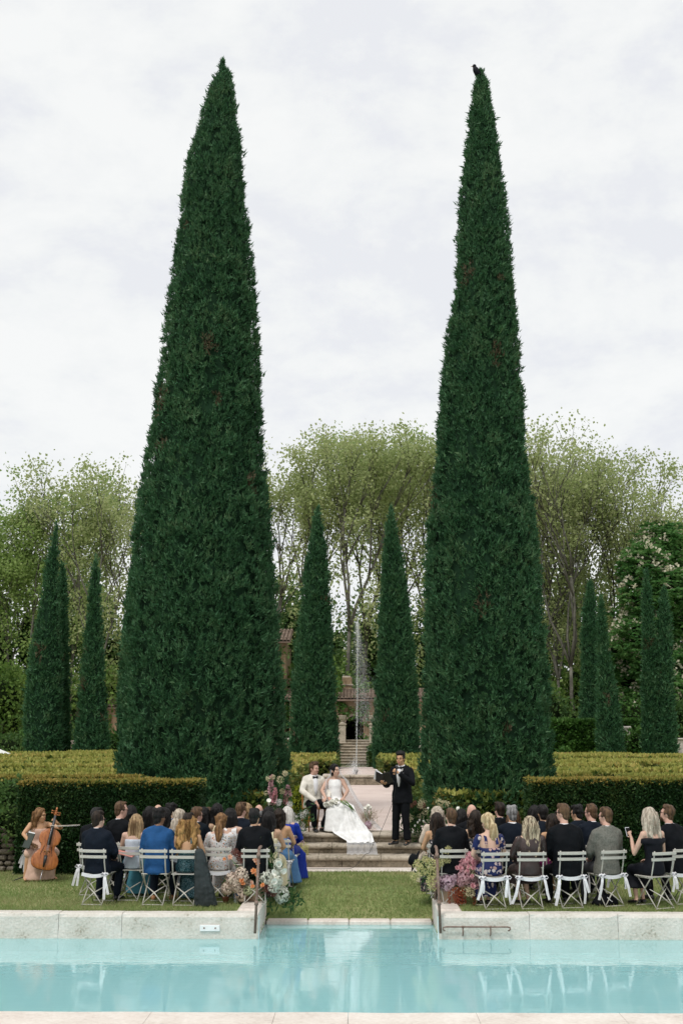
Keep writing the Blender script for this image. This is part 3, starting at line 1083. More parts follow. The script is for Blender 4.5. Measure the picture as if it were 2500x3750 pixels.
# bushes at the left end of the tall hedge and around the terrace
bush('shrub', 'loose dark shrub over the rough stone wall, left of the tall hedge', (P(5, 3100, 23.4)[0], 23.6, .45), (.75, .8, .68), 3600, .085, M_SHRUB, group='loose shrubs')
M_YEL = leafmat('yellow_shrub', [(.14, .18, .015), (.25, .29, .02), (.38, .38, .04)], .3, nscale=1.5)
a = P(1092, 2960, 26.1)
bush('shrub', 'bright yellow green shrub just left of the groom', (a[0], 26.1, .5), (.30, .4, .50), 2600, .06, M_YEL, group='loose shrubs', lobes=4)
a = P(1530, 2930, 26.6)
bush('shrub', 'yellow green shrub right of the standing speaker, at the foot of the huge cypress', (a[0], 26.9, .5), (.32, .4, .55), 1800, .07, M_MSIDE, group='loose shrubs', lobes=4)
for k, (px, py, Y, w, h, lab) in enumerate([(20, 2700, 70, 2.2, 2.4, 'green shrub under the trees at the far left edge'), (140, 2650, 72, 1.8, 2.6, 'leafy shrub behind the broad leaning cypress'), (318, 2650, 72, 1.2, 2.3, 'leafy shrub showing between the slim and the brown flecked cypress'),
                                            (415, 2680, 70, 1.1, 2.2, 'bright leafy shrub between the brown flecked cypress and the huge left one'), (2040, 2560, 75, 1.6, 3.2, 'pale leafy shrub rising behind the ivy hedge'), (2350, 2680, 67.5, 1.0, 1.9, 'creeper clump on the pale pillar behind the wide footed cypress'),
                                            (2470, 2560, 74, 2.2, 2.8, 'dark laurel behind the twin cypresses'), (2300, 2560, 76, 1.6, 3.0, 'dark laurel left of the twin cypresses')]):
    a = P(px, py, Y)
    bush('shrub', lab, (a[0], Y, .95), (w, 1.4, max(1.0, (a[2] - .95) * .62)), 2600, .2, M_IVY if k % 2 else M_SHRUB, group='loose shrubs')


for (px, py, Y, w, lab) in ((1185, 2420, 79, 1.5, 'light green young tree between the medium left cypress and the jet'), (1290, 2395, 82, 1.7, 'light green young tree right behind the fountain spray'), (1372, 2470, 80, 1.4, 'light green young tree touching the medium right cypress'),
                            (1025, 2440, 81, 1.6, 'light green young tree over the roof of the house wing'), (1995, 2450, 79, 1.8, 'light green young tree against the right flank of the huge right cypress'), (2110, 2420, 82, 2.0, 'light green young tree above the ivy hedge'),
                            (330, 2420, 80, 2.0, 'light green young tree between the brown flecked and the slim cypress'), (30, 2420, 80, 2.4, 'light green young tree at the left edge below the dense one')):
    a = P(px, py, Y)
    bush('young_tree', lab, (a[0], Y, .95), (w, 1.4, (a[2] - .95) * .56), 2600, .26, leafmat('young_leaf', [(.05, .11, .025), (.10, .19, .04), (.17, .27, .06), (.27, .36, .11)], .4, nscale=.5), 'tree', 'young trees before the wood', lobes=6, core=.35)


# ------------------------------------------------------------------ plane trees
M_PL = leafmat('plane_leaf', [(.25, .33, .115), (.345, .42, .17), (.435, .485, .23), (.53, .555, .30)], .5, nscale=.22)
M_PL2 = leafmat('plane_leaf_green', [(.15, .26, .07), (.24, .36, .10), (.33, .44, .15), (.43, .50, .22)], .5, nscale=.22)


def plane_tree(label, px, Y, pytop, spread, seed, m, nleaf=6500, stems=1, low=.3, lean=0.0, L=.30, name='plane_tree'):
    R_ = random.Random(seed)
    base = P(px, 2700, Y)
    zt = P(px, pytop, Y)[2]
    H = (zt - .95) * .97
    o = empty(name, (base[0], Y, .95), 0, label, 'tree', 'tall spring green trees behind the garden')
    mb, tips = MB(), []

    def grow(p, d, ln, r, lv):
        n = 3 if lv < 3 else 2
        pts, q, dd = [p], p, d.normalized()
        for i in range(n):
            dd = (dd + Vector((R_.gauss(0, .13), R_.gauss(0, .13), .06 + (.05 if lv else .1)))).normalized()
            q = q + dd * ln / n
            pts.append(q)
        mb.tube(pts, [r * (1 - .45 * i / n) for i in range(n + 1)], 7 if lv == 0 else (5 if lv < 3 else 3))
        if lv >= 2:
            tips.extend(pts[1:])
        elif R_.random() < .9:
            tips.append(pts[-1])
        if lv <= 1 and R_.random() < .8:
            tips.append(pts[R_.choice((1, 2))] + Vector((R_.gauss(0, .5), R_.gauss(0, .5), 0)))
        if lv >= 4 or r < .015:
            tips.extend([q, q])
            return
        k = {0: R_.choice((3, 4)), 1: 3, 2: 3, 3: 3}[lv]
        for i in range(k):
            an = R_.uniform(0, 2 * PI) if lv else 2 * PI * (i + R_.uniform(-.2, .2)) / k
            sp = R_.uniform(.18, .42) * (1.0 if lv == 0 else 1.45) * spread
            nd = (dd + Vector((math.cos(an) * sp, math.sin(an) * sp * .8, R_.uniform(-.1, .12) * (lv > 0)))).normalized()
            t = pts[-1] if i < 2 or lv == 0 else pts[-2].lerp(pts[-1], R_.random())
            grow(t, nd, ln * R_.uniform(.62, .84) if lv else H * .25 * R_.uniform(.85, 1.12), r * R_.uniform(.5, .66), lv + 1)

    for s in range(stems):
        off = Vector(((s - (stems - 1) / 2) * 1.1, R_.uniform(-.5, .5), -.1))
        grow(off, Vector(((s - (stems - 1) / 2) * .14 + lean, R_.gauss(0, .04), 1)), H * low * R_.uniform(.9, 1.1), (.0088 * H + .025) * (1 if stems == 1 else .8), 0)
    # fit the tree to its height
    zmax = max(t.z for t in tips)
    k = H / (zmax + .6)
    mb.v = [(v[0] * (.6 + .4 * k), v[1] * (.6 + .4 * k), v[2] * k) for v in mb.v]
    T = np.array([(t.x * (.6 + .4 * k), t.y * (.6 + .4 * k), t.z * k) for t in tips])
    tr_ = mb.build('trunk', M_BARK, o, True)
    ctr = np.array([np.median(T[:, 0]), np.median(T[:, 1]), H * (.60 if low > .3 else .50)])
    wx = max(2.2, np.percentile(np.abs(T[:, 0] - ctr[0]), 88))
    nv_ = int(len(T) * (.5 if m is M_PL2 else (.85 if low <= .3 else .42)))
    d_ = nrmz(NR.normal(size=(nv_, 3))) * (NR.random((nv_, 1)) ** .4)
    T2 = ctr + d_ * np.array([wx * .9, wx * .75, H * (.385 if low > .3 else .46)])
    lum = np.array([mnoise.noise(Vector((q[0] * .45 + seed, q[1] * .45, q[2] * .45))) for q in T2])
    T = np.concatenate([T, T2[lum > -.02]])
    idx = NR.integers(0, len(T), nleaf // 14)
    cl = T[idx] + NR.normal(0, .30, (len(idx), 3))
    pos = np.repeat(cl, 14, 0) + NR.normal(0, .34, (len(cl) * 14, 3))
    n = len(pos)
    dr = NR.normal(0, 1, (n, 3)) + np.array([0, 0, -.25])
    ls = L * .68 * NR.uniform(.6, 1.3, n)
    cr_ = obj_from(quads_mesh('crown', leaf_quads(pos, dr, ls, ls * .85), m), 'crown', o)
    tag(cr_, kind='stuff')
    return o


PT = [  # px, Y, top py, spread, stems, low, mat, label
    (-60, 84, 1790, .9, 2, .25, M_PL2, 'dense leafy tree at the very left edge of the garden'),
    (150, 86, 1700, .9, 1, .26, M_PL2, 'round topped green tree behind the broad leaning cypress'),
    (270, 92, 1900, .8, 1, .25, M_PL2, 'thin green tree between the left cypresses'),
    (470, 82, 1590, .85, 2, .27, M_PL, 'tall pale tree behind the left flank of the huge left cypress'),
    (1020, 88, 1590, .55, 1, .34, M_PL, 'pale plane tree just right of the huge left cypress'),
    (1085, 84, 1560, .55, 1, .38, M_PL, 'plane tree with a bare trunk left of the medium left cypress'),
    (1222, 82, 1555, .6, 1, .42, M_PL, 'plane tree with the thickest bare trunk right behind the medium left cypress'),
    (1320, 94, 1545, .6, 1, .36, M_PL2, 'plane tree straight above the fountain jet'),
    (1420, 90, 1530, .6, 1, .38, M_PL, 'plane tree behind the medium right cypress'),
    (1530, 84, 1515, .6, 2, .36, M_PL, 'double trunked plane tree left of the huge right cypress'),
    (1960, 86, 1520, .7, 2, .3, M_PL, 'plane tree half hidden by the huge right cypress'),
    (2060, 80, 1470, 1.05, 3, .26, M_PL, 'broad domed plane tree with several trunks right of the huge right cypress'),
    (2205, 86, 1600, .85, 2, .26, M_PL, 'lower spreading plane tree beside the broad domed one'),
    (2580, 95, 1850, .8, 1, .3, M_PL, 'pale tree cut by the right edge above the chestnut'),
    (-420, 88, 1800, .9, 2, .25, M_PL2, 'green tree beyond the left edge of the view, farther out'),
    (-240, 92, 1740, .9, 1, .26, M_PL2, 'green tree beyond the left edge of the view, nearer in'),
    (2780, 90, 1780, .9, 2, .26, M_PL, 'pale tree beyond the right edge of the view, nearer in'),
    (2980, 86, 1840, .9, 1, .26, M_PL2, 'green tree beyond the right edge of the view, farther out'),
]
for i, (px, Y, top, spd, stm, low, m, lab) in enumerate(PT):
    plane_tree(lab, px, Y, top, spd, 40 + i, m, (15400 if stm > 1 else 11000) if m is M_PL2 else (15400 if stm > 1 else 8600), stm, low)

# flowering chestnut
ch = empty('chestnut_tree', (P(2440, 2600, 80)[0], 80, .95), 0, 'dense dark green chestnut tree covered in cream flower candles at the right', 'tree')
mb = MB()
mb.tube([(0, 0, -.1), (0, 0, 4), (.3, 0, 9)], [.45, .35, .15], 8)
mb.build('trunk', M_DARKBARK, ch)
M_CHN = leafmat('chestnut_leaf', [(.04, .13, .04), (.08, .22, .06), (.14, .29, .085), (.22, .37, .13)], .55, nscale=.4)
M_CAN = leafmat('chestnut_candle', [(.66, .62, .46), (.78, .74, .58), (.84, .80, .66)], .4)
Qs, cand = [], []
core = MB()
chx, ctop, cbot = ch.location.x, P(2440, 1935, 80)[2], 1.5
for k in range(40):
    t = (k + rnd.random()) / 40
    z = cbot + (ctop - cbot) * (t * .93 + .03)
    wid = (P(2660, 2100, 80)[0] - P(2230, 2100, 80)[0]) / 2 * math.sqrt(max(.04, 1 - max(0, (t - .35) / .66) ** 2)) * (1 if t > .2 else .85)
    a_ = rnd.uniform(0, 2 * PI)
    r_ = wid * rnd.uniform(.35, .8)
    c = np.array((r_ * math.cos(a_), r_ * math.sin(a_) * .8, z - .95))
    R0 = rnd.uniform(1.1, 1.9)
    core.ell(c, (R0 * .42, R0 * .42, R0 * .36), None, 10, 6)
    n = 150
    d = nrmz(NR.normal(size=(n, 3)) + np.array([0, -.2, .15]))
    cc = c + d * np.array([R0, R0, R0 * .85]) * NR.uniform(.85, 1.08, (n, 1))
    for f in range(6):                       # palmate leaves droop from one point
        an = 2 * PI * f / 6
        dr = np.stack([np.full(n, math.cos(an)), np.full(n, math.sin(an)), np.full(n, -.35)], 1) + d * .5 + NR.normal(0, .2, (n, 3))
        Qs.append(leaf_quads(cc, dr, NR.uniform(.3, .45, n), .16))
    pick = cc[(NR.random(n) < .11) & (d[:, 2] > -.5)]
    for p in pick:
        h = rnd.uniform(.36, .55)
        q = 12
        zz = NR.random(q)
        an = NR.uniform(0, 2 * PI, q)
        rr_ = .17 * (1 - zz) + .03
        b_ = p + np.array([0, 0, .1]) + np.stack([np.cos(an) * rr_, np.sin(an) * rr_, zz * h], 1)
        cand.append(leaf_quads(b_, NR.normal(0, .5, (q, 3)) + np.stack([np.cos(an), np.sin(an), np.full(q, .6)], 1), .20, .18))
cr_ = core.build('crown', M_HCORE, ch, True)
tag(obj_from(quads_mesh('leaves', np.concatenate(Qs), M_CHN), 'foliage', cr_), kind='stuff')
tag(obj_from(quads_mesh('candles', np.concatenate(cand), M_CAN), 'blossom', cr_), kind='stuff')

# dense wood behind everything
dark = [(-120, 100, 2180), (60, 98, 2050), (230, 104, 2150), (400, 100, 2100), (620, 104, 2120), (850, 103, 2150), (1010, 104, 2130), (1110, 98, 2160), (1230, 108, 2210), (1330, 100, 2150), (1440, 106, 2120), (1560, 100, 2150), (1750, 104, 2130), (1950, 98, 2120),
        (2090, 104, 2080), (2230, 100, 2110), (2400, 106, 2000), (2600, 100, 2050)]
dl = ['at the far left edge', 'behind the broad leaning cypress', 'behind the slim left cypress', 'behind the brown flecked cypress', 'behind the left part of the huge left cypress', 'behind the middle of the huge left cypress', 'behind the right edge of the huge left cypress', 'behind the left plane trunks',
      'between the medium left cypress and the jet', 'straight behind the fountain jet', 'behind the medium right cypress', 'left of the huge right cypress', 'behind the huge right cypress', 'right of the huge right cypress', 'behind the ivy hedge', 'left of the chestnut', 'behind the chestnut', 'at the far right edge']
for (px, Y, top), lab in zip(dark, dl):
    a = P(px, top, Y)
    bush('wood_tree', 'dense dark green tree in the wood ' + lab, (P(px, 2600, Y)[0], Y, .95), (2.9, 2.6, (a[2] - .95) * .56), 3600, .38, M_SHRUB, 'tree', 'dark trees of the wood', lobes=7, core=.36)
# low wooded rise far off
mb = MB()
n = 60
rows_ = []
for j in range(n + 1):
    x = -260 + 520 * j / n
    h = 9 + 3.0 * mnoise.noise(Vector((x * .03, 2, 0))) + 1.2 * mnoise.noise(Vector((x * .2, 5, 0)))
    rows_.append([Vector((x, 150, .9)), Vector((x, 158, h * .6)), Vector((x, 172, h)), Vector((x, 230, h + 2)), Vector((x, 420, .5))])
mb.loft(rows_, cap=False, closed=False)
tag(mb.build('hill', mat('far_wood', (.03, .05, .02), .95, .05, .6, .35, 1.0, 1.2), smooth=True), kind='structure')
# ================================================================== BUILDINGS, STAIRS, FOUNTAIN
for a, b_ in ((-60, SX0 - .02), (SX1 + .02, 60)):
    mb = MB()
    mb.box(((a + b_) / 2, 24.05, .22), (b_ - a, .3, .60))
    tag(mb.build('terrace_edge', M_WALLSTONE), kind='structure')

# raised fountain platform at the end of the path
fp = empty('fountain_platform', (0, 50, .6), 0, 'raised stone platform with a rounded lip at the end of the gravel path', 'platform')
FX0, FX1, FY = -1.5, 1.27, 50.2
for a, b_ in ((FX0, -.35), (-.35, FX1)):
    rings = []
    for k in range(9):
        x = a + .01 + (b_ - a - .02) * k / 8
        pr = [(FY + .8, 1.0), (FY + .05, 1.0)] + [(FY + .02 - .09 * math.sin(q * PI / 5) + .03, .94 + .06 * math.cos(q * PI / 5)) for q in range(6)] + [(FY + .08, .88), (FY + .8, .86)]
        rings.append([Vector((x, y - 50, z - .6)) for (y, z) in pr])
    mb = MB()
    mb.loft(rings)
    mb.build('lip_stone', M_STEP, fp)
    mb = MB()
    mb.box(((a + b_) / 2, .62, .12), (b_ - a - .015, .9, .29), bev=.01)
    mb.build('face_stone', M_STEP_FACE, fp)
mb = MB()
mb.box(((FX0 + FX1) / 2, 9.35, .2), (FX1 - FX0, 16.7, .39))
mb.build('paving', M_GRAVEL, fp)

fs = empty('fountain', (P(1304, 2830, 51.4)[0], 51.4, 1.0), 0, 'tall thin fountain jet falling as white spray in front of the far stairs', 'fountain')
mb = MB()
mb.tube([(0, 0, -.01), (0, 0, .05)], .03, 8)
for k in range(5):
    a = 2 * PI * k / 5
    mb.tube([(0, 0, .04), (.05 * math.cos(a), .05 * math.sin(a), .10), (.085 * math.cos(a), .085 * math.sin(a), .20)], [.02, .018, .012], 6)
mb.build('nozzle', M_BLACK, fs, True)
mdrop, nt, b = _new('spray_water')
b.inputs['Base Color'].default_value = (.93, .95, .97, 1)
b.inputs['Roughness'].default_value = .25
b.inputs['Transmission Weight'].default_value = .35
b.inputs['Alpha'].default_value = .36
ztop = P(1311, 2278, 51.4)[2] - 1.0


def droplets(pos, r):
    n = len(pos)
    base = np.array([[1, 0, -.5], [-.5, .87, -.5], [-.5, -.87, -.5], [0, 0, 1.1]])
    rot = nrmz(NR.normal(size=(n, 3)))
    V = pos[:, None, :] + (base[None] + rot[:, None, :] * .25) * np.asarray(r).reshape(-1, 1, 1)
    tri = [(0, 2, 1), (0, 1, 3), (1, 2, 3), (2, 0, 3)]
    return np.concatenate([V[:, list(t), :] for t in tri])


n = 2600
t = NR.random(n)
z = ztop * 1.03 * (1 - (1 - t) ** 1.6)
core = np.stack([NR.normal(0, .012, n) + .0 + .012 * z, NR.normal(0, .014, n), z], 1)
core[:, 0] += NR.normal(0, 1, n) * .007 * z * (1.1 - z / ztop / 1.03)
n2 = 10000
z2 = ztop * (1 - NR.random(n2) ** 1.15 * .66)
sp_ = (ztop - z2) / ztop
fall = np.stack([.04 + sp_ * .85 * NR.random(n2) + NR.normal(0, 1, n2) * (.035 + .14 * np.minimum(1, sp_ * 3)) + sp_ * .1, NR.normal(0, .12, n2) * (1 + sp_), z2], 1)
n3 = 1500
z3 = ztop * .62 * NR.random(n3)
fall3 = np.stack([.15 + NR.uniform(-.2, .38, n3), NR.normal(0, .3, n3), z3], 1)
n4 = 1700
r4 = np.abs(NR.normal(0, .20, n4))
a4 = NR.uniform(0, 2 * PI, n4)
spl = np.stack([r4 * np.cos(a4) - .1, r4 * np.sin(a4), np.abs(NR.normal(0, .33, n4)) * np.exp(-r4)], 1)
Q = np.concatenate([droplets(core, NR.uniform(.006, .014, n)), droplets(fall, NR.uniform(.004, .010, n2)), droplets(fall3, NR.uniform(.005, .011, n3)), droplets(spl, NR.uniform(.006, .016, n4))])
tag(obj_from(quads_mesh('jet', Q, mdrop), 'jet', fs), kind='stuff')
mb = MB()
mb.tube([(.012 * ztop * k / 8 , 0, .12 + ztop * .55 * k / 8) for k in range(9)], [.012, .013, .012, .010, .009, .007, .006, .005, .004], 6)
mb.build('water_column', mdrop, fs, True)

# far stairs
fst = empty('garden_stairs', (0, 67.6, 1.0), 0, 'far flight of nine old stone stairs behind the fountain jet', 'stairs')
for i in range(9):
    mb = MB()
    zt = .158 * (i + 1)
    y0 = .33 * i
    mb.box((0, y0 + .6, zt - .115), (2.5, 1.2, .13), bev=.004)
    mb.build('riser', M_STEP_FACE, fst)
    mb = MB()
    mb.box((0, y0 + .55, zt - .025), (2.54, 1.2, .048), bev=.018)
    mb.build('tread', M_STEP, fst)
YW = 70.62
ZL = 2.42
mb = MB()
mb.box((0, YW + 5, ZL - .6), (44, 9.0, 1.15))
tag(mb.build('landing', M_GRAVEL), kind='structure')

# house with arched passage
HY = 77.0
hz = lambda py: P(1300, py, HY)[2]
hx = lambda px: P(px, 2650, HY)[0]
ho = empty('house', (0, HY, ZL), 0, 'ochre house with a dark arch and a tiled roof above the far stairs', 'house')
ax0, ax1 = hx(1264), hx(1330)
acx, ar = (ax0 + ax1) / 2, (ax1 - ax0) / 2
az = hz(2622) - ar - ZL
eave = hz(2563) - ZL
W0, W1 = hx(1060), hx(1560)
arch = [(acx + ar * math.cos(PI - PI * k / 16), az + ar * math.sin(PI - PI * k / 16)) for k in range(17)]
mb = MB()
outl = [(W0, 0)] + [(ax0, 0)] + arch + [(ax1, 0), (W1, 0), (W1, eave), (W0, eave)]
for yy in (0, .5):
    for k in range(len(arch) - 1):
        (xa, za), (xb, zb2) = arch[k], arch[k + 1]
        mb.add([(xa, yy, za), (xb, yy, zb2), (xb, yy, eave), (xa, yy, eave)], [(0, 1, 2, 3)])
    mb.add([(W0, yy, 0), (ax0, yy, 0), (ax0, yy, eave), (W0, yy, eave)], [(0, 1, 2, 3)])
    mb.add([(ax1, yy, 0), (W1, yy, 0), (W1, yy, eave), (ax1, yy, eave)], [(0, 1, 2, 3)])
full = [(ax0, 0)] + arch + [(ax1, 0)]
for k in range(len(full) - 1):
    (xa, za), (xb, zb2) = full[k], full[k + 1]
    mb.add([(xa, 0, za), (xb, 0, zb2), (xb, .5, zb2), (xa, .5, za)], [(0, 1, 2, 3)])
mb.build('wall', M_PLASTER, ho)
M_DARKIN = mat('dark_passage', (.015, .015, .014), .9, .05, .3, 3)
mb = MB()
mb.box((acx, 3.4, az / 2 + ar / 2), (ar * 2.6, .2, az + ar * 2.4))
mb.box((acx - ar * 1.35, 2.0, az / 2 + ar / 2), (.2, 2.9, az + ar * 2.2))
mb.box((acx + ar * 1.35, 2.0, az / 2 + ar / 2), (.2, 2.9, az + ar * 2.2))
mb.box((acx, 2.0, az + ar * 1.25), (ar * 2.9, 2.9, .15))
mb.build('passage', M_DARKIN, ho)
for k in range(11):     # voussoirs around the arch
    a0, a1 = PI * k / 11 + .01, PI * (k + 1) / 11 - .01
    mb = MB()
    pr = [(acx + q * math.cos(a), az + q * math.sin(a)) for q, a in ((ar, a0), (ar * 1.24, a0), (ar * 1.24, (a0 + a1) / 2), (ar * 1.24, a1), (ar, a1), (ar, (a0 + a1) / 2))]
    mb.loft([[Vector((x, y, z)) for (x, z) in pr] for y in (-.05, .1)])
    mb.build('arch_stone', M_STEP, ho)


def tiled_roof(parent, x0, x1, y0, y1, z0, z1, name='roof'):
    """sloping roof of half round tiles, one joined mesh (too small to pick apart singly)"""
    base = MB()
    base.add([(x0, y0, z0 - .06), (x1, y0, z0 - .06), (x1, y1, z1 - .06), (x0, y1, z1 - .06), (x0, y0, z0 - .16), (x1, y0, z0 - .16), (x1, y1, z1 - .16), (x0, y1, z1 - .16)],
             [(0, 1, 2, 3), (7, 6, 5, 4), (0, 4, 5, 1), (1, 5, 6, 2), (2, 6, 7, 3), (3, 7, 4, 0)])
    r = base.build(name, M_TILE, parent)
    n = int((x1 - x0) / .22)
    nr = 5
    tm = MB()
    for i in range(n):
        xc = x0 + (i + .5) * (x1 - x0) / n
        for j in range(nr):
            ya, yb = y0 + (y1 - y0) * j / nr - .05, y0 + (y1 - y0) * (j + 1) / nr
            za, zb3 = z0 + (z1 - z0) * (ya - y0) / (y1 - y0) + .02, z0 + (z1 - z0) * (yb - y0) / (y1 - y0)
            jx = rnd.uniform(-.01, .01)
            rg = []
            for (yy, zz) in ((ya, za), (yb, zb3)):
                rg.append([Vector((xc + jx + .1 * math.cos(PI * q / 4), yy, zz + .085 * math.sin(PI * q / 4) - .04)) for q in range(5)])
            tm.loft(rg, cap=False, closed=False)
    t_ = tm.build('roof_tile', M_TILE, r)
    tag(t_, kind='stuff')
    return r


tiled_roof(ho, W0 - .3, W1 + .3, -.45, 2.4, eave + .08, hz(2530) - ZL + .25)
mb = MB()
mb.box(((W0 + W1) / 2, -.18, eave - .03), (W1 - W0 + .2, .34, .09), bev=.02)
mb.build('cornice', M_STEP, ho)
# chimney block above
chx_ = hx(1270)
mb = MB()
mb.box((chx_, 2.6, hz(2520) - ZL), (.62, .6, 1.6), bev=.02)
cm = mb.build('chimney', M_PLASTER, ho)
mb = MB()
mb.box((chx_, 2.6, hz(2502) - ZL), (.78, .76, .10), bev=.02)
mb.box((chx_ - .05, 2.6, hz(2486) - ZL), (.56, .56, .62), bev=.03)
mb.build('chimney_cap', M_STEP, cm)
# taller wing on the left and the long low wall further left
wx0, wx1 = hx(900), hx(1041)
ez = hz(2345) - ZL
ho2 = empty('house', ((wx0 + wx1) / 2, HY + 1, ZL), 0, 'tall ochre house wing with tiled roof peeping out right of the huge left cypress', 'house')
mb = MB()
mb.box((0, 3, ez / 2), (wx1 - wx0, 6, ez), bev=.02)
mb.build('wall', M_PLASTER, ho2)
tiled_roof(ho2, -(wx1 - wx0) / 2 - .3, (wx1 - wx0) / 2 + .3, -.35, 3.2, ez + .05, ez + 1.1)
for k, zz in enumerate((ez * .4, ez * .75)):
    mb = MB()
    mb.box(((wx1 - wx0) / 2 - .75, -.03, zz), (.7, .1, 1.1), bev=.02)
    fr_ = mb.build('window', M_STEP, ho2)
    mb = MB()
    mb.box(((wx1 - wx0) / 2 - .75, -.09, zz), (.54, .03, .94))
    mb.build('pane', M_DARKIN, fr_)
lw0, lw1 = hx(120), hx(880)
lz = hz(2585) - 1.0
ho3 = empty('stone_outbuilding', ((lw0 + lw1) / 2, HY + 3, 1.0), 0, 'long low ochre stone building glimpsed between the left cypresses', 'building')
mb = MB()
mb.box((0, 2, lz / 2), (lw1 - lw0, 4, lz), bev=.02)
mb.build('wall', M_PLASTER, ho3)
tiled_roof(ho3, -(lw1 - lw0) / 2 - .3, (lw1 - lw0) / 2 + .3, -.35, 2.2, lz + .05, lz + .7)


def urn_pillar(px, label, top=2655, base=2735):
    Y = YW - .35
    x = P(px, 2690, Y)[0]
    zt, zb_ = P(px, top, Y)[2], 1.1
    o = empty('urn_pillar', (x, Y, zb_), 0, label, 'pillar')
    h = zt - zb_
    mb = MB()
    mb.box((0, 0, h / 2), (.40, .40, h - .02), bev=.02)
    mb.build('shaft', M_STEP, o)
    mb = MB()
    mb.box((0, 0, h + .035), (.50, .50, .09), bev=.025)
    mb.build('cap', M_STEP, o)
    mb = MB()
    mb.lathe([(.0, h + .08), (.15, h + .08), (.15, h + .12), (.07, h + .17), (.06, h + .22), (.16, h + .30), (.20, h + .40), (.19, h + .46), (.23, h + .50), (.23, h + .54), (.16, h + .54), (.0, h + .50)], n=14)
    mb.build('urn', M_STEP, o, True)


urn_pillar(1253, 'pale stone pillar topped by an urn at the left head of the far stairs')
urn_pillar(1364, 'pale stone pillar with an urn mostly hidden by the medium right cypress')


def creeper(label, boxes, y, N, L):
    o = empty('creeper', (boxes[0][0], y, ZL), 0, label, 'creeper', 'creepers on the house')
    Qs = []
    for (x0, x1, z0, z1) in boxes:
        n = int(N * (x1 - x0) * (z1 - z0))
        pos = np.stack([NR.uniform(x0, x1, n) - boxes[0][0], NR.normal(-.1, .10, n), NR.uniform(z0, z1, n)], 1)
        lum = np.array([mnoise.noise(Vector((p[0] * 1.4, 0, p[2] * 1.4))) for p in pos])
        pos = pos[lum > -.08]
        n = len(pos)
        Qs.append(leaf_quads(pos, NR.normal(0, .7, (n, 3)) + np.array([0, -.5, -.3]), NR.uniform(.12, .24, n), .15))
    mb = MB()
    mb.tube([(0, -.05, 0), (.1, -.06, 1.2), (.3, -.06, 2.4)], [.05, .04, .02], 6)
    st_ = mb.build('stem', M_DARKBARK, o)
    tag(obj_from(quads_mesh('leaves', np.concatenate(Qs), M_IVY), 'foliage', o), kind='stuff')
    return o


creeper('green creeper climbing the house wall right of the dark arch', [(hx(1318), hx(1350), 0, eave), (hx(1300), hx(1352), eave * .5, eave + 1.0), (hx(1340), hx(1372), 0, eave * .4)], HY - .05, 120, .2)
creeper('green creeper over the house wall left of the dark arch', [(hx(1232), hx(1262), eave * .3, eave + .3), (hx(1250), hx(1300), eave * .5, eave * 1.1), (hx(1230), hx(1255), eave * .8, eave + 1.2)], HY - .05, 120, .2)
creeper('green creeper hanging over the wall of the tall house wing', [(wx1 - 2.2, wx1 + .2, ez * .1, ez * .95)], HY + .95, 110, .2)
# pale retaining walls of the upper terrace
for (pa, pb, lab) in ((300, 1238, 'creeper grown retaining wall left of the far stairs'), (1380, 2700, 'pale retaining wall right of the far stairs behind the twin cypresses')):
    xa, xb = P(pa, 2700, YW)[0], P(pb, 2700, YW)[0]
    o = empty('retaining_wall', ((xa + xb) / 2, YW + .2, 1.0), 0, lab, 'wall')
    n = max(3, int((xb - xa) / 1.1))
    for r_ in range(3):
        for k in range(n):
            mb = MB()
            w = (xb - xa) / n
            mb.box((-(xb - xa) / 2 + (k + .5 + .25 * (r_ % 2) - .12) * w, rnd.uniform(-.01, .01), .235 + r_ * .47), (w - .02, .38, .455), bev=.02)
            mb.build('stone', M_STONE_P if pa > 1300 else M_PLASTER, o)
    mb = MB()
    mb.box((0, -.02, 1.47), (xb - xa + .1, .55, .10), bev=.03)
    mb.build('coping', M_STONE_P, o)
o = empty('gate_pillar', (P(2292, 2700, 68.5)[0], 68.5, 1.0), 0, 'short pale pillar with a flat cap beside the wide footed cypress on the right', 'pillar')
hh = P(2292, 2668, 68.5)[2] - 1.0
mb = MB()
mb.box((0, 0, hh / 2), (.34, .34, hh))
mb.build('shaft', M_STONE_P, o)
mb = MB()
mb.box((0, 0, hh + .06), (.48, .48, .14), bev=.03)
mb.build('cap', M_STONE_P, o)
# planter on the right, parasol on the left
a = P(2066, 2772, 62.2)
o = empty('planter', (a[0], 62.2, a[2] - .15), 0, 'terracotta planter with a small bush in front of the ivy hedge', 'planter')
M_TERRA = mat('terracotta', (.42, .22, .14), .85, .15, .15, 6, .2)
mb = MB()
mb.erings([(0, 0, 0, .28, .28), (0, 0, .25, .36, .36), (0, 0, .31, .40, .40), (0, 0, .37, .40, .40), (0, 0, .37, .33, .33), (0, 0, .30, .30, .30)], 16)
mb.build('pot', M_TERRA, o, True)
tag(obj_from(quads_mesh('leaves', leafy((0, 0, .45), (.34, .34, .2), 500, .12, .3), M_IVY), 'foliage', o), kind='stuff')

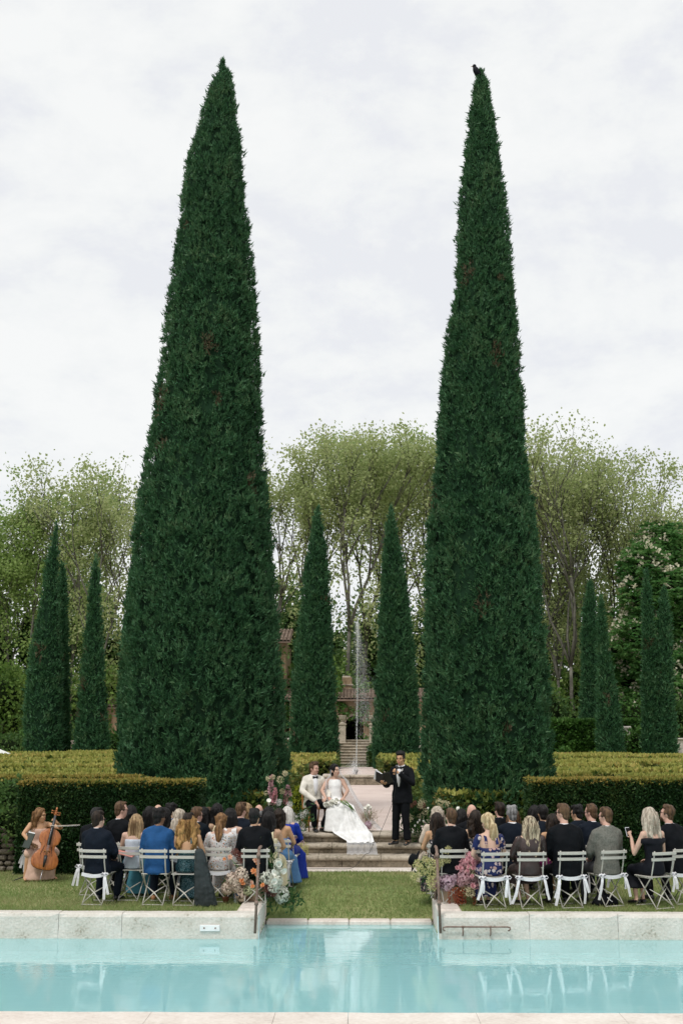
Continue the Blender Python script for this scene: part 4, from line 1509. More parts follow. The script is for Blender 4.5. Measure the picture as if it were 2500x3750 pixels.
pa_ = P(-70, 2770, 60)
o = empty('parasol', (pa_[0], 60, .95), 0, 'white garden parasol cut by the left edge, in front of the dark shrubs', 'parasol')
za, zb_ = P(0, 2770, 60)[2] - .95, P(-40, 2735, 60)[2] - .95
mb = MB()
rg = []
for (r, z) in ((0.03, zb_ + .15), (.6, zb_ + .02), (1.2, (za + zb_) / 2 + .02), (1.86, za)):
    rg.append([Vector((r * math.cos(2 * PI * k / 24) * (1 if k % 3 == 0 else .965), r * math.sin(2 * PI * k / 24) * (1 if k % 3 == 0 else .965), z - (0 if k % 3 == 0 else .02 * r))) for k in range(24)])
rg.append([v - Vector((0, 0, .10)) for v in rg[-1]])
mb.loft(rg, cap=False)
mb.build('canopy', mat('parasol_cloth', (.78, .78, .76), .7, .2, .04, 3), o, False)
mb = MB()
mb.tube([(0, 0, 0), (0, 0, zb_ + .14)], .035, 8)
mb.build('pole', M_DARKBARK, o, True)
mb = MB()
mb.lathe([(0, 0), (.4, 0), (.38, .06), (.06, .1), (.05, .3), (0, .3)])
mb.build('base', M_STONE, o, True)

# rough stone wall at the far left of the lawn
wx0_, wx1_ = P(-150, 3100, 23.2)[0], P(82, 3100, 23.2)[0]
o = empty('stone_wall', ((wx0_ + wx1_) / 2, 23.35, 0), 0, 'rough dry stone wall at the left edge behind the cellist', 'wall')
ht = P(30, 3035, 23.2)[2]
z = 0
while z < ht:
    h = rnd.uniform(.09, .15)
    x = -(wx1_ - wx0_) / 2 + rnd.uniform(-.1, .02)
    while x < (wx1_ - wx0_) / 2:
        w = rnd.uniform(.14, .34)
        mb = MB()
        mb.box((x + w / 2, rnd.uniform(-.03, .03), z + h / 2), (w - .015, .3, h - .012), bev=.03, ry=rnd.uniform(-.05, .05), rz=rnd.uniform(-.06, .06))
        mb.build('stone', M_WALLSTONE, o)
        x += w
    z += h

# bird on the right cypress
bp_ = P(1746, 283, YB)
bd = empty('bird', (bp_[0], YB - .05, bp_[2] - .03), 0, 'small dark blackbird perched on the tip of the right huge cypress', 'bird')
M_BIRD = mat('black_feather', (.004, .005, .009), .6, .15, .3, 30)
mb = MB()
tl = Euler((0, rad(38), 0)).to_matrix()
mb.ell((-.02, 0, .17), (.085, .075, .145), Euler((0, rad(-22), 0)).to_matrix(), 12, 8)
mb.ell((-.07, 0, .315), (.052, .05, .055), None, 10, 7)
mb.erings([(-.05, 0, .23, .06, .055), (-.065, 0, .29, .05, .048)], 10)
mb.build('body', M_BIRD, bd, True)
mb = MB()
mb.box((.085, 0, .045), (.03, .06, .20), bev=.01, ry=rad(-42))
mb.build('tail', M_BIRD, bd, True)
mb = MB()
mb.tube([(-.11, 0, .315), (-.165, 0, .305)], [.014, .003], 6)
mb.build('beak', mat('beak', (.25, .12, .02), .4), bd, True)
for s_ in (-.025, .025):
    mb = MB()
    mb.tube([(.0, s_, .06), (.01, s_, -.02)], .008, 5)
    mb.build('leg', M_DARKBARK, bd, True)
    mb = MB()
    mb.ell((.015, s_ * 2.4, .15), (.05, .018, .125), Euler((0, rad(-32), 0)).to_matrix(), 8, 6)
    mb.build('wing', M_BIRD, bd, True)
# ================================================================== CHAIRS AND PEOPLE
_tmp = bpy.data.scenes.new('bake')


def bake(mb, name, voxel=.018, smooth=4, ratio=None, disp=None):
    """weld overlapping closed shapes into one continuous skin"""
    me = mb.mesh(name)
    o = bpy.data.objects.new(name, me)
    _tmp.collection.objects.link(o)
    r = o.modifiers.new('r', 'REMESH')
    r.mode = 'VOXEL'
    r.voxel_size = voxel
    r.use_smooth_shade = True
    if smooth:
        s_ = o.modifiers.new('s', 'SMOOTH')
        s_.factor = .5
        s_.iterations = smooth
    if disp:
        tx = bpy.data.textures.get('folds%.2f' % disp[1]) or bpy.data.textures.new('folds%.2f' % disp[1], 'CLOUDS')
        tx.noise_scale = disp[1]
        d_ = o.modifiers.new('d', 'DISPLACE')
        d_.texture = tx
        d_.strength = disp[0]
        d_.mid_level = .32
        d_.texture_coords = 'GLOBAL'
        o.location = (rnd.uniform(0, 9), rnd.uniform(0, 9), 0)
    if ratio:
        k_ = o.modifiers.new('k', 'DECIMATE')
        k_.ratio = ratio
    vl = _tmp.view_layers[0]
    vl.update()
    ev = o.evaluated_get(vl.depsgraph)
    out = bpy.data.meshes.new_from_object(ev)
    out.name = name
    bpy.data.objects.remove(o)
    bpy.data.meshes.remove(me)
    return out


def put(me, name, m, parent):
    me.materials.clear()
    me.materials.append(m)
    return link(bpy.data.objects.new(name, me), parent)


# ---- folding garden chair, faces +y
def slat_mesh(x0, x1, y, z, h, bow, t=.012, lift=.0):
    mb = MB()
    rings = []
    for k in range(9):
        u = k / 8
        x = x0 + (x1 - x0) * u
        c = 1 - (2 * u - 1) ** 2
        yy, zz = y - bow * c, z - lift * c
        rings.append([Vector((x, yy - t / 2, zz - h / 2 + .004)), Vector((x, yy - t / 2, zz + h / 2 - .004)), Vector((x, yy, zz + h / 2)), Vector((x, yy + t / 2, zz + h / 2 - .004)), Vector((x, yy + t / 2, zz - h / 2 + .004)), Vector((x, yy, zz - h / 2))])
    mb.loft(rings)
    return mb


def flat_bar(mb, a, b, w=.022, t=.009):
    a, b = Vector(a), Vector(b)
    mb.tube([a, b], .5, 4, sq=(w * 1.41, t * 1.41), upv=(1, 0, 0)) if False else mb.tube([a, b], [.011, .011], 6)


def make_chair():
    o = empty('folding_chair', (0, 0, 0))
    for z in (.79, .705):
        slat_mesh(-.215, .215, -.285 + (.79 - z) * .3, z, .045, .022).build('back_slat', M_WHITEPAINT, o, False)
    for s_ in (-1, 1):
        x = .175 * s_
        mb = MB()
        mb.tube([(x, -.285, .825), (x, -.235, .62), (x, -.185, .46), (x, .235, .0)], [.0115, .0115, .010, .009], 6)
        mb.build('back_leg', M_WHITEPAINT, o, True)
        x = .155 * s_
        mb = MB()
        mb.tube([(x, .175, .44), (x, -.255, .0)], [.0092, .009], 6)
        mb.build('front_leg', M_WHITEPAINT, o, True)
        mb = MB()
        mb.tube([(s_ * .165, -.19, .432), (s_ * .165, .19, .432)], [.012, .012], 6)
        mb.build('seat_rail', M_WHITEPAINT, o, True)
        mb = MB()
        mb.tube([(s_ * .15, -.095, .17 + .10), (0, -.165, .155 + .02), (-s_ * .15, -.248, .03)], [.006, .011, .006], 6)
        mb.build('cross_brace', M_WHITEPAINT, o, True)
    for k in range(5):
        mb = MB()
        mb.box((0, -.165 + k * .082, .45), (.40, .062, .014), bev=.004)
        mb.build('seat_slat', M_WHITEPAINT, o)
    for y, x in ((-.25, .155), (.23, .175)):
        mb = MB()
        mb.tube([(-x, y, .012), (x, y, .012)], [.009, .009], 6)
        mb.build('foot_bar', M_WHITEPAINT, o, True)
    return o


def ribbon_band(mb, pts, w, t=.004, side=(0, 0, 1)):
    """flat ribbon along pts"""
    rings = []
    sv = Vector(side)
    for i, p in enumerate(pts):
        p = Vector(p)
        d = (Vector(pts[min(i + 1, len(pts) - 1)]) - Vector(pts[max(i - 1, 0)])).normalized()
        w_ = (sv - d * sv.dot(d)).normalized() * w / 2
        n_ = d.cross(w_).normalized() * t / 2
        rings.append([p - w_ - n_, p + w_ - n_, p + w_ + n_, p - w_ + n_])
    mb.loft(rings)


def add_ribbon(chair, both=True, band=True, seed=0):
    R_ = random.Random(seed)
    mb = MB()
    if band:
        ribbon_band(mb, [(-.19 + .38 * k / 8, -.215 - .012 * math.sin(PI * k / 8), .448 - .028 * math.sin(PI * k / 8)) for k in range(9)], .052)
    for s_ in ((-1, 1) if both else (R_.choice((-1, 1)),)):
        x = s_ * .185
        mb.ell((x, -.215, .452), (.026, .022, .028), None, 8, 6)
        for q in range(2):       # loops of the bow, then tails
            dx = (q * 2 - 1)
            ribbon_band(mb, [(x, -.225, .452), (x + dx * .035, -.245, .475), (x + dx * .06, -.24, .45), (x + dx * .035, -.245, .43), (x, -.228, .448)], .035, side=(0, 1, .3))
            ln = R_.uniform(.20, .41)
            bx = s_ * R_.uniform(-.03, .075) * (1 + q * .6)
            ribbon_band(mb, [(x, -.228, .45), (x + bx * .25, -.25 - q * .012, .45 - ln * .25), (x + bx * .6, -.255 - q * .015, .45 - ln * .6), (x + bx + R_.uniform(-.02, .02), -.245 - q * .015, .45 - ln)], .040, side=(1, R_.uniform(-.4, .4), 0))
    mb.build('ribbon', M_RIBBON, chair)


CHAIR = make_chair()
_first = [True]


def chair_at(x, y, rz, label, z=0.0, ribbon=0, seed=0):
    c = CHAIR if _first[0] else copy_tree(CHAIR0)
    if _first[0]:
        _first[0] = False
    c.location = (x, y, z)
    c.rotation_euler = (0, 0, rz)
    tag(c, label, 'chair', 'pale folding garden chairs')
    return c


CHAIR0 = CHAIR

# ---- skin, hair, cloth
SK = {'light': (.58, .37, .28), 'rosy': (.60, .36, .28), 'tan': (.46, .28, .18), 'olive': (.50, .33, .22), 'brown': (.20, .105, .06), 'gold': (.52, .30, .17)}


def skin(k):
    return mat('skin_' + k, SK[k], .5, .35, .07, 9)


HC = {'black': ((.005, .0045, .0045), (.014, .012, .012)), 'dark': ((.009, .006, .0045), (.032, .020, .013)), 'brown': ((.045, .025, .014), (.13, .075, .04)), 'auburn': ((.10, .05, .022), (.26, .14, .06)),
      'golden': ((.13, .065, .02), (.42, .24, .085)), 'honey': ((.17, .10, .05), (.47, .33, .18)), 'blond': ((.30, .21, .11), (.62, .50, .31)), 'ash': ((.27, .22, .17), (.56, .49, .40)), 'grey': ((.10, .10, .10), (.30, .30, .30)),
      'silver': ((.42, .39, .36), (.72, .69, .65)), 'stripe': ((.10, .07, .045), (.56, .47, .33))}


def hairmat(k):
    m_ = mat('hair_' + k, HC[k][0], .5, .22, 0, 34, .5, 90, 0, (1, 1, .07), HC[k][1])
    for n_ in m_.node_tree.nodes:
        if n_.type == 'VALTORGB':
            n_.color_ramp.elements[0].position = .40
            n_.color_ramp.elements[1].position = .60
    return m_


def cloth(name, col, rough=.75, **kw):
    return mat('cloth_' + name, col, rough, .12, .16, 7, .25, 90, **kw)


M_SHIRT = mat('white_shirt', (.78, .78, .80), .6, .25, .03, 8)
M_SHOE = mat('black_shoe', (.010, .010, .011), .28, .5, .2, 9)
M_TANSHOE = mat('tan_shoe', (.30, .14, .06), .45, .4, .2, 9)
M_EYE = mat('eye_dark', (.018, .012, .010), .3, .5)
M_LIP = mat('lip', (.40, .13, .11), .45, .4)
M_GLASS = mat('dark_lens', (.008, .008, .009), .15, .6)
BLACKS = cloth('black_suit', (.0045, .0055, .0075))
NAVYS = cloth('navy_suit', (.006, .010, .018))
INKS = cloth('ink_suit', (.005, .009, .014))


def hand(mb, W, d, up, size=1.0, curl=.5, thumb=1, palm=True):
    """palm and five bent fingers; d = pointing direction, up = back of the hand"""
    d, up = Vector(d).normalized(), Vector(up)
    up = (up - d * up.dot(d)).normalized()
    sd = d.cross(up) * thumb
    W = Vector(W)
    if palm:
        mb.tube([W, W + d * .035 * size, W + d * .085 * size], [.024 * size, .036 * size, .034 * size], 8, round_end=True, sq=(1, .5), upv=up)
    fm = MB()
    for i, (ln, off) in enumerate(((.062, .028), (.072, .010), (.067, -.009), (.052, -.027))):
        b0 = W + d * .08 * size + sd * off * size
        a = curl
        p1 = b0 + (d * math.cos(a * .5) - up * math.sin(a * .5)) * ln * .45 * size
        p2 = p1 + (d * math.cos(a * 1.4) - up * math.sin(a * 1.4)) * ln * .32 * size
        p3 = p2 + (d * math.cos(a * 2.2) - up * math.sin(a * 2.2)) * ln * .25 * size
        fm.tube([b0 - d * .012, p1, p2, p3], [.0095 * size, .009 * size, .008 * size, .0065 * size], 6)
    t0 = W + d * .025 * size + sd * .026 * size
    t1 = t0 + (d * .55 + sd * .8 - up * .25).normalized() * .038 * size
    t2 = t1 + (d * .9 + sd * .25 - up * .35).normalized() * .032 * size
    fm.tube([t0, t1, t2], [.012 * size, .0105 * size, .008 * size], 6)
    return fm


class Fig:
    pass


def head_parts(mb, H, M, female=False):
    H = Vector(H)
    h = lambda x, y, z: H + M @ Vector((x, y, z))
    mb.ell(h(0, -.012, .03), (.076, .096, .105), M, 14, 10)
    mb.ell(h(0, .03, -.055), (.056 if not female else .052, .062, .072), M, 12, 8)
    mb.ell(h(0, .058, -.105), (.026, .024, .022), M, 8, 6)
    mb.ell(h(0, .088, -.018), (.013, .022, .028), M, 8, 6)
    mb.ell(h(0, .080, .02), (.055, .02, .014), M, 10, 6)
    for s_ in (-1, 1):
        mb.ell(h(s_ * .078, -.008, -.012), (.012, .022, .033), M, 8, 6)
        mb.ell(h(s_ * .04, .062, -.035), (.025, .025, .022), M, 8, 6)


def face_bits(o, H, M, brow, lips=True, mouth_open=False, beard=None):
    H = Vector(H)
    h = lambda x, y, z: H + M @ Vector((x, y, z))
    for s_ in (-1, 1):
        mb = MB()
        mb.ell(h(s_ * .032, .083, .000), (.0135, .009, .0065), M, 8, 6)
        mb.build('eye', M_EYE, o, True)
        mb = MB()
        mb.tube([h(s_ * .014, .096, .021), h(s_ * .034, .093, .026), h(s_ * .053, .080, .020)], [.003, .0036, .002], 6)
        mb.build('eyebrow', brow, o, True)
    mb = MB()
    mb.ell(h(0, .090, -.068), (.024, .009, .012 if mouth_open else .0075), M, 10, 6)
    mb.build('mouth', M_LIP, o, True)
    if beard:
        mb = MB()
        mb.ell(h(0, .090, -.054), (.030, .011, .007), M, 8, 6)
        mb.build('moustache', beard, o, True)


def hair_mesh(style, H, M, rs, ln=.45, wav=.02, vol=1.0, nb=None):
    """returns (builder, voxel)"""
    H = Vector(H)
    h = lambda x, y, z: H + M @ Vector((x, y, z))
    mb = MB()
    R_ = random.Random(rs)
    if style in ('short', 'thick', 'recede'):
        mb.ell(h(0, -.030, .042), (.084, .090, .104), M, 14, 10)
        mb.ell(h(0, -.058, -.035), (.066, .052, .075), M, 12, 8)
        for s_ in (-1, 1):
            mb.ell(h(s_ * .072, .004, .018), (.014, .035, .042), M, 8, 6)
        if style == 'thick':
            for k in range(5):
                mb.ell(h(-.05 + .025 * k, .050 + .012 * (1 - abs(k - 2) / 2), .098), (.026, .028, .030), M, 8, 6)
            for k in range(12):
                a = R_.uniform(0, 2 * PI)
                mb.ell(h(.055 * math.cos(a), -.025 + .055 * math.sin(a), .105 + R_.uniform(-.02, .02)), (.036, .036, .036), M, 8, 6)
        elif style == 'recede':
            for k in range(7):
                mb.ell(h(R_.uniform(-.04, .04), R_.uniform(-.02, .045), .118), (.03, .032, .016), M, 8, 6)
        elif style == 'short':
            for k in range(5):
                mb.ell(h(-.05 + .025 * k, .048 + .012 * (1 - abs(k - 2) / 2), .098), (.024, .026, .026), M, 8, 6)
            for k in range(7):
                mb.ell(h(R_.uniform(-.05, .05), R_.uniform(-.04, .055), .125), (.03, .032, .018), M, 8, 6)
        return mb, .015
    if style == 'fringe':        # bald crown, hair round the back and sides
        for k in range(11):
            a = PI * .92 + (PI * 1.16) * k / 10
            mb.ell(h(.074 * math.cos(a), -.012 + .086 * math.sin(a), -.012), (.022, .022, .055), M, 8, 6)
        mb.ell(h(0, -.075, -.03), (.06, .035, .05), M, 8, 6)
        return mb, .015
    # women: cap, parted, then hanging locks
    mb.ell(h(0, -.024, .036), (.089, .094, .108), M, 14, 10)
    mb.ell(h(0, -.05, -.03), (.083, .066, .085), M, 12, 8)
    mb.ell(h(0, .028, .088), (.070, .052, .040), M, 12, 8)
    for s_ in (-1, 1):
        mb.ell(h(s_ * .066, .03, .045), (.022, .036, .055), M, 8, 6)
    if style == 'tail':
        mb.ell(h(0, -.118, .012), (.03, .03, .03), M, 8, 6)
        for k in range(7):
            ox, oy = R_.uniform(-.022, .022), R_.uniform(-.014, .014)
            pts = [h(ox * .5, -.115, .015)]
            for i in range(1, 8):
                u = i / 7
                w = h(0, -.135 - .02 * math.sin(u * PI), .01)
                pts.append(Vector((w.x + ox * (1 + 1.4 * math.sin(u * PI)) + wav * math.sin(u * 9 + k), w.y + oy + wav * .5 * math.cos(u * 8 + k), w.z - ln * u)))
            mb.tube(pts, [.014, .021, .026, .028, .027, .022, .015, .006], 6)
        return mb, .013
    if style == 'bun':
        mb.ell(h(0, -.115, .03), (.05, .045, .05), M, 10, 8)
        mb.ell(h(.02, -.13, .05), (.03, .03, .03), M, 8, 6)
        return mb, .015
    if style == 'bob':
        for k in range(15):
            a = PI * .88 + (PI * 1.24) * k / 14
            pts = [h(.06 * math.cos(a), -.02 + .06 * math.sin(a), .08), h(.088 * math.cos(a), -.02 + .094 * math.sin(a), .0), h(.094 * math.cos(a), -.015 + .1 * math.sin(a), -ln * .6 + R_.uniform(-.01, .01)), h(.085 * math.cos(a), -.015 + .09 * math.sin(a), -ln)]
            mb.tube(pts, [.03, .03, .03, .016], 6)
        return mb, .015
    # long / curly
    nl = 17 if style == 'long' else 24
    for k in range(nl):
        a = PI * .86 + (PI * 1.28) * (k + R_.uniform(-.3, .3)) / (nl - 1)
        L_ = ln * R_.uniform(.84, 1.06) * (.86 if (k < 2 or k > nl - 3) else 1)
        top = h(.055 * math.cos(a), -.02 + .06 * math.sin(a), .085)
        mid = h(.090 * math.cos(a) * vol, -.02 + .098 * math.sin(a) * vol, -.01)
        pts = [top, mid]
        ph = R_.uniform(0, 6)
        n = 9
        for i in range(1, n):
            u = i / (n - 1)
            sp = vol * (1 + .30 * math.sin(u * PI * .75)) * (1 - .30 * u)
            cx_, cy_ = mid.x - H.x, mid.y - H.y
            yb = -.075 - .035 * min(1, u * 3)
            tx = H.x + cx_ * sp + wav * math.sin(u * 11 * (1 + .2 * (k % 3)) + ph)
            ty = H.y + min(cy_ * (1 - .2 * u), yb + .045 * (k % 3) * .4 if abs(cx_) < .06 else cy_ - .05 * u) + wav * math.cos(u * 12 + ph) * .7 - .02 * u
            pts.append(Vector((tx, ty, mid.z - L_ * u)))
        r0 = .026 if style == 'long' else .022
        rr_ = [r0 * .9, r0] + [r0 * (1 + .1 * math.sin(i * 2.2 + ph)) * (1 - .62 * (i / (n - 1)) ** 3) for i in range(1, n)]
        mb.tube(pts, rr_, 6)
    if style == 'curly':
        for k in range(26):
            a = PI * .9 + PI * 1.2 * R_.random()
            zz = R_.uniform(-ln * .8, .05)
            mb.ell(h(.095 * math.cos(a) * vol, -.03 + .11 * math.sin(a), zz), (.026, .026, .03), M, 7, 5)
    return mb, .016


def person(label, px, ytop, Y, face, sex='m', sk='light', suit=None, dress=None, hair=('short', 'brown'), hy=0.0, hp=0.0, lean=0.0, hx_=0.0, z0=0.0, ztop=None,
           arms='lap', shoes='black', collar=True, glasses=None, kw=None, width=1.0, fine=False, standing=False, xy=None, cat='person', hroll=0.0, facebits=False, trousers=None, barelegs=True, group='seated wedding guests'):
    kw = kw or {}
    f = Fig()
    female = sex == 'f'
    if xy is None:
        top = P(px, ytop, Y)
        ztop = top[2] - z0
        X = top[0]
    else:
        X, Y = xy
    base = 1.40
    k = 1.0
    if standing:
        k = ztop / 1.80
        zt = lambda z: (z + .40) * k
    else:
        k = (ztop - .46) / (base - .46)
        zt = lambda z: .46 + (z - .46) * k
    o = empty('person', (X, Y, z0), face, label, cat, group)
    f.o = o
    ly = lambda z: lean * (z - .46)
    lx = lambda z: hx_ * (z - .46)
    w = width * (.86 if female else 1.0)
    V = lambda x, y, z: Vector((x * w + lx(z), y + ly(z), zt(z)))
    row = lambda x, y, z, rx, ry: (x + lx(z), y + ly(z), zt(z), rx * w, ry)
    body = MB()
    tr = [row(0, -.03, .48, .155, .12), row(0, -.04, .57, .165, .118), row(0, -.05, .70, .132, .095), row(0, -.05, .82, .142, .10), row(0, -.05, .93, .158, .105), row(0, -.05, 1.02, .155, .088), row(0, -.048, 1.075, .10, .068), row(0, -.04, 1.115, .058, .056)]
    body.erings(tr, 14)
    neck0 = V(0, -.045, 1.07)
    Hc = Vector((lx(1.265) + kw.get('hdx', 0), .002 + ly(1.265) + kw.get('hdy', 0), zt(1.40) - .137))
    HM = (Matrix.Rotation(hy, 3, 'Z') @ Matrix.Rotation(-hp, 3, 'X') @ Matrix.Rotation(hroll, 3, 'Y'))
    nr = .048 if female else .058
    body.tube([V(-.15, -.05, 1.04), V(0, -.055, 1.085), V(.15, -.05, 1.04)], [.04, .052, .04], 10)
    body.tube([neck0, Hc + HM @ Vector((0, -.022, -.055))], [nr * 1.12, nr], 10, round_end=True)
    head_parts(body, Hc, HM, female)
    sw = .178 * w if not female else .185 * w
    fingers = MB()
    A = {}
    # -------- arms: shoulder, elbow, wrist, hand direction, back of hand
    def armset(s_):
        if isinstance(arms, dict) and s_ in arms:
            a_ = arms[s_]
            return Vector(a_[0]), Vector(a_[1]), a_[2], a_[3], (a_[4] if len(a_) > 4 else .5)
        return (Vector((s_ * (sw + .075) + lx(.78), .03 + ly(.78), zt(.77))), Vector((s_ * .10, .27, .655)), (-s_ * .35, 1, -.25), (0, .2, 1), .5)

    for s_ in (-1, 1):
        S_ = V(0, -.05, 1.025) + Vector((s_ * sw, 0, 0))
        E_, W_, hd, hu, cu = armset(s_)
        A[s_] = (S_, E_, W_, Vector(hd).normalized())
        rs_ = (.047, .042, .036, .027) if female else (.054, .047, .042, .031)
        body.tube([S_, S_.lerp(E_, .5), E_, E_.lerp(W_, .45), W_], [rs_[0], rs_[0] * .96, rs_[1] * .92, rs_[2], rs_[3]], 10, round_end=True)
        body.ell(S_, (rs_[0] * 1.15,) * 3, None, 10, 6)
        fm = hand(body, W_, hd, hu, .92 if female else 1.05, cu, s_)
        fingers.add(fm.v, fm.f)
    # -------- legs
    L = {}
    if standing:
        for s_ in (-1, 1):
            sp = kw.get('stance', .11)
            L[s_] = [Vector((s_ * .085, -.02, .93 * k)), Vector((s_ * (.095 + (sp - .11) * .5), .01, .50 * k)), Vector((s_ * sp, -.01, .085)), Vector((s_ * (sp + .035), .14, .035))]
    else:
        kn = kw.get('knees', {})
        for s_ in (-1, 1):
            d_ = kn.get(s_, (s_ * .12, .43, .50, s_ * .12, .40))
            L[s_] = [Vector((s_ * .085, .0, .535)), Vector((d_[0], d_[1], d_[2])), Vector((d_[3], d_[4], .085)), Vector((d_[3] + s_ * .02, d_[4] + .13, .035))]
    for s_ in (-1, 1):
        h_, kn_, an_, to_ = L[s_]
        fk = .9 if female else 1
        body.tube([h_, h_.lerp(kn_, .5), kn_, kn_.lerp(an_, .3), kn_.lerp(an_, .75), an_], [.082 * fk, .073 * fk, .055 * fk, .056 * fk, .040 * fk, .034 * fk], 10, round_end=True)
        body.tube([an_ - Vector((0, .02, .03)), to_], [.036 * fk, .028 * fk], 8, round_end=True, sq=(1, .8))
    me = bake(body, 'body', .0125 if fine else .019, 3 if fine else 2, .45)
    bo = put(me, 'body', skin(sk), o)
    # fingers join the same skin mesh
    fme = fingers.mesh('fingers')
    nv, npoly = len(me.vertices), len(me.polygons)
    allv = np.empty(nv * 3, np.float32)
    me.vertices.foreach_get('co', allv)
    mm = MB()
    mm.v = [tuple(q) for q in allv.reshape(-1, 3)]
    mm.f = [tuple(p.vertices) for p in me.polygons]
    mm.m = [0] * len(mm.f)
    mm.add(fingers.v, fingers.f)
    me3 = mm.mesh('body', True)
    me3.materials.append(skin(sk))
    bo.data = me3
    bpy.data.meshes.remove(me)
    bpy.data.meshes.remove(fme)
    # -------- clothes
    def sleeves(mb, upto=1.86, r0=.066, r1=.058, r2=.045, flare=0):
        for s_ in (-1, 1):
            S_, E_, W_, _d = A[s_]
            q = 1.06 if not female else .9
            if upto <= 1:
                e_ = S_.lerp(E_, upto)
                mb.tube([S_, S_.lerp(e_, .5), e_], [r0 * q, r0 * q, (r1 + flare) * q], 10, round_end=True)
            else:
                e_ = E_.lerp(W_, upto - 1)
                mb.tube([S_, S_.lerp(E_, .5), E_, E_.lerp(e_, .5), e_], [r0 * q, r1 * 1.04 * q, r1 * q, (r1 + r2) / 2 * q, (r2 + flare) * q], 10, round_end=True)
            mb.ell(S_ + Vector((-s_ * .005, 0, .004)), (r0 * q * 1.02, r0 * q * 1.08, r0 * q * .98), None, 10, 8)

    if suit is not None:
        jm = MB()
        hem = .445 if not standing else .40
        jr = [row(0, -.055, hem, .205, .165), row(0, -.055, .52, .20, .160), row(0, -.055, .66, .178, .137), row(0, -.055, .80, .184, .135), row(0, -.055, .93, .198, .138), row(0, -.05, 1.015, .200, .118), row(0, -.05, 1.06, .150, .095), row(0, -.047, 1.095, .092, .080)]
        jm.erings(jr, 16, pw=2.3)
        sleeves(jm, 1.88)
        jm.tube([V(0, -.055, 1.06), V(0, -.048, 1.128)], [.100, .076], 12)
        for s_ in (-1, 1):
            jm.tube([V(s_ * .05, -.06, 1.095), V(s_ * .17, -.05, 1.045)], [.05, .055], 10, round_end=True)
        put(bake(jm, 'jacket', .017 if fine else .020, 3, None, (.034, .13)), 'jacket', suit, o)
        if collar:
            cm_ = MB()
            z_ = zt(1.128)
            c0 = V(0, -.042, 1.11)
            rg = []
            for (dz, r_) in ((-.012, nr + .020), (.030, nr + .013), (.033, nr + .004), (.0, nr + .004)):
                rg.append([c0 + Vector((math.cos(2 * PI * j / 14) * r_, math.sin(2 * PI * j / 14) * r_ * 1.05 + .3 * dz, dz + (-.022 * max(0, math.sin(2 * PI * j / 14))))) for j in range(14)])
            cm_.loft(rg, cap=False)
            cm_.build('shirt_collar', M_SHIRT, o, True)
        for s_ in (-1, 1):
            S_, E_, W_, _d = A[s_]
            cm_ = MB()
            d_ = (W_ - E_).normalized()
            cm_.tube([W_ - d_ * .045, W_ - d_ * .004], [.043, .040], 10)
            cm_.build('shirt_cuff', M_SHIRT, o, True)
    if suit is not None or trousers is not None:
        tm = MB()
        if standing:
            tm.erings([row(0, -.03, .42, .165, .125), row(0, -.03, .52, .172, .13), row(0, -.04, .62, .155, .115)], 14)
        else:
            tm.ell(Vector((0, -.01, .545)), (.175, .15, .10), None, 12, 8)
        for s_ in (-1, 1):
            h_, kn_, an_, to_ = L[s_]
            e_ = kn_.lerp(an_, kw.get('hem', .93))
            tm.tube([h_, h_.lerp(kn_, .5), kn_, kn_.lerp(e_, .5), e_], [.108, .095, .076, .066, .062] if not standing else [.105, .092, .074, .070, .072], 10, round_end=not standing)
        put(bake(tm, 'trousers', .020, 3, None, (.02, .14)), 'trousers', trousers or suit, o)
    if dress is not None:
        dm = MB()
        m_, opt = dress
        topz = opt.get('top', 1.0)
        rs_ = [row(0, -.035, .47, .185, .15), row(0, -.045, .57, .186, .142), row(0, -.05, .70, .150, .115), row(0, -.05, .82, .160, .122), row(0, -.05, .93, .176, .128), row(0, -.05, 1.0, .172, .108), row(0, -.05, 1.06, .125, .088)]
        rs_ = [r for r in rs_ if r[2] <= zt(topz) + 1e-3] + ([row(0, -.05, topz, .172 if topz < 1.01 else .14, .115 if topz < 1.01 else .092)] if topz not in (.47, .57, .70, .82, .93) else [])
        dm.erings(rs_, 16)
        if opt.get('sleeve'):
            sleeves(dm, opt['sleeve'], .060, .054, .044, opt.get('flare', 0))
        if opt.get('off'):      # wide band round the upper arms
            dm.erings([row(0, -.05, .90, .245, .135), row(0, -.05, .97, .240, .125)], 16)
        if opt.get('skirt_mat'):
            put(bake(dm, 'bodice', .018, 3), 'bodice', m_, o)
            m_ = opt['skirt_mat']
            dm = MB()
        ln = opt.get('skirt', .12)
        dm.ell(Vector((0, .0, .545)), (.185, .17, .10), None, 12, 8)
        if ln < .45:
            for s_ in (-1, 1):
                h_, kn_, an_, to_ = L[s_]
                dm.tube([h_, h_.lerp(kn_, .5), kn_], [.105, .10, .082], 10, round_end=True)
            ky = (L[-1][1].y + L[1][1].y) / 2
            ay = (L[-1][2].y + L[1][2].y) / 2
            kx = (L[-1][1].x + L[1][1].x) / 2
            ax_ = (L[-1][2].x + L[1][2].x) / 2
            fl = opt.get('full', 1.0)
            dm.erings([(kx * .6, ky * .45, .545, .17, .18), (kx, ky - .03, .53, .175, .075), (kx * .6 + ax_ * .4, ky + .01, .44, .19 * fl, .09), (kx * .3 + ax_ * .7, (ky + ay) / 2 + .02, (.44 + ln) / 2, .20 * fl, .12 * fl), (ax_, ay + .03, ln, .23 * fl, .16 * fl)], 16)
        else:
            for s_ in (-1, 1):
                h_, kn_, an_, to_ = L[s_]
                dm.tube([h_, h_.lerp(kn_, .5), h_.lerp(kn_, .85)], [.10, .092, .082], 10, round_end=True)
        put(bake(dm, 'dress', .018, 3, .5, (opt.get('fstr', .022), opt.get('fold', .13))), 'dress', m_, o)
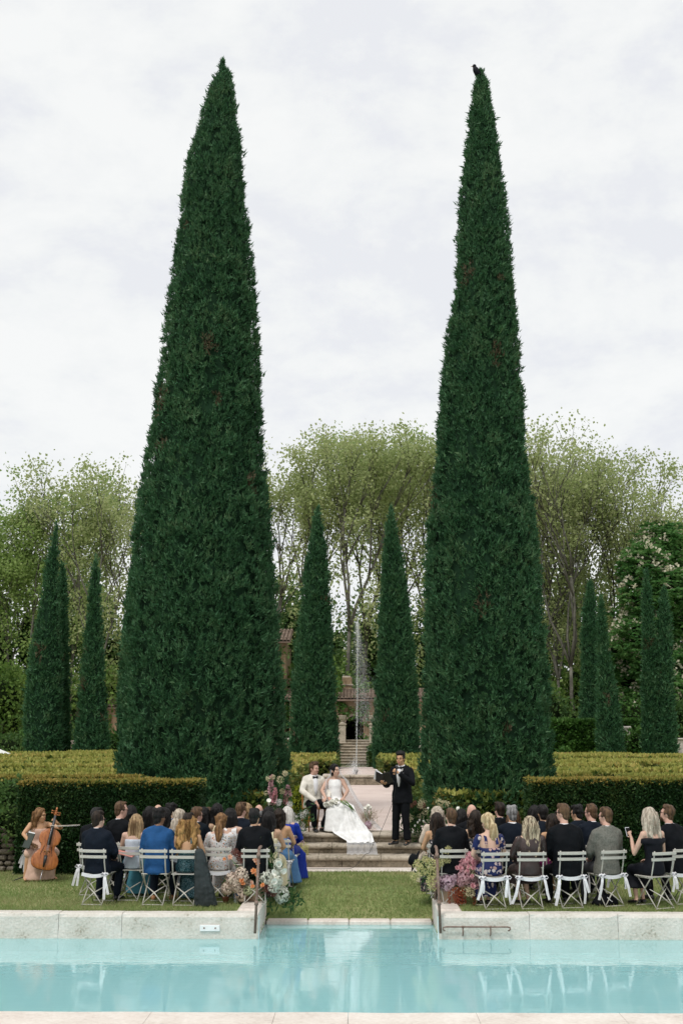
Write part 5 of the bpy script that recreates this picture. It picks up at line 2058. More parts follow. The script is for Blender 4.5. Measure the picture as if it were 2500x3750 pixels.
        if opt.get('straps'):
            for s_ in (-1, 1):
                st_ = MB()
                ribbon_band(st_, [V(s_ * .095, -.165, .93), V(s_ * .09, -.148, 1.02), V(s_ * .085, -.06, 1.085), V(s_ * .09, .035, 1.02), V(s_ * .09, .075, .93)], opt['straps'], .008, side=(1, 0, 0))
                st_.build('strap', m_, o)
    # -------- shoes
    sm = {'black': M_SHOE, 'tan': M_TANSHOE}.get(shoes, shoes)
    if shoes:
        for s_ in (-1, 1):
            h_, kn_, an_, to_ = L[s_]
            d_ = (Vector((to_.x, to_.y, 0)) - Vector((an_.x, an_.y, 0))).normalized()
            b_ = Vector((an_.x, an_.y, 0))
            sh_ = MB()
            ss = .88 if female else 1
            rg = []
            for (t_, w_, h2) in ((-.075, .012, .05), (-.06, .036, .075), (-.01, .042, .082), (.06, .044, .072), (.12, .049, .055), (.175, .044, .045), (.205, .014, .03)):
                c = b_ + d_ * t_ * ss
                n_ = Vector((-d_.y, d_.x, 0))
                rg.append([c + n_ * w_ * ss * math.cos(2 * PI * j / 10) + Vector((0, 0, h2 * .5 * ss + .004 + h2 * .5 * ss * math.sin(2 * PI * j / 10))) for j in range(10)])
            sh_.loft(rg)
            sh_.build('shoe', sm, o, True)
    # -------- hair
    if hair:
        sty, col = hair[0], hair[1]
        hm, vx = hair_mesh(sty, Hc, HM, int(px * 7) % 997, kw.get('hl', .45), kw.get('wav', .012), kw.get('vol', 1.0))
        put(bake(hm, 'hair', vx, 1, None, (.016, .035)), 'hair', hairmat(col), o)
        if sty in ('long', 'curly', 'tail'):     # loose single locks over the brushed mass
            hb_ = hm.v
            R2 = random.Random(int(px))
            lm = MB()
            L_ = kw.get('hl', .45)
            for q in range(30 if sty != 'tail' else 16):
                a_ = PI * .95 + PI * 1.1 * R2.random()
                vo = kw.get('vol', 1.0)
                w_ = kw.get('wav', .012) + .006
                p_ = []
                for i in range(8):
                    u = i / 7
                    if sty == 'tail':
                        p_.append(Hc + HM @ Vector((.105 * math.cos(a_) * (1 - .3 * u), -.035 + .11 * math.sin(a_) * (.6 + .4 * u), .10 - .10 * u - .02 * R2.random())))
                    else:
                        rr_ = (.092 + .035 * math.sin(u * PI * .8)) * vo * (1 - .28 * u)
                        p_.append(Hc + HM @ Vector((rr_ * math.cos(a_) + w_ * math.sin(u * 9 + q), -.03 - .03 * u + (rr_ + .018) * math.sin(a_) * (1 - .15 * u), .07 - (L_ + .06) * u * R2.uniform(.97, 1.02))))
                lm.tube(p_, [.004, .005, .0055, .005, .005, .0045, .003, .0012], 4)
            lm.build('loose_lock', hairmat(col), o, True)
        if len(hair) > 2:       # coloured lengths under a darker crown
            cp_, vx = hair_mesh('short', Hc + HM @ Vector((0, -.012, .014)), HM, 5)
            put(bake(cp_, 'hair', vx, 1), 'hair', hairmat(hair[2]), o)
    if glasses:
        h = lambda x, y, z: Hc + HM @ Vector((x, y, z))
        gm = MB()
        for s_ in (-1, 1):
            gm.tube([h(s_ * .07, .078, .004), h(s_ * .088, .02, .008), h(s_ * .088, -.02, .004)], [.004, .004, .004], 5)
            gm.ell(h(s_ * .036, .098, -.002), (.028, .006, .020), HM, 10, 6)
        gm.tube([h(-.068, .092, .008), h(0, .106, .010), h(.068, .092, .008)], [.0045] * 3, 5)
        gm.build('glasses', M_GLASS, o, True)
    if facebits:
        face_bits(o, Hc, HM, hairmat(hair[1]) if hair else M_EYE, True, kw.get('open', False), kw.get('beard'))
    if kw.get('full_beard'):
        bm_ = MB()
        h = lambda x, y, z: Hc + HM @ Vector((x, y, z))
        bm_.ell(h(0, .045, -.085), (.055, .055, .048), HM, 10, 8)
        put(bake(bm_, 'beard', .016, 1), 'beard', hairmat('brown'), o)
    f.H, f.HM, f.A, f.L, f.zt, f.V = Hc, HM, A, L, zt, V
    return f
# ------------------------------------------------------------------ the guests
BLUE = cloth('blue_suit', (.018, .075, .20))
TWEED = mat('grey_tweed', (.15, .15, .13), .85, .15, .25, 38, .3, 90)
TEAL = cloth('teal_gown', (.05, .17, .22))
SEQ = printmat('sequins', (.006, .028, .032), [(.03, .12, .15), (.10, .22, .26), (.012, .05, .06), (.3, .42, .44)], 110, .42, .3, .5)
FLW = printmat('white_floral', (.66, .63, .62), [(.16, .17, .13), (.45, .13, .04), (.30, .28, .26), (.48, .34, .36), (.12, .2, .2), (.58, .3, .08)], 34, .34)
NAVF = printmat('navy_floral', (.010, .018, .085), [(.55, .42, .42), (.60, .50, .48), (.012, .02, .09), (.42, .27, .24), (.014, .02, .1)], 17, .44)
DKF = printmat('dark_floral', (.02, .022, .028), [(.45, .40, .42), (.30, .2, .2), (.05, .06, .06), (.5, .42, .36)], 26, .4)
WHITED = cloth('white_dress', (.72, .71, .70))
IVORY = cloth('ivory_dress', (.70, .62, .42))
DENIM = cloth('steel_blue_dress', (.10, .22, .42))
COBALT = cloth('cobalt_gown', (.012, .035, .30), .5)
BEIGE = cloth('beige_blouse', (.56, .47, .39))
LEATH = mat('brown_leather', (.045, .028, .026), .42, .45, .25, 6, .3, 40)
BLACKD = cloth('black_dress', (.007, .008, .012), .6)
PLUM = cloth('plum_dress', (.12, .012, .07))
GREENF = printmat('green_print', (.02, .05, .045), [(.12, .24, .18), (.05, .12, .1), (.25, .36, .30)], 30, .4)
SAGE = cloth('pale_blue_dress', (.50, .55, .62))

R = rad
GUESTS = [
    # px, ytop, Y, face deg (+ = towards the left), kw
    dict(a=(372, 2969, 18.85, -14), l='man in a black suit with cropped hair and glasses on the leftmost front chair', c='man in a dark suit at the left end', suit=NAVYS, hair=('short', 'dark'), hy=R(-24), glasses=1, sk='light', rib=1),
    dict(a=(497, 2980, 19.35, -10), l='woman with very long straight honey hair in a pale top left of the blue suit', c='woman with very long honey hair', sex='f', sk='light', dress=(SAGE, dict(top=.97, skirt=.05, skirt_mat=TEAL, full=1.2)), hair=('long', 'honey'), kw=dict(hl=.52, wav=.004)),
    dict(a=(584, 2960, 18.85, -6), l='man with thick black hair in a bright blue suit', c='man in the bright blue suit', suit=BLUE, hair=('thick', 'black'), hy=R(-20), sk='brown', glasses=1, shoes='tan', trousers=NAVYS),
    dict(a=(690, 2980, 18.8, -4), l='woman with long golden curls in a dark green sequined gown', c='woman with golden curls', sex='f', sk='gold', dress=(SEQ, dict(top=.82, skirt=.04, straps=.02)), hair=('curly', 'golden', 'dark'), kw=dict(hl=.40, wav=.022, vol=1.28), shoes=M_TANSHOE),
    dict(a=(810, 2976, 19.2, -2), l='woman with an auburn ponytail in a white floral dress', c='woman in the white floral dress', sex='f', sk='light', dress=(FLW, dict(top=1.06, skirt=.1, sleeve=1.3, flare=.02)), hair=('tail', 'auburn'), kw=dict(hl=.36, wav=.014), width=1.08, rib=1),
    dict(a=(939, 2961, 18.95, 0), l='man with black hair in a black suit behind the pot of cream and orange flowers', c='man in the black suit by the left pot', suit=BLACKS, hair=('short', 'black'), hy=R(-12), sk='tan'),
    dict(a=(360, 2958, 19.95, -16), l='dark haired man in black mostly hidden behind the leftmost front guest', c='man hidden at the left end', suit=BLACKS, hair=('short', 'black'), hy=R(-10), sk='light', rib=1),
    dict(a=(447, 2934, 20.1, -28), l='brown haired man in sunglasses turning right, tallest on the left side', c='man in sunglasses on the left side', suit=BLACKS, hair=('recede', 'brown'), hy=R(-42), glasses=1, sk='rosy'),
    dict(a=(486, 2948, 20.9, -10), l='dark haired guest just right of the tall man in sunglasses', c='dark haired guest right of the sunglasses', sex='f', suit=None, dress=(SAGE, dict(top=.99, skirt=.1)), hair=('bob', 'black'), kw=dict(hl=.16), sk='olive'),
    dict(a=(548, 2953, 20.2, -8), l='woman with long black hair left behind the blue suit', c='woman with black hair behind the blue suit', sex='f', dress=(GREENF, dict(top=1.0, skirt=.1)), hair=('long', 'black'), kw=dict(hl=.40), sk='olive'),
    dict(a=(578, 2946, 21.4, -6), l='man with thinning dark hair far behind the blue suit near the hedge', c='man with thinning hair by the left hedge', suit=BLACKS, hair=('fringe', 'dark'), sk='light'),
    dict(a=(630, 2942, 21.0, -12), l='man with wavy black hair and glasses in a blue jacket behind the blue suit', c='man with wavy black hair', suit=BLUE, hair=('thick', 'black'), hy=R(-34), glasses=1, sk='olive'),
    dict(a=(612, 2957, 20.3, -6), l='black haired woman in green print squeezed behind the blue suit', c='black haired woman in green print', sex='f', dress=(GREENF, dict(top=1.05, skirt=.1, sleeve=.5)), hair=('long', 'black'), kw=dict(hl=.3), sk='olive'),
    dict(a=(668, 2962, 19.9, -4), l='fair woman with an ash blond half ponytail behind the golden curls', c='woman with the ash blond ponytail', sex='f', sk='light', dress=(SAGE, dict(top=.93, skirt=.1)), hair=('tail', 'ash'), kw=dict(hl=.34, wav=.006), kx=1),
    dict(a=(714, 2955, 20.6, -14), l='brown haired man turning right behind the golden curls', c='brown haired man behind the golden curls', suit=INKS, hair=('short', 'brown'), hy=R(-28), glasses=1, sk='rosy'),
    dict(a=(741, 2955, 21.4, -6), l='woman with long black hair beside the brown haired man at the hedge end', c='woman with black hair at the hedge end', sex='f', dress=(BLACKD, dict(top=1.05, skirt=.1)), hair=('long', 'black'), kw=dict(hl=.36), sk='olive'),
    dict(a=(768, 2956, 22.1, -14), l='woman with a brown updo between two black haired women on the left side', c='woman with the brown updo', sex='f', dress=(IVORY, dict(top=1.0, skirt=.1)), hair=('bun', 'brown'), hy=R(-30), sk='tan'),
    dict(a=(803, 2941, 21.5, -2), l='tall woman with long black hair in front of the huge left cypress', c='tall woman with black hair', sex='f', dress=(IVORY, dict(top=1.0, skirt=.1, straps=.03)), hair=('long', 'black'), kw=dict(hl=.42), sk='olive'),
    dict(a=(849, 2958, 20.2, -4), l='woman with black shoulder length hair in a white dress', c='woman in the plain white dress', sex='f', sk='light', dress=(WHITED, dict(top=.97, skirt=.1, straps=.08)), hair=('bob', 'black'), kw=dict(hl=.22)),
    dict(a=(879, 2938, 20.95, -8), l='brown haired man in a navy suit next to the curly fair woman', c='brown haired man in navy', suit=NAVYS, hair=('short', 'brown'), hy=R(-22), sk='rosy'),
    dict(a=(908, 2940, 21.7, -4), l='woman with curly fair hair in a grey jacket near the flowers', c='woman with curly fair hair', sex='f', dress=(cloth('slate_jacket', (.05, .07, .09)), dict(top=1.06, skirt=.1, sleeve=1.85)), hair=('curly', 'honey'), kw=dict(hl=.20, wav=.02, vol=1.05), sk='light'),
    dict(a=(941, 2946, 22.3, -6), l='balding older man nearest the flowers on the left side', c='balding older man on the left', suit=INKS, hair=('fringe', 'grey'), sk='rosy'),
    dict(a=(985, 2954, 21.2, -6), l='woman with black hair hiding the foot of the pink flower stems', c='woman with black hair by the aisle', sex='f', dress=(BLACKD, dict(top=1.05, skirt=.1)), hair=('long', 'black'), kw=dict(hl=.34), sk='tan'),
    dict(a=(990, 2971, 19.95, -8), l='woman with long straight black hair and a yellow strap by the left aisle', c='woman with the yellow strap', sex='f', sk='tan', dress=(IVORY, dict(top=.93, skirt=.1, straps=.035)), hair=('long', 'black'), kw=dict(hl=.44, wav=.004), rib=1, trousersm=DENIM),
    dict(a=(1030, 2959, 20.7, -10), l='woman with wavy dark hair and bare back in a steel blue dress by the aisle', c='woman in the steel blue dress', sex='f', sk='gold', dress=(DENIM, dict(top=.86, skirt=.06)), hair=('curly', 'dark'), kw=dict(hl=.20, wav=.014, vol=.98), rib=1),
    dict(a=(1050, 2953, 21.7, -12), l='silver haired woman in a long cobalt blue gown beside the steps', c='silver haired woman in cobalt', sex='f', sk='light', dress=(COBALT, dict(top=1.06, skirt=.02, sleeve=1.85, full=1.25)), hair=('bob', 'silver'), kw=dict(hl=.22, wav=.01), rib=1, width=1.1),
    # right side
    dict(a=(1592, 2952, 20.9, 10), l='woman with long ash blond hair in a beige blouse by the right aisle', c='woman in the beige blouse', sex='f', sk='light', dress=(BEIGE, dict(top=1.06, skirt=.05, sleeve=1.6, flare=.03)), hair=('long', 'ash'), kw=dict(hl=.30), width=1.12, rib=1),
    dict(a=(1602, 2976, 19.8, 8), l='woman with long dark brown hair in front of the beige blouse', c='woman with long dark brown hair by the aisle', sex='f', sk='gold', dress=(DKF, dict(top=.93, skirt=.03, full=1.2)), hair=('long', 'dark'), kw=dict(hl=.44, wav=.012), rib=1),
    dict(a=(1646, 2960, 18.95, 4), l='brown haired man in a black suit behind the pot of pink flowers', c='man in the black suit by the right pot', suit=BLACKS, hair=('short', 'brown'), hy=R(10), sk='light', hx=.03),
    dict(a=(1690, 2962, 21.3, 6), l='woman with black hair behind the bald man on the right side', c='woman with black hair behind the bald man', sex='f', dress=(BLACKD, dict(top=1.05, skirt=.1)), hair=('long', 'black'), kw=dict(hl=.34), sk='olive'),
    dict(a=(1722, 2945, 20.6, 8), l='bald man in a black suit on the right side', c='bald man', suit=BLACKS, hair=None, hy=R(12), sk='rosy'),
    dict(a=(1744, 2965, 19.75, 6), l='woman with very dark long hair and a bare shoulder left of the blond ponytail', c='woman with the bare shoulder', sex='f', sk='olive', dress=(DKF, dict(top=.93, skirt=.1)), hair=('long', 'dark'), kw=dict(hl=.30, vol=1.1)),
    dict(a=(1790, 2977, 18.45, 10), l='woman with a blond ponytail in an open backed navy floral dress', c='woman in the navy floral dress', sex='f', sk='light', dress=(NAVF, dict(top=.88, skirt=.12, sleeve=.55, straps=.04)), hair=('tail', 'blond'), kw=dict(hl=.31, wav=.006, tailx=1), hy=R(20), rib=2, width=1.06),
    dict(a=(1822, 2938, 21.2, 10), l='dark haired man with a fresh haircut far behind the blond ponytail', c='dark haired man behind the ponytail', suit=BLACKS, hair=('short', 'dark'), hy=R(12), sk='rosy'),
    dict(a=(1862, 2950, 19.9, 8), l='grey haired man in a dark suit left of the striped blond hair', c='grey haired man', suit=NAVYS, hair=('thick', 'grey'), hy=R(6), sk='tan', glasses=None),
    dict(a=(1886, 2958, 21.0, 8), l='woman with long brown hair hidden behind the grey haired man', c='woman behind the grey haired man', sex='f', dress=(BLACKD, dict(top=1.0, skirt=.1)), hair=('long', 'brown'), kw=dict(hl=.34), sk='gold'),
    dict(a=(1926, 2986, 18.5, 8), l='woman with streaked blond hair in a brown leather jacket', c='woman in the brown leather jacket', sex='f', sk='light', dress=(LEATH, dict(top=1.06, skirt=.3, sleeve=1.88)), hair=('long', 'stripe'), kw=dict(hl=.42, wav=.014, vol=1.06), rib=2, width=1.12, hp=R(-8)),
    dict(a=(1949, 2948, 20.9, 8), l='woman with black hair left behind the black haired man on the right side', c='woman with black hair in mid right', sex='f', dress=(BLACKD, dict(top=1.0, skirt=.1)), hair=('long', 'black'), kw=dict(hl=.3), sk='olive'),
    dict(a=(1990, 2948, 20.2, 8), l='black haired man with white collar between leather jacket and sunglasses', c='black haired man in mid right', suit=NAVYS, hair=('short', 'black'), hy=R(-4), sk='tan'),
    dict(a=(2020, 2980, 19.6, 8), l='brown haired woman in plum mostly hidden by the broad man in sunglasses', c='woman in plum', sex='f', dress=(PLUM, dict(top=.93, skirt=.3)), hair=('long', 'dark'), kw=dict(hl=.3), sk='gold'),
    dict(a=(2064, 2943, 18.6, 10), l='broad man in sunglasses and a black suit facing left on the right side', c='broad man in sunglasses', suit=BLACKS, hair=('short', 'brown'), hy=R(38), glasses=1, sk='rosy', width=1.12, rib=2),
    dict(a=(2120, 2948, 20.6, 14), l='man with curly black hair behind the broad man in sunglasses', c='man with curly black hair', suit=NAVYS, hair=('thick', 'black'), hy=R(30), sk='tan', glasses=1),
    dict(a=(2156, 2943, 19.75, 12), l='balding brown haired man in navy left of the grey tweed jacket', c='balding man in navy', suit=NAVYS, hair=('recede', 'brown'), hy=R(34), sk='rosy', glasses=1, rib=2),
    dict(a=(2204, 2956, 18.8, 16), l='man in a grey tweed jacket with sunglasses facing left', c='man in the grey tweed jacket', suit=TWEED, hair=('short', 'brown'), hy=R(40), glasses=1, sk='rosy', rib=2, trousers=cloth('grey_trousers', (.05, .05, .055))),
    dict(a=(2378, 2956, 18.55, 22), l='woman with long ash blond hair in an off shoulder black dress', c='woman in the off shoulder black dress', sex='f', sk='light', dress=(BLACKD, dict(top=.93, skirt=.24, off=1)), hair=('long', 'ash'), kw=dict(hl=.36, wav=.010, vol=1.08), hx=.0, arms='phone'),
    dict(a=(2450, 2947, 19.05, 26), l='bearded man in sunglasses with his arm around the blond woman, at right edge', c='bearded man at the right edge', suit=BLACKS, hair=('short', 'brown'), hy=R(38), hp=R(-16), glasses=1, sk='rosy', kw=dict(full_beard=1), arms='hug', rib=2),
]
for gi, g in enumerate(GUESTS):
    px, yt, Y, fa = g['a']
    kw = dict(g.get('kw', {}))
    fa = R(fa)
    arms = g.get('arms', 'lap')
    if arms == 'phone':
        arms = {-1: ((-.25, .10, .76), (-.17, .27, .98), (-.1, .5, 1), (-.6, -.3, .2), .9)}
    elif arms == 'hug':
        arms = {-1: ((-.36, .02, .86), (-.50, -.20, .90), (-1, -.25, -.05), (0, -.6, .8), .45)}
    if g.get('sex') != 'f' and 'knees' not in kw:
        j = rnd.uniform(-.03, .03)
        kw['knees'] = {-1: (-.15, .42, .50, -.14 + j, .38 + rnd.uniform(-.06, .06)), 1: (.15, .42, .50, .14 + j, .40 + rnd.uniform(-.06, .06))}
    elif 'knees' not in kw:
        sx = rnd.uniform(-.05, .05)
        kw['knees'] = {-1: (-.08 + sx, .42, .50, -.06 - sx, .36), 1: (.08 + sx, .42, .50, .07 - sx, .38)}
    f = person(g['l'], px, yt, Y, fa, g.get('sex', 'm'), g.get('sk', 'light'), g.get('suit'), g.get('dress'), g.get('hair'), g.get('hy', 0) + (rnd.uniform(-.3, .3) if not g.get('hy') else rnd.uniform(-.08, .08)), g.get('hp', 0) + rnd.uniform(-.12, .06), rnd.uniform(-.05, .07), g.get('hx', rnd.uniform(-.05, .05)), 0.0,
               arms=arms, shoes=g.get('shoes', 'black'), glasses=g.get('glasses'), kw=kw, width=g.get('width', 1.0), trousers=g.get('trousers'))
    g['fig'] = f
    lo = f.o.location
    c = chair_at(lo.x, lo.y, fa + rnd.uniform(-.07, .07), 'pale slatted folding chair under the ' + g['c'], ribbon=0)
    g['chair'] = c
# sashes are tied on after every chair has been copied
for gi, g in enumerate(GUESTS):
    r_ = g.get('rib', 0)
    if r_:
        add_ribbon(g['chair'], both=(r_ == 2), band=True, seed=gi)
# ------------------------------------------------------------------ bride, groom, speaker, cellist
TZ = .612
IVJ = cloth('ivory_dinner_jacket', (.74, .70, .62))
M_WOOD = mat('honey_wood', (.30, .13, .035), .45, .4, .3, 7, .1, 40, stretch=(1, 1, .2))
SATIN = cloth('white_satin', (.88, .875, .86), .42)


def shirt_front(f, z_lo, wid, out=.0):
    """white shirt in the jacket opening, black bow tie, two lapels"""
    o, V = f.o, f.V
    mb = MB()
    rows_ = [(1.105, .036, .034), (1.07, .050, .060), (1.02, .056 * wid, .088), (.93, .054 * wid, .104), (.82, .042 * wid, .100), (z_lo, .012, .098)]
    rg = []
    for (z, w_, y) in rows_:
        y += out
        rg.append([V(-w_, y - .03, z), V(-w_, y - .004, z), V(0, y + .006, z), V(w_, y - .004, z), V(w_, y - .03, z)])
    mb.loft(rg, cap=True)
    mb.build('shirt_front', M_SHIRT, o, True)
    for s_ in (-1, 1):
        mb = MB()
        rg = []
        for (z, w_, y) in rows_[1:]:
            y += out
            k = .03 * (1 if z > .9 else .6)
            rg.append([V(s_ * (w_ - .004), y - .002, z), V(s_ * (w_ + k), y - .012, z), V(s_ * (w_ + k), y - .030, z), V(s_ * (w_ - .004), y - .022, z)])
        mb.loft(rg if s_ > 0 else rg[::-1])
        mb.build('lapel', f.lapel, o)
    mb = MB()
    c = V(0, .070 + out, 1.085)
    for s_ in (-1, 1):
        mb.erings([(0, 0, 0, .006, .010), (0, 0, .03, .012, .022), (0, 0, .055, .011, .027), (0, 0, .06, .004, .016)], 8, M=None)
        n = 4 * 8
        M_ = Matrix.Rotation(PI / 2 * s_, 3, 'Y') @ Matrix.Rotation(PI / 2, 3, 'Z')
        for q in range(len(mb.v) - n, len(mb.v)):
            mb.v[q] = tuple(c + M_ @ Vector(mb.v[q]))
    mb.ell(c, (.011, .013, .013), None, 8, 6)
    mb.build('bow_tie', M_BLACK, o, False)


def wood_chair(x, y, z, rz, label):
    o = empty('wooden_chair', (x, y, z), rz, label, 'chair')
    mb = MB()
    mb.erings([(0, 0, .432, .21, .20), (0, 0, .44, .222, .21), (0, 0, .458, .222, .21), (0, 0, .464, .21, .20)], 20)
    mb.build('seat', M_WOOD, o, True)
    for s_ in (-1, 1):
        mb = MB()
        mb.tube([(s_ * .165, .15, .44), (s_ * .175, .17, .22), (s_ * .185, .21, 0)], [.017, .016, .014], 8)
        mb.build('leg', M_WOOD, o, True)
        mb = MB()
        mb.tube([(s_ * .18, -.30, 0), (s_ * .175, -.22, .22), (s_ * .175, -.18, .45), (s_ * .18, -.22, .70), (s_ * .13, -.26, .86)], [.015, .017, .018, .016, .015], 8)
        mb.build('leg', M_WOOD, o, True)
    mb = MB()
    mb.tube([(-.13, -.26, .86), (-.06, -.275, .885), (.06, -.275, .885), (.13, -.26, .86)], .015, 8)
    mb.build('top_rail', M_WOOD, o, True)
    for s_ in (-1, 1):
        mb = MB()
        mb.tube([(s_ * .16, -.19, .48), (0, -.22 - .01 * s_, .66), (-s_ * .15, -.24, .82)], .008, 6)
        mb.build('cross_slat', M_WOOD, o, True)
    mb = MB()
    mb.tube([(-.172, .165, .2), (.172, .165, .2)], .009, 6)
    mb.build('stretcher', M_WOOD, o, True)
    return o


# groom
GY = 25.12
gp = P(1143, 2790, GY)
gzt = gp[2] - TZ
gro = person('groom in an ivory dinner jacket and black bow tie seated left of the bride', 1143, 2790, GY, R(203), 'm', 'rosy', IVJ, None, ('short', 'brown'), hy=R(30), lean=.0, z0=TZ, ztop=gzt, xy=(P(1150, 2900, GY)[0], GY),
             arms={1: ((.29, .08, .80), (.10, .36, .60), (-.25, .35, -1), (.4, .8, .2), .35), -1: ((-.31, .0, .82), (-.22, .26, .66), (.1, 1, -.3), (0, .2, 1), .5)},
             kw=dict(knees={1: (.17, .41, .50, .10, .30), -1: (-.20, .42, .52, -.06, .32)}, beard=hairmat('brown'), hem=.84), fine=True, facebits=True, trousers=BLACKS, cat='groom', group=None, collar=True)
gro.lapel = IVJ
shirt_front(gro, .72, 1.0)
for s_ in (-1, 1):
    kn_, an_ = gro.L[s_][1], gro.L[s_][2]
    mb = MB()
    mb.tube([kn_.lerp(an_, .80), kn_.lerp(an_, .98)], [.047, .043], 10)
    mb.build('sock', mat('green_sock', (.012, .10, .065), .8), gro.o, True)
wood_chair(gro.o.location.x, GY + .02, TZ, R(203), 'honey coloured wooden chair under the groom')

# bride
BY = 25.12
bp2 = P(1224, 2797, BY)
bzt = bp2[2] - TZ
bxc = P(1226, 2900, BY)[0]
bri = person('bride in a sleeveless white gown and long sheer veil looking right', 1224, 2797, BY, R(184), 'f', 'light', None, (SATIN, dict(top=1.06, skirt=.02, full=1.1, fold=.3, fstr=.03)), ('bun', 'black'), hy=R(42), hp=R(-7), z0=TZ, ztop=bzt, xy=(bxc, BY),
             arms={1: ((.27, .05, .80), (.20, .30, .66), (.35, .8, -.35), (.1, .3, 1), .4), -1: ((-.26, .06, .80), (-.17, .29, .68), (.5, .6, -.5), (-.2, .6, .6), .8)},
             kw=dict(knees={1: (.08, .42, .50, .07, .40), -1: (-.10, .43, .50, -.09, .42)}), fine=True, facebits=True, cat='bride', group=None, shoes=None)
wood_chair(bxc, BY + .02, TZ, R(184), 'honey coloured wooden chair under the bride')


def cloth_sheet(rows_, n, fold, nf, seed):
    """rows: (Y, z, px_left, px_right); cloth laid over the steps with soft folds"""
    R_ = random.Random(seed)
    vs, fs = [], []
    ph = [R_.uniform(0, 6) for _ in range(3)]
    for i, (Y, z, a, b_) in enumerate(rows_):
        pa, pb = P(a, 3000, Y)[0], P(b_, 3000, Y)[0]
        for j in range(n + 1):
            u = j / n
            w_ = fold * (math.sin(u * nf * 2 * PI + ph[0] + .25 * i) * .5 + .5) * (.6 + .4 * math.sin(u * 5 + ph[1])) + .25 * fold * math.sin(u * nf * 5.1 + ph[2])
            vs.append((pa + (pb - pa) * u, Y - w_ * .9, z + w_ * .55))
    for i in range(len(rows_) - 1):
        for j in range(n):
            q = i * (n + 1) + j
            fs.append((q, q + 1, q + n + 2, q + n + 1))
    return vs, fs


def dense(rows_, m=4):
    out = []
    for a, b_ in zip(rows_[:-1], rows_[1:]):
        for k in range(m):
            t = k / m
            out.append(tuple(x + (y - x) * t for x, y in zip(a, b_)))
    return out + [rows_[-1]]


vs, fs = cloth_sheet(dense([(24.86, 1.155, 1206, 1284), (24.74, 1.135, 1212, 1294), (24.66, 1.02, 1217, 1302), (24.60, .86, 1219, 1318), (24.55, .72, 1216, 1340), (24.51, .635, 1216, 1352), (24.46, .60, 1222, 1362), (24.42, .53, 1243, 1365), (24.40, .465, 1268, 1368), (24.30, .452, 1270, 1370), (24.14, .452, 1272, 1368)]), 44, .045, 4.5, 3)
mb = MB()
mb.add([Vector(v) - Vector((bxc, BY, TZ)) for v in vs], fs)
inv = Matrix.Rotation(-R(184), 3, 'Z')
mb.v = [tuple(inv @ Vector(v)) for v in mb.v]
tr_ = mb.build('train', SATIN, bri.o, True)
sol = tr_.modifiers.new('s', 'SOLIDIFY')
sol.thickness = .008
mveil, nt, b = _new('sheer_tulle')
b.inputs['Base Color'].default_value = (.86, .86, .88, 1)
b.inputs['Roughness'].default_value = .8
trn = nt.nodes.new('ShaderNodeBsdfTransparent')
msh = nt.nodes.new('ShaderNodeMixShader')
msh.inputs[0].default_value = .34
nt.links.new(trn.outputs[0], msh.inputs[1])
nt.links.new(b.outputs[0], msh.inputs[2])
nt.links.new(msh.outputs[0], nt.nodes['Material Output'].inputs['Surface'])
vs, fs = cloth_sheet(dense([(24.14, .465, 1268, 1372), (24.08, .45, 1268, 1376), (24.06, .38, 1270, 1378), (24.05, .285, 1270, 1380), (23.9, .268, 1268, 1382), (23.74, .268, 1270, 1384)]), 30, .03, 5, 8)
m0 = MB()
m0.add(vs, fs)
m0.v = [tuple(Matrix.Rotation(-R(184), 3, 'Z') @ (Vector(v) - Vector((bxc, BY, TZ)))) for v in m0.v]
m0.build('veil_hem', mveil, bri.o, True)
m0 = MB()
# hanging veil: open cone from the crown of the head, swept to the right of the seat
nv = 30
rowsv = [(bzt - .05, .00, .075, .05, 0), (bzt - .12, .00, .10, .12, 0), (bzt - .22, .02, .125, .14, 0), (1.00, .03, .24, .20, .0), (.82, .07, .28, .23, .04), (.62, .14, .33, .26, .10), (.42, .24, .38, .28, .2), (.22, .34, .44, .30, .3), (.03, .44, .52, .34, .40)]
vv, ff = [], []
hb = bri.o.matrix_basis.to_3x3() @ bri.H
for i, (z, ox, rx, ry, sw) in enumerate(rowsv):
    for j in range(nv + 1):
        a = -.22 * PI + 1.44 * PI * j / nv
        fold = 1 + .05 * min(1, i / 4) * math.sin(j * 2.3 + i * .2)
        vv.append((bxc + hb.x * (1 if i < 3 else .5) + ox + rx * math.cos(a) * fold, BY + hb.y * .6 + .02 + ry * math.sin(a) * fold * 1.05 - sw * .3, TZ + z))
for i in range(len(rowsv) - 1):
    for j in range(nv):
        q = i * (nv + 1) + j
        ff.append((q, q + 1, q + nv + 2, q + nv + 1))
m0.add(vv, ff)
m0.v = [tuple(inv @ (Vector(v) - Vector((bxc, BY, TZ)))) for v in m0.v]
m0.build('veil', mveil, bri.o, True)

# speaker
OY = 23.96
op = P(1466, 2752, OY)
oz0 = .432
ozt = op[2] - oz0
spk = person('man in a black tuxedo speaking into a microphone on the stone steps', 1466, 2752, OY, R(151), 'm', 'gold', BLACKS, None, ('thick', 'black'), hy=R(4), hp=R(3), z0=oz0, ztop=ozt, xy=(P(1468, 3000, OY)[0], OY), standing=True,
             arms={-1: ((-.31, .10, 1.17), (-.075, .24, 1.37), (.75, .35, .55), (-.5, .75, .2), 1.15), 1: ((.30, .02, 1.12), (.17, .33, 1.17), (.1, 1, .15), (.1, .2, -1), .55)},
             kw=dict(open=True, stance=.13, hem=.97), fine=True, facebits=True, cat='speaker', group=None, width=1.0)
spk.lapel = mat('satin_lapel', (.006, .006, .008), .3, .5)
shirt_front(spk, .72, .85)
mb = MB()
c = spk.V(-.095, .105, .96)
for k in range(4):
    mb.ell(c + Vector((rnd.uniform(-.02, .02), .01, rnd.uniform(-.015, .025))), (.018, .012, .02), None, 7, 5)
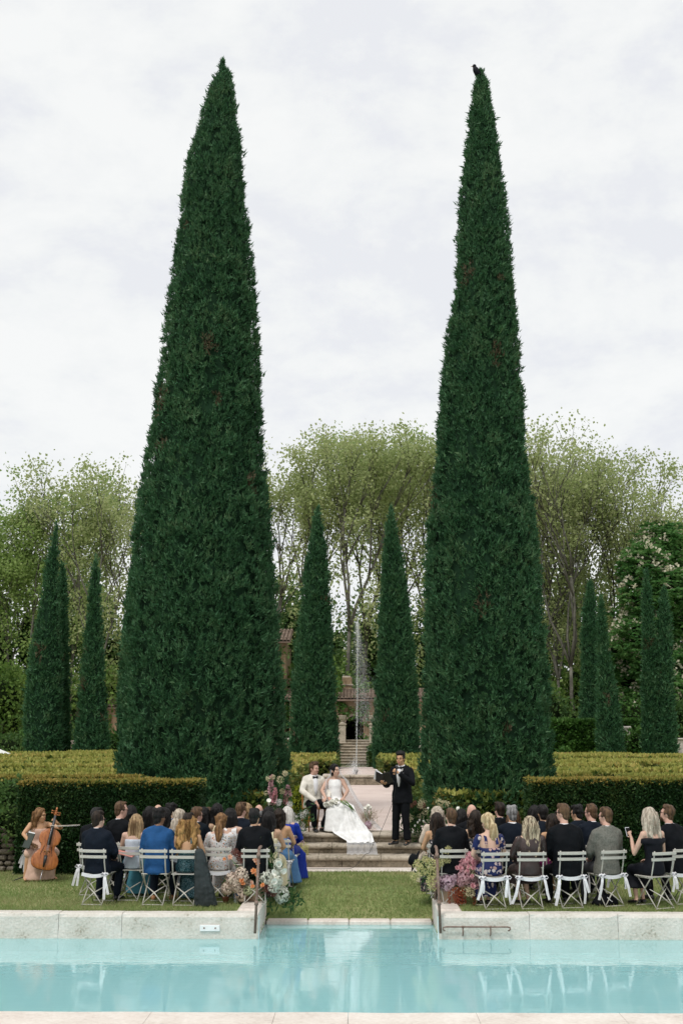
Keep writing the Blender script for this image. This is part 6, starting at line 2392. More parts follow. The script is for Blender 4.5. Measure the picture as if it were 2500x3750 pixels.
mb.build('pocket_flower', M_SHIRT, spk.o, True)
sw_ = spk.o.matrix_basis
mic = empty('microphone', sw_ @ Vector((-.045, .285, 1.38)), R(151), 'black handheld microphone held to the mouth of the standing speaker', 'microphone')
mb = MB()
d_ = Vector((.03, -.10, .17)).normalized()
mb.tube([d_ * -.06, d_ * .0, d_ * .11], [.012, .015, .019], 10)
mb.build('handle', M_BLACK, mic, True)
mb = MB()
mb.ell(d_ * .135, (.026, .026, .030), None, 10, 8)
mb.build('head', mat('mic_mesh', (.12, .12, .13), .4, .5, .3, 90, metal=.7), mic, True)
cable_pts = [sw_ @ (Vector((-.045, .285, 1.38)) + d_ * -.06), Vector(P(1449, 2870, 23.68)), Vector(P(1441, 2925, 23.72)), Vector(P(1427, 2965, 23.9)), Vector(P(1405, 3020, 24.2)), Vector((P(1392, 3050, 24.5)[0], 24.5, .628)), Vector((P(1382, 3078, 24.36)[0], 24.34, .456)),
             Vector((P(1368, 3093, 24.14)[0], 24.10, .452)), Vector((P(1352, 3120, 23.9)[0], 23.95, .29)), Vector((P(1335, 3138, 23.7)[0], 23.72, .27)), Vector((P(1312, 3160, 23.62)[0], 23.63, .13)), Vector((P(1290, 3178, 23.5)[0], 23.56, .045)), Vector((P(1255, 3188, 23.4)[0], 23.42, .04)),
             Vector((P(1190, 3186, 23.45)[0], 23.46, .04)), Vector((P(1120, 3188, 23.42)[0], 23.4, .04))]
mb = MB()
sm_ = []
for i in range(len(cable_pts) - 1):
    p0, p1, p2, p3 = cable_pts[max(i - 1, 0)], cable_pts[i], cable_pts[i + 1], cable_pts[min(i + 2, len(cable_pts) - 1)]
    for k in range(5):
        t = k / 5
        sm_.append(.5 * ((2 * p1) + (p2 - p0) * t + (2 * p0 - 5 * p1 + 4 * p2 - p3) * t * t + (3 * p1 - p0 - 3 * p2 + p3) * t ** 3))
sm_.append(cable_pts[-1])
mb.tube(sm_, .0042, 5)
tag(mb.build('microphone_cable', M_BLACK, None, True), 'thin black microphone cable hanging from the speaker and trailing down the steps', 'cable')
bk = empty('folder', sw_ @ Vector((.16, .42, 1.25)), R(151), 'open black folder with white pages in the hand of the standing speaker', 'folder')
mb = MB()
mb.box((-.085, .0, .025), (.18, .012, .24), rx=rad(-32), ry=rad(16), bev=.003)
mb.box((.085, .0, .025), (.18, .012, .24), rx=rad(-32), ry=rad(-22), bev=.003)
mb.build('cover', M_BLACK, bk)
mb = MB()
mb.box((.088, -.012, .035), (.165, .006, .225), rx=rad(-32), ry=rad(-22))
mb.build('page', M_SHIRT, bk)
mb = MB()
mb.box((-.082, -.012, .035), (.15, .006, .20), rx=rad(-32), ry=rad(16))
mb.build('page', M_BLACK, bk)
mb = MB()
mb.box((.135, -.025, .06), (.17, .010, .24), rx=rad(-30), ry=rad(-30))
mb.build('loose_page', M_SHIRT, bk)

# bouquet across the lap of the bride
bo_ = empty('bouquet', P(1232, 2938, 24.74), 0, 'bouquet of white calla lilies lying across the lap of the bride', 'bouquet')
M_CALLA = mat('calla_white', (.80, .79, .72), .5, .3, .05, 9)
M_STEM = mat('green_stem', (.10, .20, .04), .55, .3, .25, 9)


def calla(mb, c, d, s=1.0):
    c, d = Vector(c), Vector(d).normalized()
    q = Vector((0, 0, 1)).rotation_difference(d).to_matrix()
    rg = []
    for (r, z, t) in ((.008, 0, 0), (.014, .03, 0), (.026, .065, .004), (.042, .095, .02)):
        rg.append([c + q @ Vector((r * s * math.cos(2 * PI * k / 10), r * s * math.sin(2 * PI * k / 10), (z + t * math.sin(2 * PI * k / 10)) * s)) for k in range(10)])
    rg.append([p - d * .004 * s + (c + d * .08 * s - p) * .12 for p in rg[-1]])
    rg.append([c + d * .03 * s + (p - (c + d * .095 * s)) * .2 for p in rg[-2]])
    mb.loft(rg)


for k in range(16):
    t = rnd.random()
    mb = MB()
    c = Vector(P(1200 + 62 * t, 2952 - 26 * t + rnd.uniform(-10, 9), 24.70 + rnd.uniform(-.04, .06))) - bo_.location
    calla(mb, c, (-.8 + rnd.uniform(-.5, .5), -.6, rnd.uniform(-.2, .7)), 1.0)
    mb.build('calla', M_CALLA, bo_, True)
for k in range(8):
    mb = MB()
    a = Vector(P(1240 + 4 * k, 2932 + rnd.uniform(-5, 5), 24.68)) - bo_.location
    b_ = Vector(P(1296 + rnd.uniform(-8, 6), 2966 + rnd.uniform(-6, 8), 24.55)) - bo_.location
    mb.tube([a, a.lerp(b_, .5) + Vector((0, 0, .01)), b_], .006, 5)
    mb.build('stem', M_STEM, bo_, True)

# cellist and her cello
CY = 22.15
cpx = 150
cz = P(cpx, 2957, CY)[2]
cel = person('cellist with long brown hair in a blush strapless gown at the left', cpx, 2957, CY, R(207), 'f', 'gold', None, (cloth('blush_gown', (.56, .38, .30), .6), dict(top=.95, skirt=.02, full=1.2, fold=.09)), ('long', 'auburn'), hy=R(52), ztop=cz, xy=(P(146, 3050, CY)[0], CY), fine=True, facebits=True, cat='cellist', group=None, shoes=None,
             arms={1: ((.30, .06, .78), (.20, .36, .62), (-.5, .8, -.3), (.9, .1, .3), .6), -1: ((-.33, .22, .88), (-.19, .50, .985), (.55, .2, .55), (-.3, .9, .3), 1.0)}, kw=dict(hl=.30, wav=.012, knees={1: (.26, .38, .47, .30, .36), -1: (-.20, .40, .47, -.20, .36)}))
c_ = chair_at(cel.o.location.x, CY, R(207), 'pale folding chair with a white sash under the cellist')
add_ribbon(c_, True, True, 77)
M_CELLO = mat('cello_varnish', (.36, .105, .028), .28, .5, .28, 5, stretch=(6, 6, .6), col2=(.52, .19, .06))
M_CELLO_D = mat('cello_ribs', (.11, .030, .012), .3, .5, .3, 6)
c0, c1 = Vector(P(147, 3226, 21.45)), Vector(P(209, 2962, 21.72))
ax = (c1 - c0).normalized()
clo = empty('cello', c0, 0, 'orange brown varnished cello leaning against the cellist', 'cello')
xv = Vector((1, .30, 0))
xv = (xv - ax * xv.dot(ax)).normalized()
yv = ax.cross(xv).normalized()            # towards the back of the cello
CMT = Matrix((xv, yv, ax)).transposed()
T_ = lambda x, y, z: CMT @ Vector((x, y, z))
Lc = (c1 - c0).length
k_ = Lc / 1.32
half = [(0, .04), (.006, .10), (.03, .16), (.07, .198), (.13, .218), (.20, .214), (.26, .190), (.305, .160), (.325, .150), (.335, .128), (.38, .112), (.43, .112), (.47, .130), (.478, .150), (.50, .158), (.55, .170), (.61, .170), (.66, .152), (.70, .118), (.735, .07), (.745, .03)]
OFF = .20
half = [(z, w_ * 1.14) for (z, w_) in half]
pol = [(w_, z) for (z, w_) in half] + [(-w_, z) for (z, w_) in half[::-1]]


def cring(sc, y):
    return [T_(x * sc * k_, y * k_, (OFF + .37 + (z - .37) * (1 - (1 - sc) * .55)) * k_) for (x, z) in pol]


mb = MB()
mb.loft([cring(s_, y) for s_, y in ((.3, -.088), (.6, -.084), (.85, -.074), (.97, -.064), (1.0, -.058), (.99, -.052))], cap=True)
mb.build('front_plate', M_CELLO, clo, False)
mb = MB()
mb.loft([cring(s_, y) for s_, y in ((.955, -.053), (.955, .05))], cap=True)
mb.build('ribs', M_CELLO_D, clo, False)
mb = MB()
mb.loft([cring(s_, y) for s_, y in ((1.0, .05), (1.0, .056), (.9, .068), (.5, .08))], cap=True)
mb.build('back_plate', M_CELLO_D, clo, False)
tb = lambda pts, r, n=8, **kw_: (lambda m_: (m_.tube([T_(x * k_, y * k_, z * k_) for x, y, z in pts], r, n, **kw_), m_)[1])(MB())
tb([(0, -.05, OFF + .01), (0, -.06, .03), (0, -.06, -.002)], [.006, .005, .003]).build('endpin', mat('steel', (.5, .5, .52), .3, .5, .1, 9, metal=.9), clo, True)
tb([(0, -.100, OFF + .04), (0, -.118, OFF + .13), (0, -.128, OFF + .25)], [.012, .022, .032], 8, sq=(1, .35)).build('tailpiece', M_BLACK, clo, True)
tb([(-.05, -.092, OFF + .325), (-.042, -.12, OFF + .33), (0, -.15, OFF + .335), (.042, -.12, OFF + .33), (.05, -.092, OFF + .325)], [.012, .011, .012, .011, .012], 6).build('bridge', M_WOOD, clo, True)
for s_ in (-1, 1):
    tb([(s_ * .075, -.088, OFF + .40), (s_ * .068, -.0895, OFF + .42), (s_ * .078, -.089, OFF + .37), (s_ * .095, -.086, OFF + .30), (s_ * .108, -.083, OFF + .27), (s_ * .10, -.085, OFF + .255)], [.008, .005, .005, .005, .005, .008], 6).build('f_hole', M_BLACK, clo, True)
tb([(0, -.135, OFF + .44), (0, -.112, OFF + .72), (0, -.085, OFF + .98)], [.032, .028, .022], 8, sq=(1, .4)).build('fingerboard', M_BLACK, clo, True)
tb([(0, -.06, OFF + .70), (0, -.07, OFF + .80), (0, -.065, OFF + .99)], [.028, .022, .02], 8).build('neck', M_CELLO_D, clo, True)
tb([(0, -.065, OFF + .98), (0, -.055, OFF + 1.06), (0, -.05, OFF + 1.08)], [.024, .018, .018], 8).build('pegbox', M_CELLO, clo, True)
mb = MB()
sp2 = []
for k in range(15):
    a = -PI * .6 + k * .62
    r_ = .034 * (1 - k / 17)
    sp2.append(T_(0, (-.062 + r_ * math.cos(a)) * k_, (OFF + 1.105 + r_ * math.sin(a)) * k_))
mb.tube(sp2, [.016] * 12 + [.014, .012, .01], 8, round_end=True)
mb.build('scroll', M_CELLO, clo, True)
for k in range(4):
    s_ = -1 if k % 2 else 1
    tb([(-s_ * .03, -.06, OFF + 1.0 + .02 * k), (s_ * .055, -.062, OFF + 1.005 + .02 * k), (s_ * .085, -.064, OFF + 1.008 + .02 * k)], [.006, .007, .014], 6).build('peg', M_CELLO, clo, True)
    x = -.015 + .01 * k
    tb([(x * .8, -.13, OFF + .25), (x * 1.2, -.155, OFF + .335), (x * .6, -.095, OFF + .99)], .0022, 4).build('string', mat('steel', (.5, .5, .52)), clo, True)
b0_, b1_ = Vector(P(184, 3024, 21.55)), Vector(P(294, 3020, 21.45))
bw = empty('cello_bow', b0_, 0, 'slim cello bow held level across the neck of the cello', 'bow')
mb = MB()
mb.tube([(0, 0, 0), (b1_ - b0_) * .5 + Vector((0, 0, -.006)), (b1_ - b0_)], [.0065, .0055, .004], 6)
mb.build('stick', mat('bow_wood', (.62, .55, .48), .4), bw, True)
mb = MB()
mb.tube([Vector((.04, 0, -.02)), (b1_ - b0_) * .99 + Vector((0, 0, -.014))], .003, 5)
mb.build('hair', M_SHIRT, bw, True)
mb = MB()
mb.box((.045, 0, -.012), (.05, .014, .026), bev=.004)
mb.build('frog', M_BLACK, bw)

# music stand
ms0 = P(103, 3224, 21.75)
mst = empty('music_stand', (ms0[0], 21.75, 0), rad(-58), 'dark music stand with a tilted desk left of the cello', 'stand')
dz = P(103, 3108, 21.75)[2]
mb = MB()
mb.tube([(0, 0, .03), (0, 0, dz * .55), (.0, 0, dz + .05)], [.016, .014, .011], 8)
mb.build('pole', M_BLACK, mst, True)
for k in range(3):
    a = .5 + 2 * PI * k / 3
    mb = MB()
    mb.tube([(0, 0, .09), (.15 * math.cos(a), .15 * math.sin(a), .05), (.27 * math.cos(a), .27 * math.sin(a), .012)], [.012, .01, .01], 6)
    mb.build('foot', M_BLACK, mst, True)
mb = MB()
mb.lathe([(.0, .02), (.032, .03), (.028, .12), (.016, .16), (0, .16)], n=10)
mb.build('collar', M_BLACK, mst, True)
M_DESK = mat('green_black_metal', (.018, .032, .022), .45, .4, .2, 6)
mb = MB()
mb.box((0, -.02, dz + .14), (.40, .012, .27), rx=rad(-22), bev=.004)
mb.box((0, -.07, dz + .02), (.40, .06, .012), rx=rad(-22), bev=.004)
mb.build('desk', M_DESK, mst)
mb = MB()
mb.box((0, .032, dz + .272), (.36, .004, .02), rx=rad(-22))
mb.build('sheet_music', M_SHIRT, mst)
# ------------------------------------------------------------------ flowers
def petmat(name, a, b_, c=None):
    return leafmat('petal_' + name, [a, b_] + ([c] if c else []), .25, .6, 6.0)


PM = dict(blush=petmat('blush', (.52, .36, .31), (.72, .60, .50), (.62, .55, .40)), white=petmat('white', (.66, .68, .56), (.80, .79, .72)), green=petmat('green', (.42, .46, .24), (.62, .64, .42)), lime=petmat('lime', (.40, .42, .16), (.62, .58, .28), (.66, .62, .36)),
          orange=petmat('orange', (.72, .22, .05), (.80, .36, .14), (.80, .48, .30)), peach=petmat('peach', (.76, .42, .27), (.82, .58, .45)), burg=petmat('burg', (.12, .035, .035), (.28, .11, .09), (.36, .20, .15)), dark=petmat('dark', (.03, .008, .018), (.09, .03, .045)),
          pink=petmat('pink', (.50, .17, .22), (.68, .34, .38), (.75, .48, .50)), lilac=petmat('lilac', (.46, .30, .40), (.66, .48, .56), (.72, .58, .62)), mauve=petmat('mauve', (.50, .27, .31), (.68, .44, .47)), cream=petmat('cream', (.62, .56, .34), (.76, .70, .50)),
          amar=petmat('amar', (.16, .025, .02), (.34, .08, .04), (.45, .20, .08)), snow=petmat('snow', (.72, .72, .70), (.85, .85, .83)), purple=petmat('purple', (.05, .012, .05), (.12, .04, .12)), straw=petmat('straw', (.42, .33, .24), (.6, .5, .4)))
M_LEAFG = leafmat('bouquet_leaf', [(.012, .04, .015), (.03, .085, .025), (.07, .14, .04)], .2, nscale=3)
_bl = {}


def bloom_mesh(kind, col, var):
    key = (kind, col, var)
    if key in _bl:
        return _bl[key]
    if kind == 'ball':            # hydrangea head, unit radius
        n = 300
        d = nrmz(NR.normal(size=(n, 3)))
        pos = d * np.where(NR.random((n, 1)) < .35, .72, NR.uniform(.86, 1.0, (n, 1)))
        t = nrmz(np.cross(d, NR.normal(size=(n, 3))))
        Q = leaf_quads(pos - t * .15, t + d * .22, .32, .30, roll=d)
    elif kind == 'spike':         # unit height flower spike
        n = 120
        z = NR.random(n)
        a = NR.uniform(0, 2 * PI, n)
        r = (.26 * (1 - z) ** .55 + .05) * NR.uniform(.7, 1.1, n)
        d = np.stack([np.cos(a), np.sin(a), np.full(n, .35)], 1)
        pos = np.stack([r * np.cos(a), r * np.sin(a), z], 1)
        Q = leaf_quads(pos - d * .08, d + NR.normal(0, .5, (n, 3)), .20, .17)
    elif kind == 'cup':           # open poppy or rose, unit radius
        L_ = []
        for ring, (np_, up) in enumerate(((7, .35), (6, .9), (5, 1.6))):
            a = 2 * PI * (np.arange(np_) + .4 * ring) / np_
            d = np.stack([np.cos(a), np.sin(a), np.full(np_, up)], 1)
            rl = np.stack([np.zeros(np_), np.zeros(np_), np.ones(np_)], 1)
            L_.append(leaf_quads(np.zeros((np_, 3)), d + NR.normal(0, .12, (np_, 3)), 1.0 - .16 * ring, .95 - .15 * ring, roll=rl + d * .01))
        Q = np.concatenate(L_)
    elif kind == 'fluff':         # loose lump of tiny florets
        n = 190
        d = nrmz(NR.normal(size=(n, 3)))
        pos = d * (NR.random((n, 1)) ** .4) * .95
        Q = leaf_quads(pos, d + NR.normal(0, .6, (n, 3)), .27, .22)
    elif kind == 'rope':          # hanging amaranth, unit length downwards
        n = 170
        z = -NR.random(n)
        a = NR.uniform(0, 2 * PI, n)
        r = .045 * (1.1 + .5 * z)
        pos = np.stack([r * np.cos(a) + .03 * np.sin(z * 7), r * np.sin(a), z], 1)
        d = np.stack([np.cos(a), np.sin(a), np.full(n, -.7)], 1)
        Q = leaf_quads(pos, d + NR.normal(0, .3, (n, 3)), .075, .05)
    me = quads_mesh({'ball': 'hydrangea', 'spike': 'flower_spike', 'cup': 'poppy', 'fluff': 'floret_cluster', 'rope': 'amaranth'}[kind], Q, PM[col])
    _bl[key] = me
    return me


def bloom(root, kind, col, px, py, Y, s, rot=None, sc=None):
    me = bloom_mesh(kind, col, rnd.randrange(3))
    o = bpy.data.objects.new(me.name, me)
    link(o, root)
    o.location = Vector(P(px, py, Y)) - root.location
    o.scale = sc or (s, s, s)
    o.rotation_euler = rot or (rnd.uniform(-.4, .4), rnd.uniform(-.4, .4), rnd.uniform(0, 6))
    return o


def greens(root, pts, n, L, spread=.12, name='foliage', m=None, up=.6):
    wr = .3 if name == 'foliage' else .045
    Qs = []
    for (px, py, Y) in pts:
        c = np.array(P(px, py, Y)) - np.array(root.location)
        pos = c + NR.normal(0, spread, (n, 3)) * np.array([1, .7, 1])
        Qs.append(leaf_quads(pos, NR.normal(0, .6, (n, 3)) + np.array([0, -.1, up]), L * NR.uniform(.6, 1.3, n), L * wr))
    return tag(obj_from(quads_mesh(name, np.concatenate(Qs), m or M_LEAFG), name, root), kind='stuff')


def stems(root, pairs, r=.005, m=None):
    for (a, b_) in pairs:
        a, b_ = Vector(P(*a)) - root.location, Vector(P(*b_)) - root.location
        mb = MB()
        mb.tube([a, a.lerp(b_, .5) + Vector((rnd.uniform(-.02, .02), 0, .02)), b_], [r, r, r * .7], 5)
        mb.build('stem', m or M_STEM, root, True)


# pot of cream and orange flowers by the left railing
FYL = 19.05
px0 = P(936, 3318, FYL)
fl = empty('flower_pot', (px0[0], FYL, 0), 0, 'tan pot overflowing with cream hydrangeas and orange poppies by the left railing', 'flower arrangement')
M_POT = mat('tan_pot', (.36, .26, .18), .85, .15, .15, 5, .2)
mb = MB()
mb.erings([(0, 0, 0, .115, .115), (0, 0, .05, .145, .145), (0, 0, .17, .165, .165), (0, 0, .27, .16, .16), (0, 0, .275, .145, .145), (0, 0, .22, .13, .13)], 18)
mb.build('pot', M_POT, fl, True)
for (px, py, s_, c) in ((832, 3254, .10, 'blush'), (851, 3224, .115, 'blush'), (884, 3206, .12, 'blush'), (882, 3274, .105, 'blush'), (914, 3242, .09, 'blush'), (864, 3246, .08, 'blush'), (935, 3262, .09, 'green'), (905, 3186, .075, 'burg'), (908, 3262, .08, 'green'), (979, 3212, .125, 'white'), (1008, 3228, .12, 'white'), (1031, 3277, .125, 'white'),
                        (1013, 3186, .085, 'white'), (1018, 3160, .07, 'white'), (1000, 3250, .09, 'white'), (1006, 3208, .08, 'white')):
    bloom(fl, 'ball', c, px, py, FYL + rnd.uniform(-.28, -.1), s_ * rnd.uniform(.92, 1.05), sc=(s_, s_ * .95, s_ * rnd.uniform(.9, 1.25)))
for (px, py, s_, c) in ((842, 3140, .07, 'peach'), (822, 3146, .045, 'orange'), (937, 3150, .085, 'peach'), (944, 3162, .06, 'orange'), (929, 3190, .075, 'orange'), (938, 3203, .045, 'orange'), (886, 3224, .075, 'orange'), (890, 3236, .06, 'orange'), (925, 3246, .055, 'orange'), (962, 3242, .06, 'orange'), (921, 3232, .05, 'peach')):
    bloom(fl, 'cup', c, px, py, FYL - .36, s_ * .72, rot=(rad(62) + rnd.uniform(-.3, .3), rnd.uniform(-.4, .4), rnd.uniform(-.6, .6)))
for k in range(20):
    t = rnd.random()
    bloom(fl, 'fluff', 'burg', 848 + 100 * t + rnd.uniform(-14, 14), 3124 + 55 * t + rnd.uniform(-14, 14), FYL - .2, rnd.uniform(.04, .065))
for k in range(7):
    bloom(fl, 'fluff', 'dark' if k % 2 else 'burg', 985 + rnd.uniform(-14, 18), 3256 + rnd.uniform(-14, 20), FYL - .25, rnd.uniform(.05, .075))
greens(fl, [(900, 3250, FYL - .05), (950, 3220, FYL - .1), (990, 3180, FYL - .1), (960, 3260, FYL - .1), (1000, 3290, FYL - .1), (1045, 3290, FYL - .05), (1065, 3298, FYL), (930, 3200, FYL), (870, 3260, FYL)], 70, .11, .075)
greens(fl, [(936, 3118, FYL - .1), (930, 3110, FYL - .1), (945, 3125, FYL - .1), (985, 3150, FYL - .1)], 60, .22, .05, 'grass_plume', leafmat('plume', [(.10, .15, .05), (.22, .28, .12)], .2), 1.6)
stems(fl, [((940, 3250, FYL), (842, 3142, FYL - .34)), ((940, 3250, FYL), (936, 3150, FYL - .34)), ((950, 3240, FYL), (1018, 3160, FYL - .2)), ((930, 3250, FYL), (850, 3225, FYL - .2)), ((960, 3250, FYL), (1030, 3275, FYL - .2))])
for k in range(4):
    mb = MB()
    calla(mb, Vector(P(1005 + rnd.uniform(-10, 20), 3205 + rnd.uniform(-40, 30), FYL - .38)) - fl.location, (rnd.uniform(-.6, .8), -.7, rnd.uniform(-.2, .6)), 1.1)
    mb.build('calla', M_CALLA, fl, True)

# pot of pink flowers by the right railing
FYR = 18.98
px0 = P(1650, 3326, FYR)
fr_ = empty('flower_pot', (px0[0], FYR, 0), 0, 'stone pot of pink and lime flowers with hanging red amaranth by the right railing', 'flower arrangement')
mb = MB()
mb.erings([(0, 0, 0, .135, .135), (0, 0, .04, .15, .15), (0, 0, .25, .17, .17), (0, 0, .29, .17, .17), (0, 0, .29, .145, .145), (0, 0, .22, .13, .13)], 18)
mb.build('pot', M_POT, fr_, True)
for (px, py, s_, c) in ((1660, 3200, .10, 'lilac'), (1637, 3232, .125, 'lilac'), (1606, 3224, .085, 'lilac'), (1667, 3218, .08, 'lilac'), (1590, 3238, .07, 'mauve')):
    bloom(fr_, 'ball', c, px, py, FYR + rnd.uniform(-.3, -.12), s_, sc=(s_, s_ * .95, s_ * 1.08))
for (px, py, s_, c) in ((1530, 3166, .075, 'lime'), (1541, 3190, .075, 'lime'), (1519, 3211, .07, 'lime'), (1556, 3145, .055, 'lime'), (1577, 3162, .085, 'lime'), (1580, 3196, .09, 'lime'), (1577, 3228, .08, 'lime'), (1582, 3250, .06, 'lime'), (1612, 3158, .06, 'lime'), (1600, 3178, .05, 'lime'), (1640, 3112, .06, 'lime'), (1634, 3130, .07, 'lime'), (1636, 3148, .055, 'lime'),
                        (1720, 3138, .085, 'pink'), (1706, 3158, .085, 'pink'), (1733, 3150, .07, 'pink'), (1690, 3170, .085, 'pink'), (1692, 3190, .085, 'pink'), (1672, 3180, .06, 'pink'), (1700, 3212, .11, 'mauve'), (1720, 3228, .11, 'mauve'), (1742, 3232, .09, 'pink'), (1690, 3228, .08, 'mauve'), (1745, 3248, .08, 'pink'), (1722, 3186, .085, 'cream'), (1735, 3206, .075, 'cream'),
                        (1756, 3256, .075, 'cream'), (1706, 3258, .08, 'cream'), (1722, 3266, .075, 'cream'), (1750, 3268, .06, 'cream'), (1614, 3200, .075, 'purple'), (1622, 3188, .06, 'purple'), (1612, 3240, .06, 'dark')):
    bloom(fr_, 'fluff' if c in ('lime', 'cream', 'purple', 'dark') else 'ball', c, px, py, FYR + rnd.uniform(-.34, -.14), s_ * 1.05)
for k in range(9):
    bloom(fr_, 'cup', 'pink', 1700 + rnd.uniform(-30, 50), 3200 + rnd.uniform(-60, 50), FYR - .40, rnd.uniform(.035, .055), rot=(rad(65), 0, rnd.uniform(-.7, .7)))
for (px, py, L_, w_) in ((1645, 3258, .24, .5), (1662, 3250, .31, .6), (1690, 3244, .40, .95), (1698, 3246, .38, .8), (1683, 3252, .36, .7), (1734, 3262, .31, .55), (1672, 3248, .30, .5)):
    bloom(fr_, 'rope', 'amar', px, py, FYR - .26, L_, rot=(rnd.uniform(-.06, .06), rnd.uniform(-.1, .1), rnd.uniform(0, 6)), sc=(L_ * w_ + .12, L_ * w_ + .12, L_))
greens(fr_, [(1650, 3240, FYR - .05), (1600, 3210, FYR - .05), (1640, 3180, FYR - .1), (1575, 3215, FYR - .05), (1700, 3250, FYR - .05), (1550, 3190, FYR)], 60, .10, .07)
stems(fr_, [((1650, 3250, FYR), (1636, 3140, FYR - .24)), ((1640, 3250, FYR), (1535, 3170, FYR - .24)), ((1655, 3250, FYR), (1715, 3145, FYR - .24)), ((1640, 3250, FYR), (1525, 3208, FYR - .2))])

# tall flowers beside the groom
FA = 24.2
fa_ = empty('flower_arrangement', (P(1040, 3060, FA)[0], FA, .05), 0, 'tall pink spikes and white blossom at the left end of the steps', 'flower arrangement')
for (px, y0, y1, c, w_) in ((990, 2905, 2845, 'mauve', .34), (998, 2950, 2905, 'mauve', .42), (1004, 2940, 2890, 'pink', .34), (1054, 2915, 2878, 'mauve', .42), (1046, 2955, 2905, 'pink', .34), (1052, 2985, 2940, 'pink', .36), (1066, 3010, 2960, 'pink', .34)):
    a, b_ = P(px, y0, FA), P(px, y1, FA)
    L_ = b_[2] - a[2]
    bloom(fa_, 'spike', c, px, y0, FA + rnd.uniform(-.1, .1), 1, rot=(0, rnd.uniform(-.15, .15), rnd.uniform(0, 6)), sc=(w_ * .55, w_ * .55, L_ * 1.1))
for (px, py, s_, c) in ((984, 2852, .06, 'cream'), (1000, 2846, .05, 'cream'), (1026, 2856, .075, 'cream'), (1044, 2832, .06, 'cream'), (1034, 2898, .06, 'cream'), (975, 2905, .05, 'cream'), (1020, 2938, .07, 'snow'), (1008, 2958, .07, 'snow'), (1072, 2990, .085, 'snow'), (1088, 2998, .09, 'snow'), (1108, 2984, .08, 'snow'), (1122, 2975, .06, 'snow'), (1078, 3020, .09, 'snow'), (1100, 3022, .085, 'snow'), (1090, 3046, .09, 'snow'),
                        (1108, 3040, .07, 'snow'), (1068, 3040, .08, 'snow'), (1096, 3068, .08, 'lilac'), (1082, 3086, .09, 'lilac'), (1100, 3088, .08, 'lilac'), (1075, 3066, .07, 'mauve'), (1060, 2945, .06, 'snow')):
    bloom(fa_, 'fluff', c, px, py, FA + rnd.uniform(-.15, .1), s_)
greens(fa_, [(1020, 2890, FA), (1025, 2920, FA), (1015, 2960, FA), (1040, 2980, FA), (1070, 3010, FA), (1110, 2990, FA), (1060, 3050, FA), (1020, 3000, FA), (1000, 3040, FA)], 85, .11, .11)
for k in range(14):
    px = 1092 + rnd.uniform(-18, 38)
    bloom(fa_, 'rope', 'lime', px, 3082 + rnd.uniform(0, 30), FA - .35, .3, sc=(.34, .34, rnd.uniform(.22, .42)), rot=(0, rnd.uniform(-.15, .15), rnd.uniform(0, 6)))
stems(fa_, [((1030, 3060, FA), (990, 2900, FA)), ((1030, 3060, FA), (1000, 2945, FA)), ((1035, 3060, FA), (1050, 2910, FA)), ((1030, 3060, FA), (1026, 2860, FA)), ((1040, 3060, FA), (1050, 2980, FA))], .007)
mb = MB()
calla(mb, Vector(P(984, 2950, 23.6)) - fa_.location, (.05, -.3, 1), 1.1)
mb.build('calla', M_CALLA, fa_, True)

# bed of flowers beside the speaker
FB = 24.6
fb_ = empty('flower_arrangement', (P(1540, 3050, FB)[0], FB, .1), 0, 'dark leafy flowers with cream clusters and white tulips beside the speaker', 'flower arrangement')
for (px, py, s_, c) in ((1508, 2948, .05, 'burg'), (1518, 2940, .045, 'burg'), (1536, 2958, .05, 'burg'), (1500, 2960, .045, 'burg'), (1550, 2950, .05, 'burg'), (1546, 2940, .075, 'cream'), (1538, 2950, .06, 'cream'), (1498, 2994, .075, 'cream'), (1540, 2992, .07, 'cream'), (1556, 2972, .065, 'cream'), (1570, 2985, .05, 'cream'), (1606, 2936, .06, 'cream'), (1622, 2944, .065, 'cream'), (1634, 2944, .06, 'cream'), (1615, 2950, .05, 'cream')):
    bloom(fb_, 'fluff', c, px, py, FB + rnd.uniform(-.2, .1), s_ * 1.1)
for (px, py) in ((1528, 3012), (1535, 3004), (1549, 3007), (1518, 3024), (1510, 3048), (1675, 2962), (1660, 2966), (1566, 2960)):
    mb = MB()
    c = Vector(P(px, py, FB - .25)) - fb_.location
    r_ = .036 if px == 1675 else .019
    mb.ell(c, (r_, r_, r_ * 1.25), None, 9, 7)
    mb.ell(c + Vector((r_ * .5, -r_ * .3, r_ * .4)), (r_ * .6, r_ * .6, r_ * .9), None, 8, 6)
    mb.build('tulip', M_CALLA, fb_, True)
    mb = MB()
    mb.tube([c, c - Vector((0, -.05, .3))], .005, 5)
    mb.build('stem', M_STEM, fb_, True)
greens(fb_, [(1505, 2975, FB), (1530, 2980, FB), (1555, 2965, FB), (1520, 3020, FB), (1545, 3020, FB), (1500, 3030, FB), (1575, 2990, FB), (1620, 2960, FB), (1660, 2985, FB), (1530, 3050, FB)], 100, .12, .13)
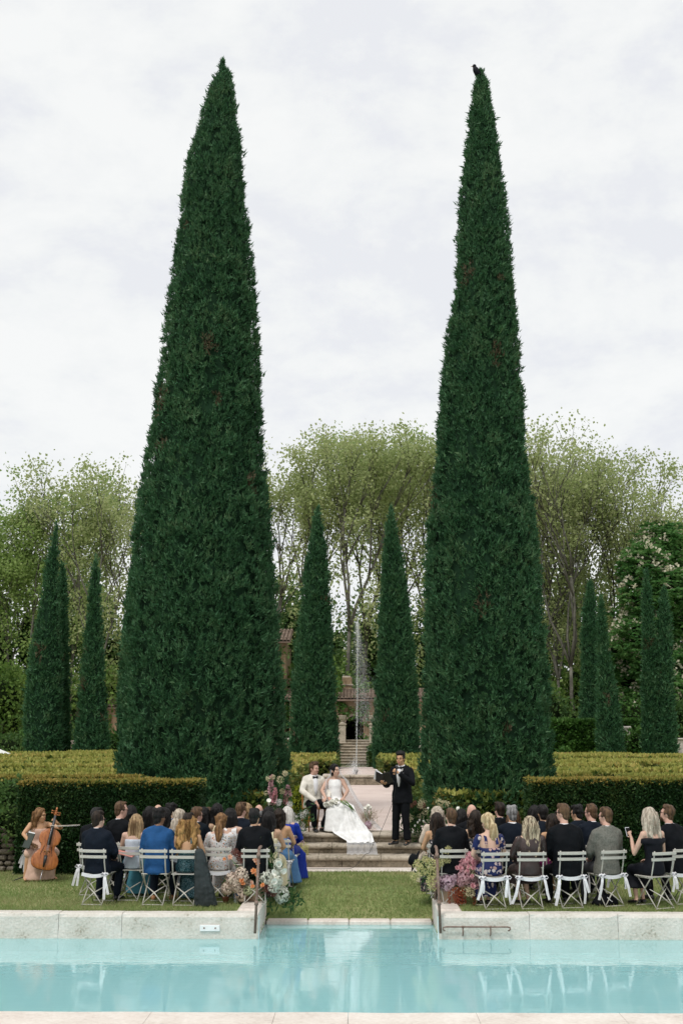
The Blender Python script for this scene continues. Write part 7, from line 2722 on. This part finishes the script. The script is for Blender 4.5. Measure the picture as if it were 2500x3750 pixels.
# little vase of lilies on the path
FC = 24.95
fc_ = empty('flower_arrangement', (P(1346, 3048, FC)[0], FC, TZ), 0, 'small bunch of lilies and a lilac hydrangea on the path beside the veil', 'flower arrangement')
bloom(fc_, 'ball', 'lilac', 1347, 3022, FC - .1, .085)
bloom(fc_, 'fluff', 'mauve', 1340, 3036, FC - .1, .07)
for k in range(5):
    mb = MB()
    px, py = 1348 + rnd.uniform(-16, 14), 2968 + rnd.uniform(-8, 14)
    c = Vector(P(px, py, FC - .1)) - fc_.location
    calla(mb, c, (rnd.uniform(-.4, .8), -.2, .9), .8)
    mb.build('calla', M_CALLA, fc_, True)
    mb = MB()
    mb.tube([c, Vector((0, 0, .05))], .005, 5)
    mb.build('stem', M_STEM, fc_, True)
greens(fc_, [(1345, 3005, FC), (1352, 3015, FC), (1340, 2998, FC), (1356, 3000, FC), (1350, 3035, FC)], 45, .2, .06, 'grass_plume', PM['straw'], 1.0)

# ------------------------------------------------------------------ things on the grass and on laps
a = P(2212, 3294, 18.75)
bag = empty('bag', (a[0], 18.75, 0), rad(8), 'black cloth bag with white stripes under the tweed jacket chair', 'bag')
mb = MB()
mb.erings([(0, 0, 0, .19, .10), (0, 0, .03, .205, .12), (.02, 0, .09, .18, .10), (.0, 0, .14, .12, .07), (-.03, 0, .165, .05, .03)], 14)
put(bake(mb, 'bag', .016, 2, None, (.03, .08)), 'bag_body', BLACKS, bag)
for k in range(4):
    mb = MB()
    mb.box((.035 + .022 * k, -.108 + .012 * k, .10 - .012 * k), (.012, .006, .075), rz=.15, ry=rad(-38), rx=rad(-28))
    mb.build('stripe', M_SHIRT, bag)
mb = MB()
mb.tube([(-.1, 0, .12), (-.13, -.05, .19), (-.02, -.04, .2), (.05, 0, .15)], .008, 6)
mb.build('strap', BLACKS, bag, True)
a = P(864, 3314, 18.9)
bt = empty('water_bottle', (a[0], 18.9, 0), 0, 'clear plastic water bottle with a blue label on the grass by the left pot', 'bottle')
mbot, nt, b = _new('clear_plastic')
b.inputs['Base Color'].default_value = (.75, .85, .88, 1)
b.inputs['Transmission Weight'].default_value = .75
b.inputs['Roughness'].default_value = .08
mb = MB()
mb.lathe([(.0, 0), (.032, .004), (.034, .03), (.032, .06), (.034, .10), (.034, .15), (.020, .185), (.013, .20), (.013, .215), (0, .215)], n=14)
mb.build('bottle_body', mbot, bt, True)
mb = MB()
mb.lathe([(.0345, .085), (.0355, .09), (.0355, .135), (.0345, .14)], n=14)
mb.build('paper_label', mat('blue_label', (.08, .20, .45), .5), bt, True)
mb = MB()
mb.lathe([(0, .235), (.015, .232), (.015, .213), (0, .213)], n=12)
mb.build('cap', M_WHITE, bt, True)
a = P(826, 3314, 18.95)
o = empty('clay_pot', (a[0], 18.95, 0), 0, 'small brown clay pot on the grass left of the water bottle', 'pot')
mb = MB()
mb.lathe([(0, 0), (.04, 0), (.05, .06), (.055, .075), (.055, .085), (.045, .085), (.042, .03), (0, .03)], n=14)
mb.build('pot_body', mat('dark_clay', (.12, .045, .02), .8), o, True)
# coat over the right end of the chair of the golden curls
cc = GUESTS[3]['chair']
cx, cy2 = cc.location.x, cc.location.y
co = empty('shawl', (cx + .22, cy2 - .27, 0), 0, 'charcoal shawl draped over the chair of the woman with golden curls, trailing to the grass', 'shawl')
rg = []
for (z, w_, x, y, t) in ((.82, .05, -.01, .0, .03), (.79, .065, .0, -.02, .04), (.65, .085, .02, -.03, .05), (.45, .11, .05, -.03, .06), (.25, .135, .08, -.02, .08), (.08, .155, .10, 0, .09), (.01, .17, .11, .02, .10)):
    rg.append([Vector((x + w_ * math.cos(2 * PI * k / 20) * (1 + .16 * math.sin(k * 2.2)), y + t * math.sin(2 * PI * k / 20) * (1 + .2 * math.cos(k * 3.1)), z)) for k in range(20)])
mb = MB()
mb.loft(rg)
put(bake(mb, 'shawl', .016, 1, None, (.03, .07)), 'shawl_cloth', cloth('charcoal_chiffon', (.035, .043, .045), .65), co)
# booklet on the lap of the leftmost front man
g0 = GUESTS[0]['fig'].o
bk2 = empty('booklet', g0.matrix_basis @ Vector((.16, .30, .70)), R(-14), 'salmon booklet in the hand of the leftmost front man', 'booklet')
mb = MB()
mb.box((.10, .06, .0), (.30, .16, .012), rx=.15, ry=rad(12), bev=.003)
mb.build('booklet_cover', mat('salmon_card', (.62, .26, .22), .6), bk2)
# hat on the lap by the right aisle
g1 = GUESTS[27]['fig'].o
hat = empty('hat', (P(1522, 3150, 19.95)[0], 19.95, .36), 0, 'dark round hat with a wine red lining beside the woman with long dark brown hair', 'hat')
mb = MB()
Mh = Euler((0, rad(-68), 0)).to_matrix()
mb.erings([(0, 0, .0, .17, .17), (0, 0, .012, .175, .175), (0, 0, .03, .10, .11), (0, 0, .10, .085, .095), (0, 0, .12, .04, .05)], 18, M=Mh)
mb.v = [(x, y, z + .16) for (x, y, z) in mb.v]
mb.build('brim', BLACKS, hat, True)
mb = MB()
mb.erings([(0, 0, -.006, .15, .15), (0, 0, -.002, .155, .155)], 18, M=Mh)
mb.v = [(x, y, z + .16) for (x, y, z) in mb.v]
mb.build('lining', mat('wine_lining', (.12, .008, .012), .6), hat, True)
# phone held by the woman at the right
g2 = GUESTS[44]['fig']
ph = empty('phone', g2.o.matrix_basis @ (g2.A[-1][2] + Vector((.0, .06, .05))), R(22), 'small pale phone held up by the woman in the off shoulder black dress', 'phone')
mb = MB()
mb.box((0, .02, .03), (.075, .010, .14), rx=rad(-20), bev=.004)
mb.build('case', mat('pale_case', (.65, .66, .70), .3, .5, .05), ph)
mb = MB()
mb.box((0, .0135, .03), (.066, .004, .125), rx=rad(-20))
mb.build('screen', M_GLASS, ph)
for o in list(bpy.data.objects):
    if o.name.startswith('bake'):
        bpy.data.objects.remove(o)
bpy.data.scenes.remove(_tmp)
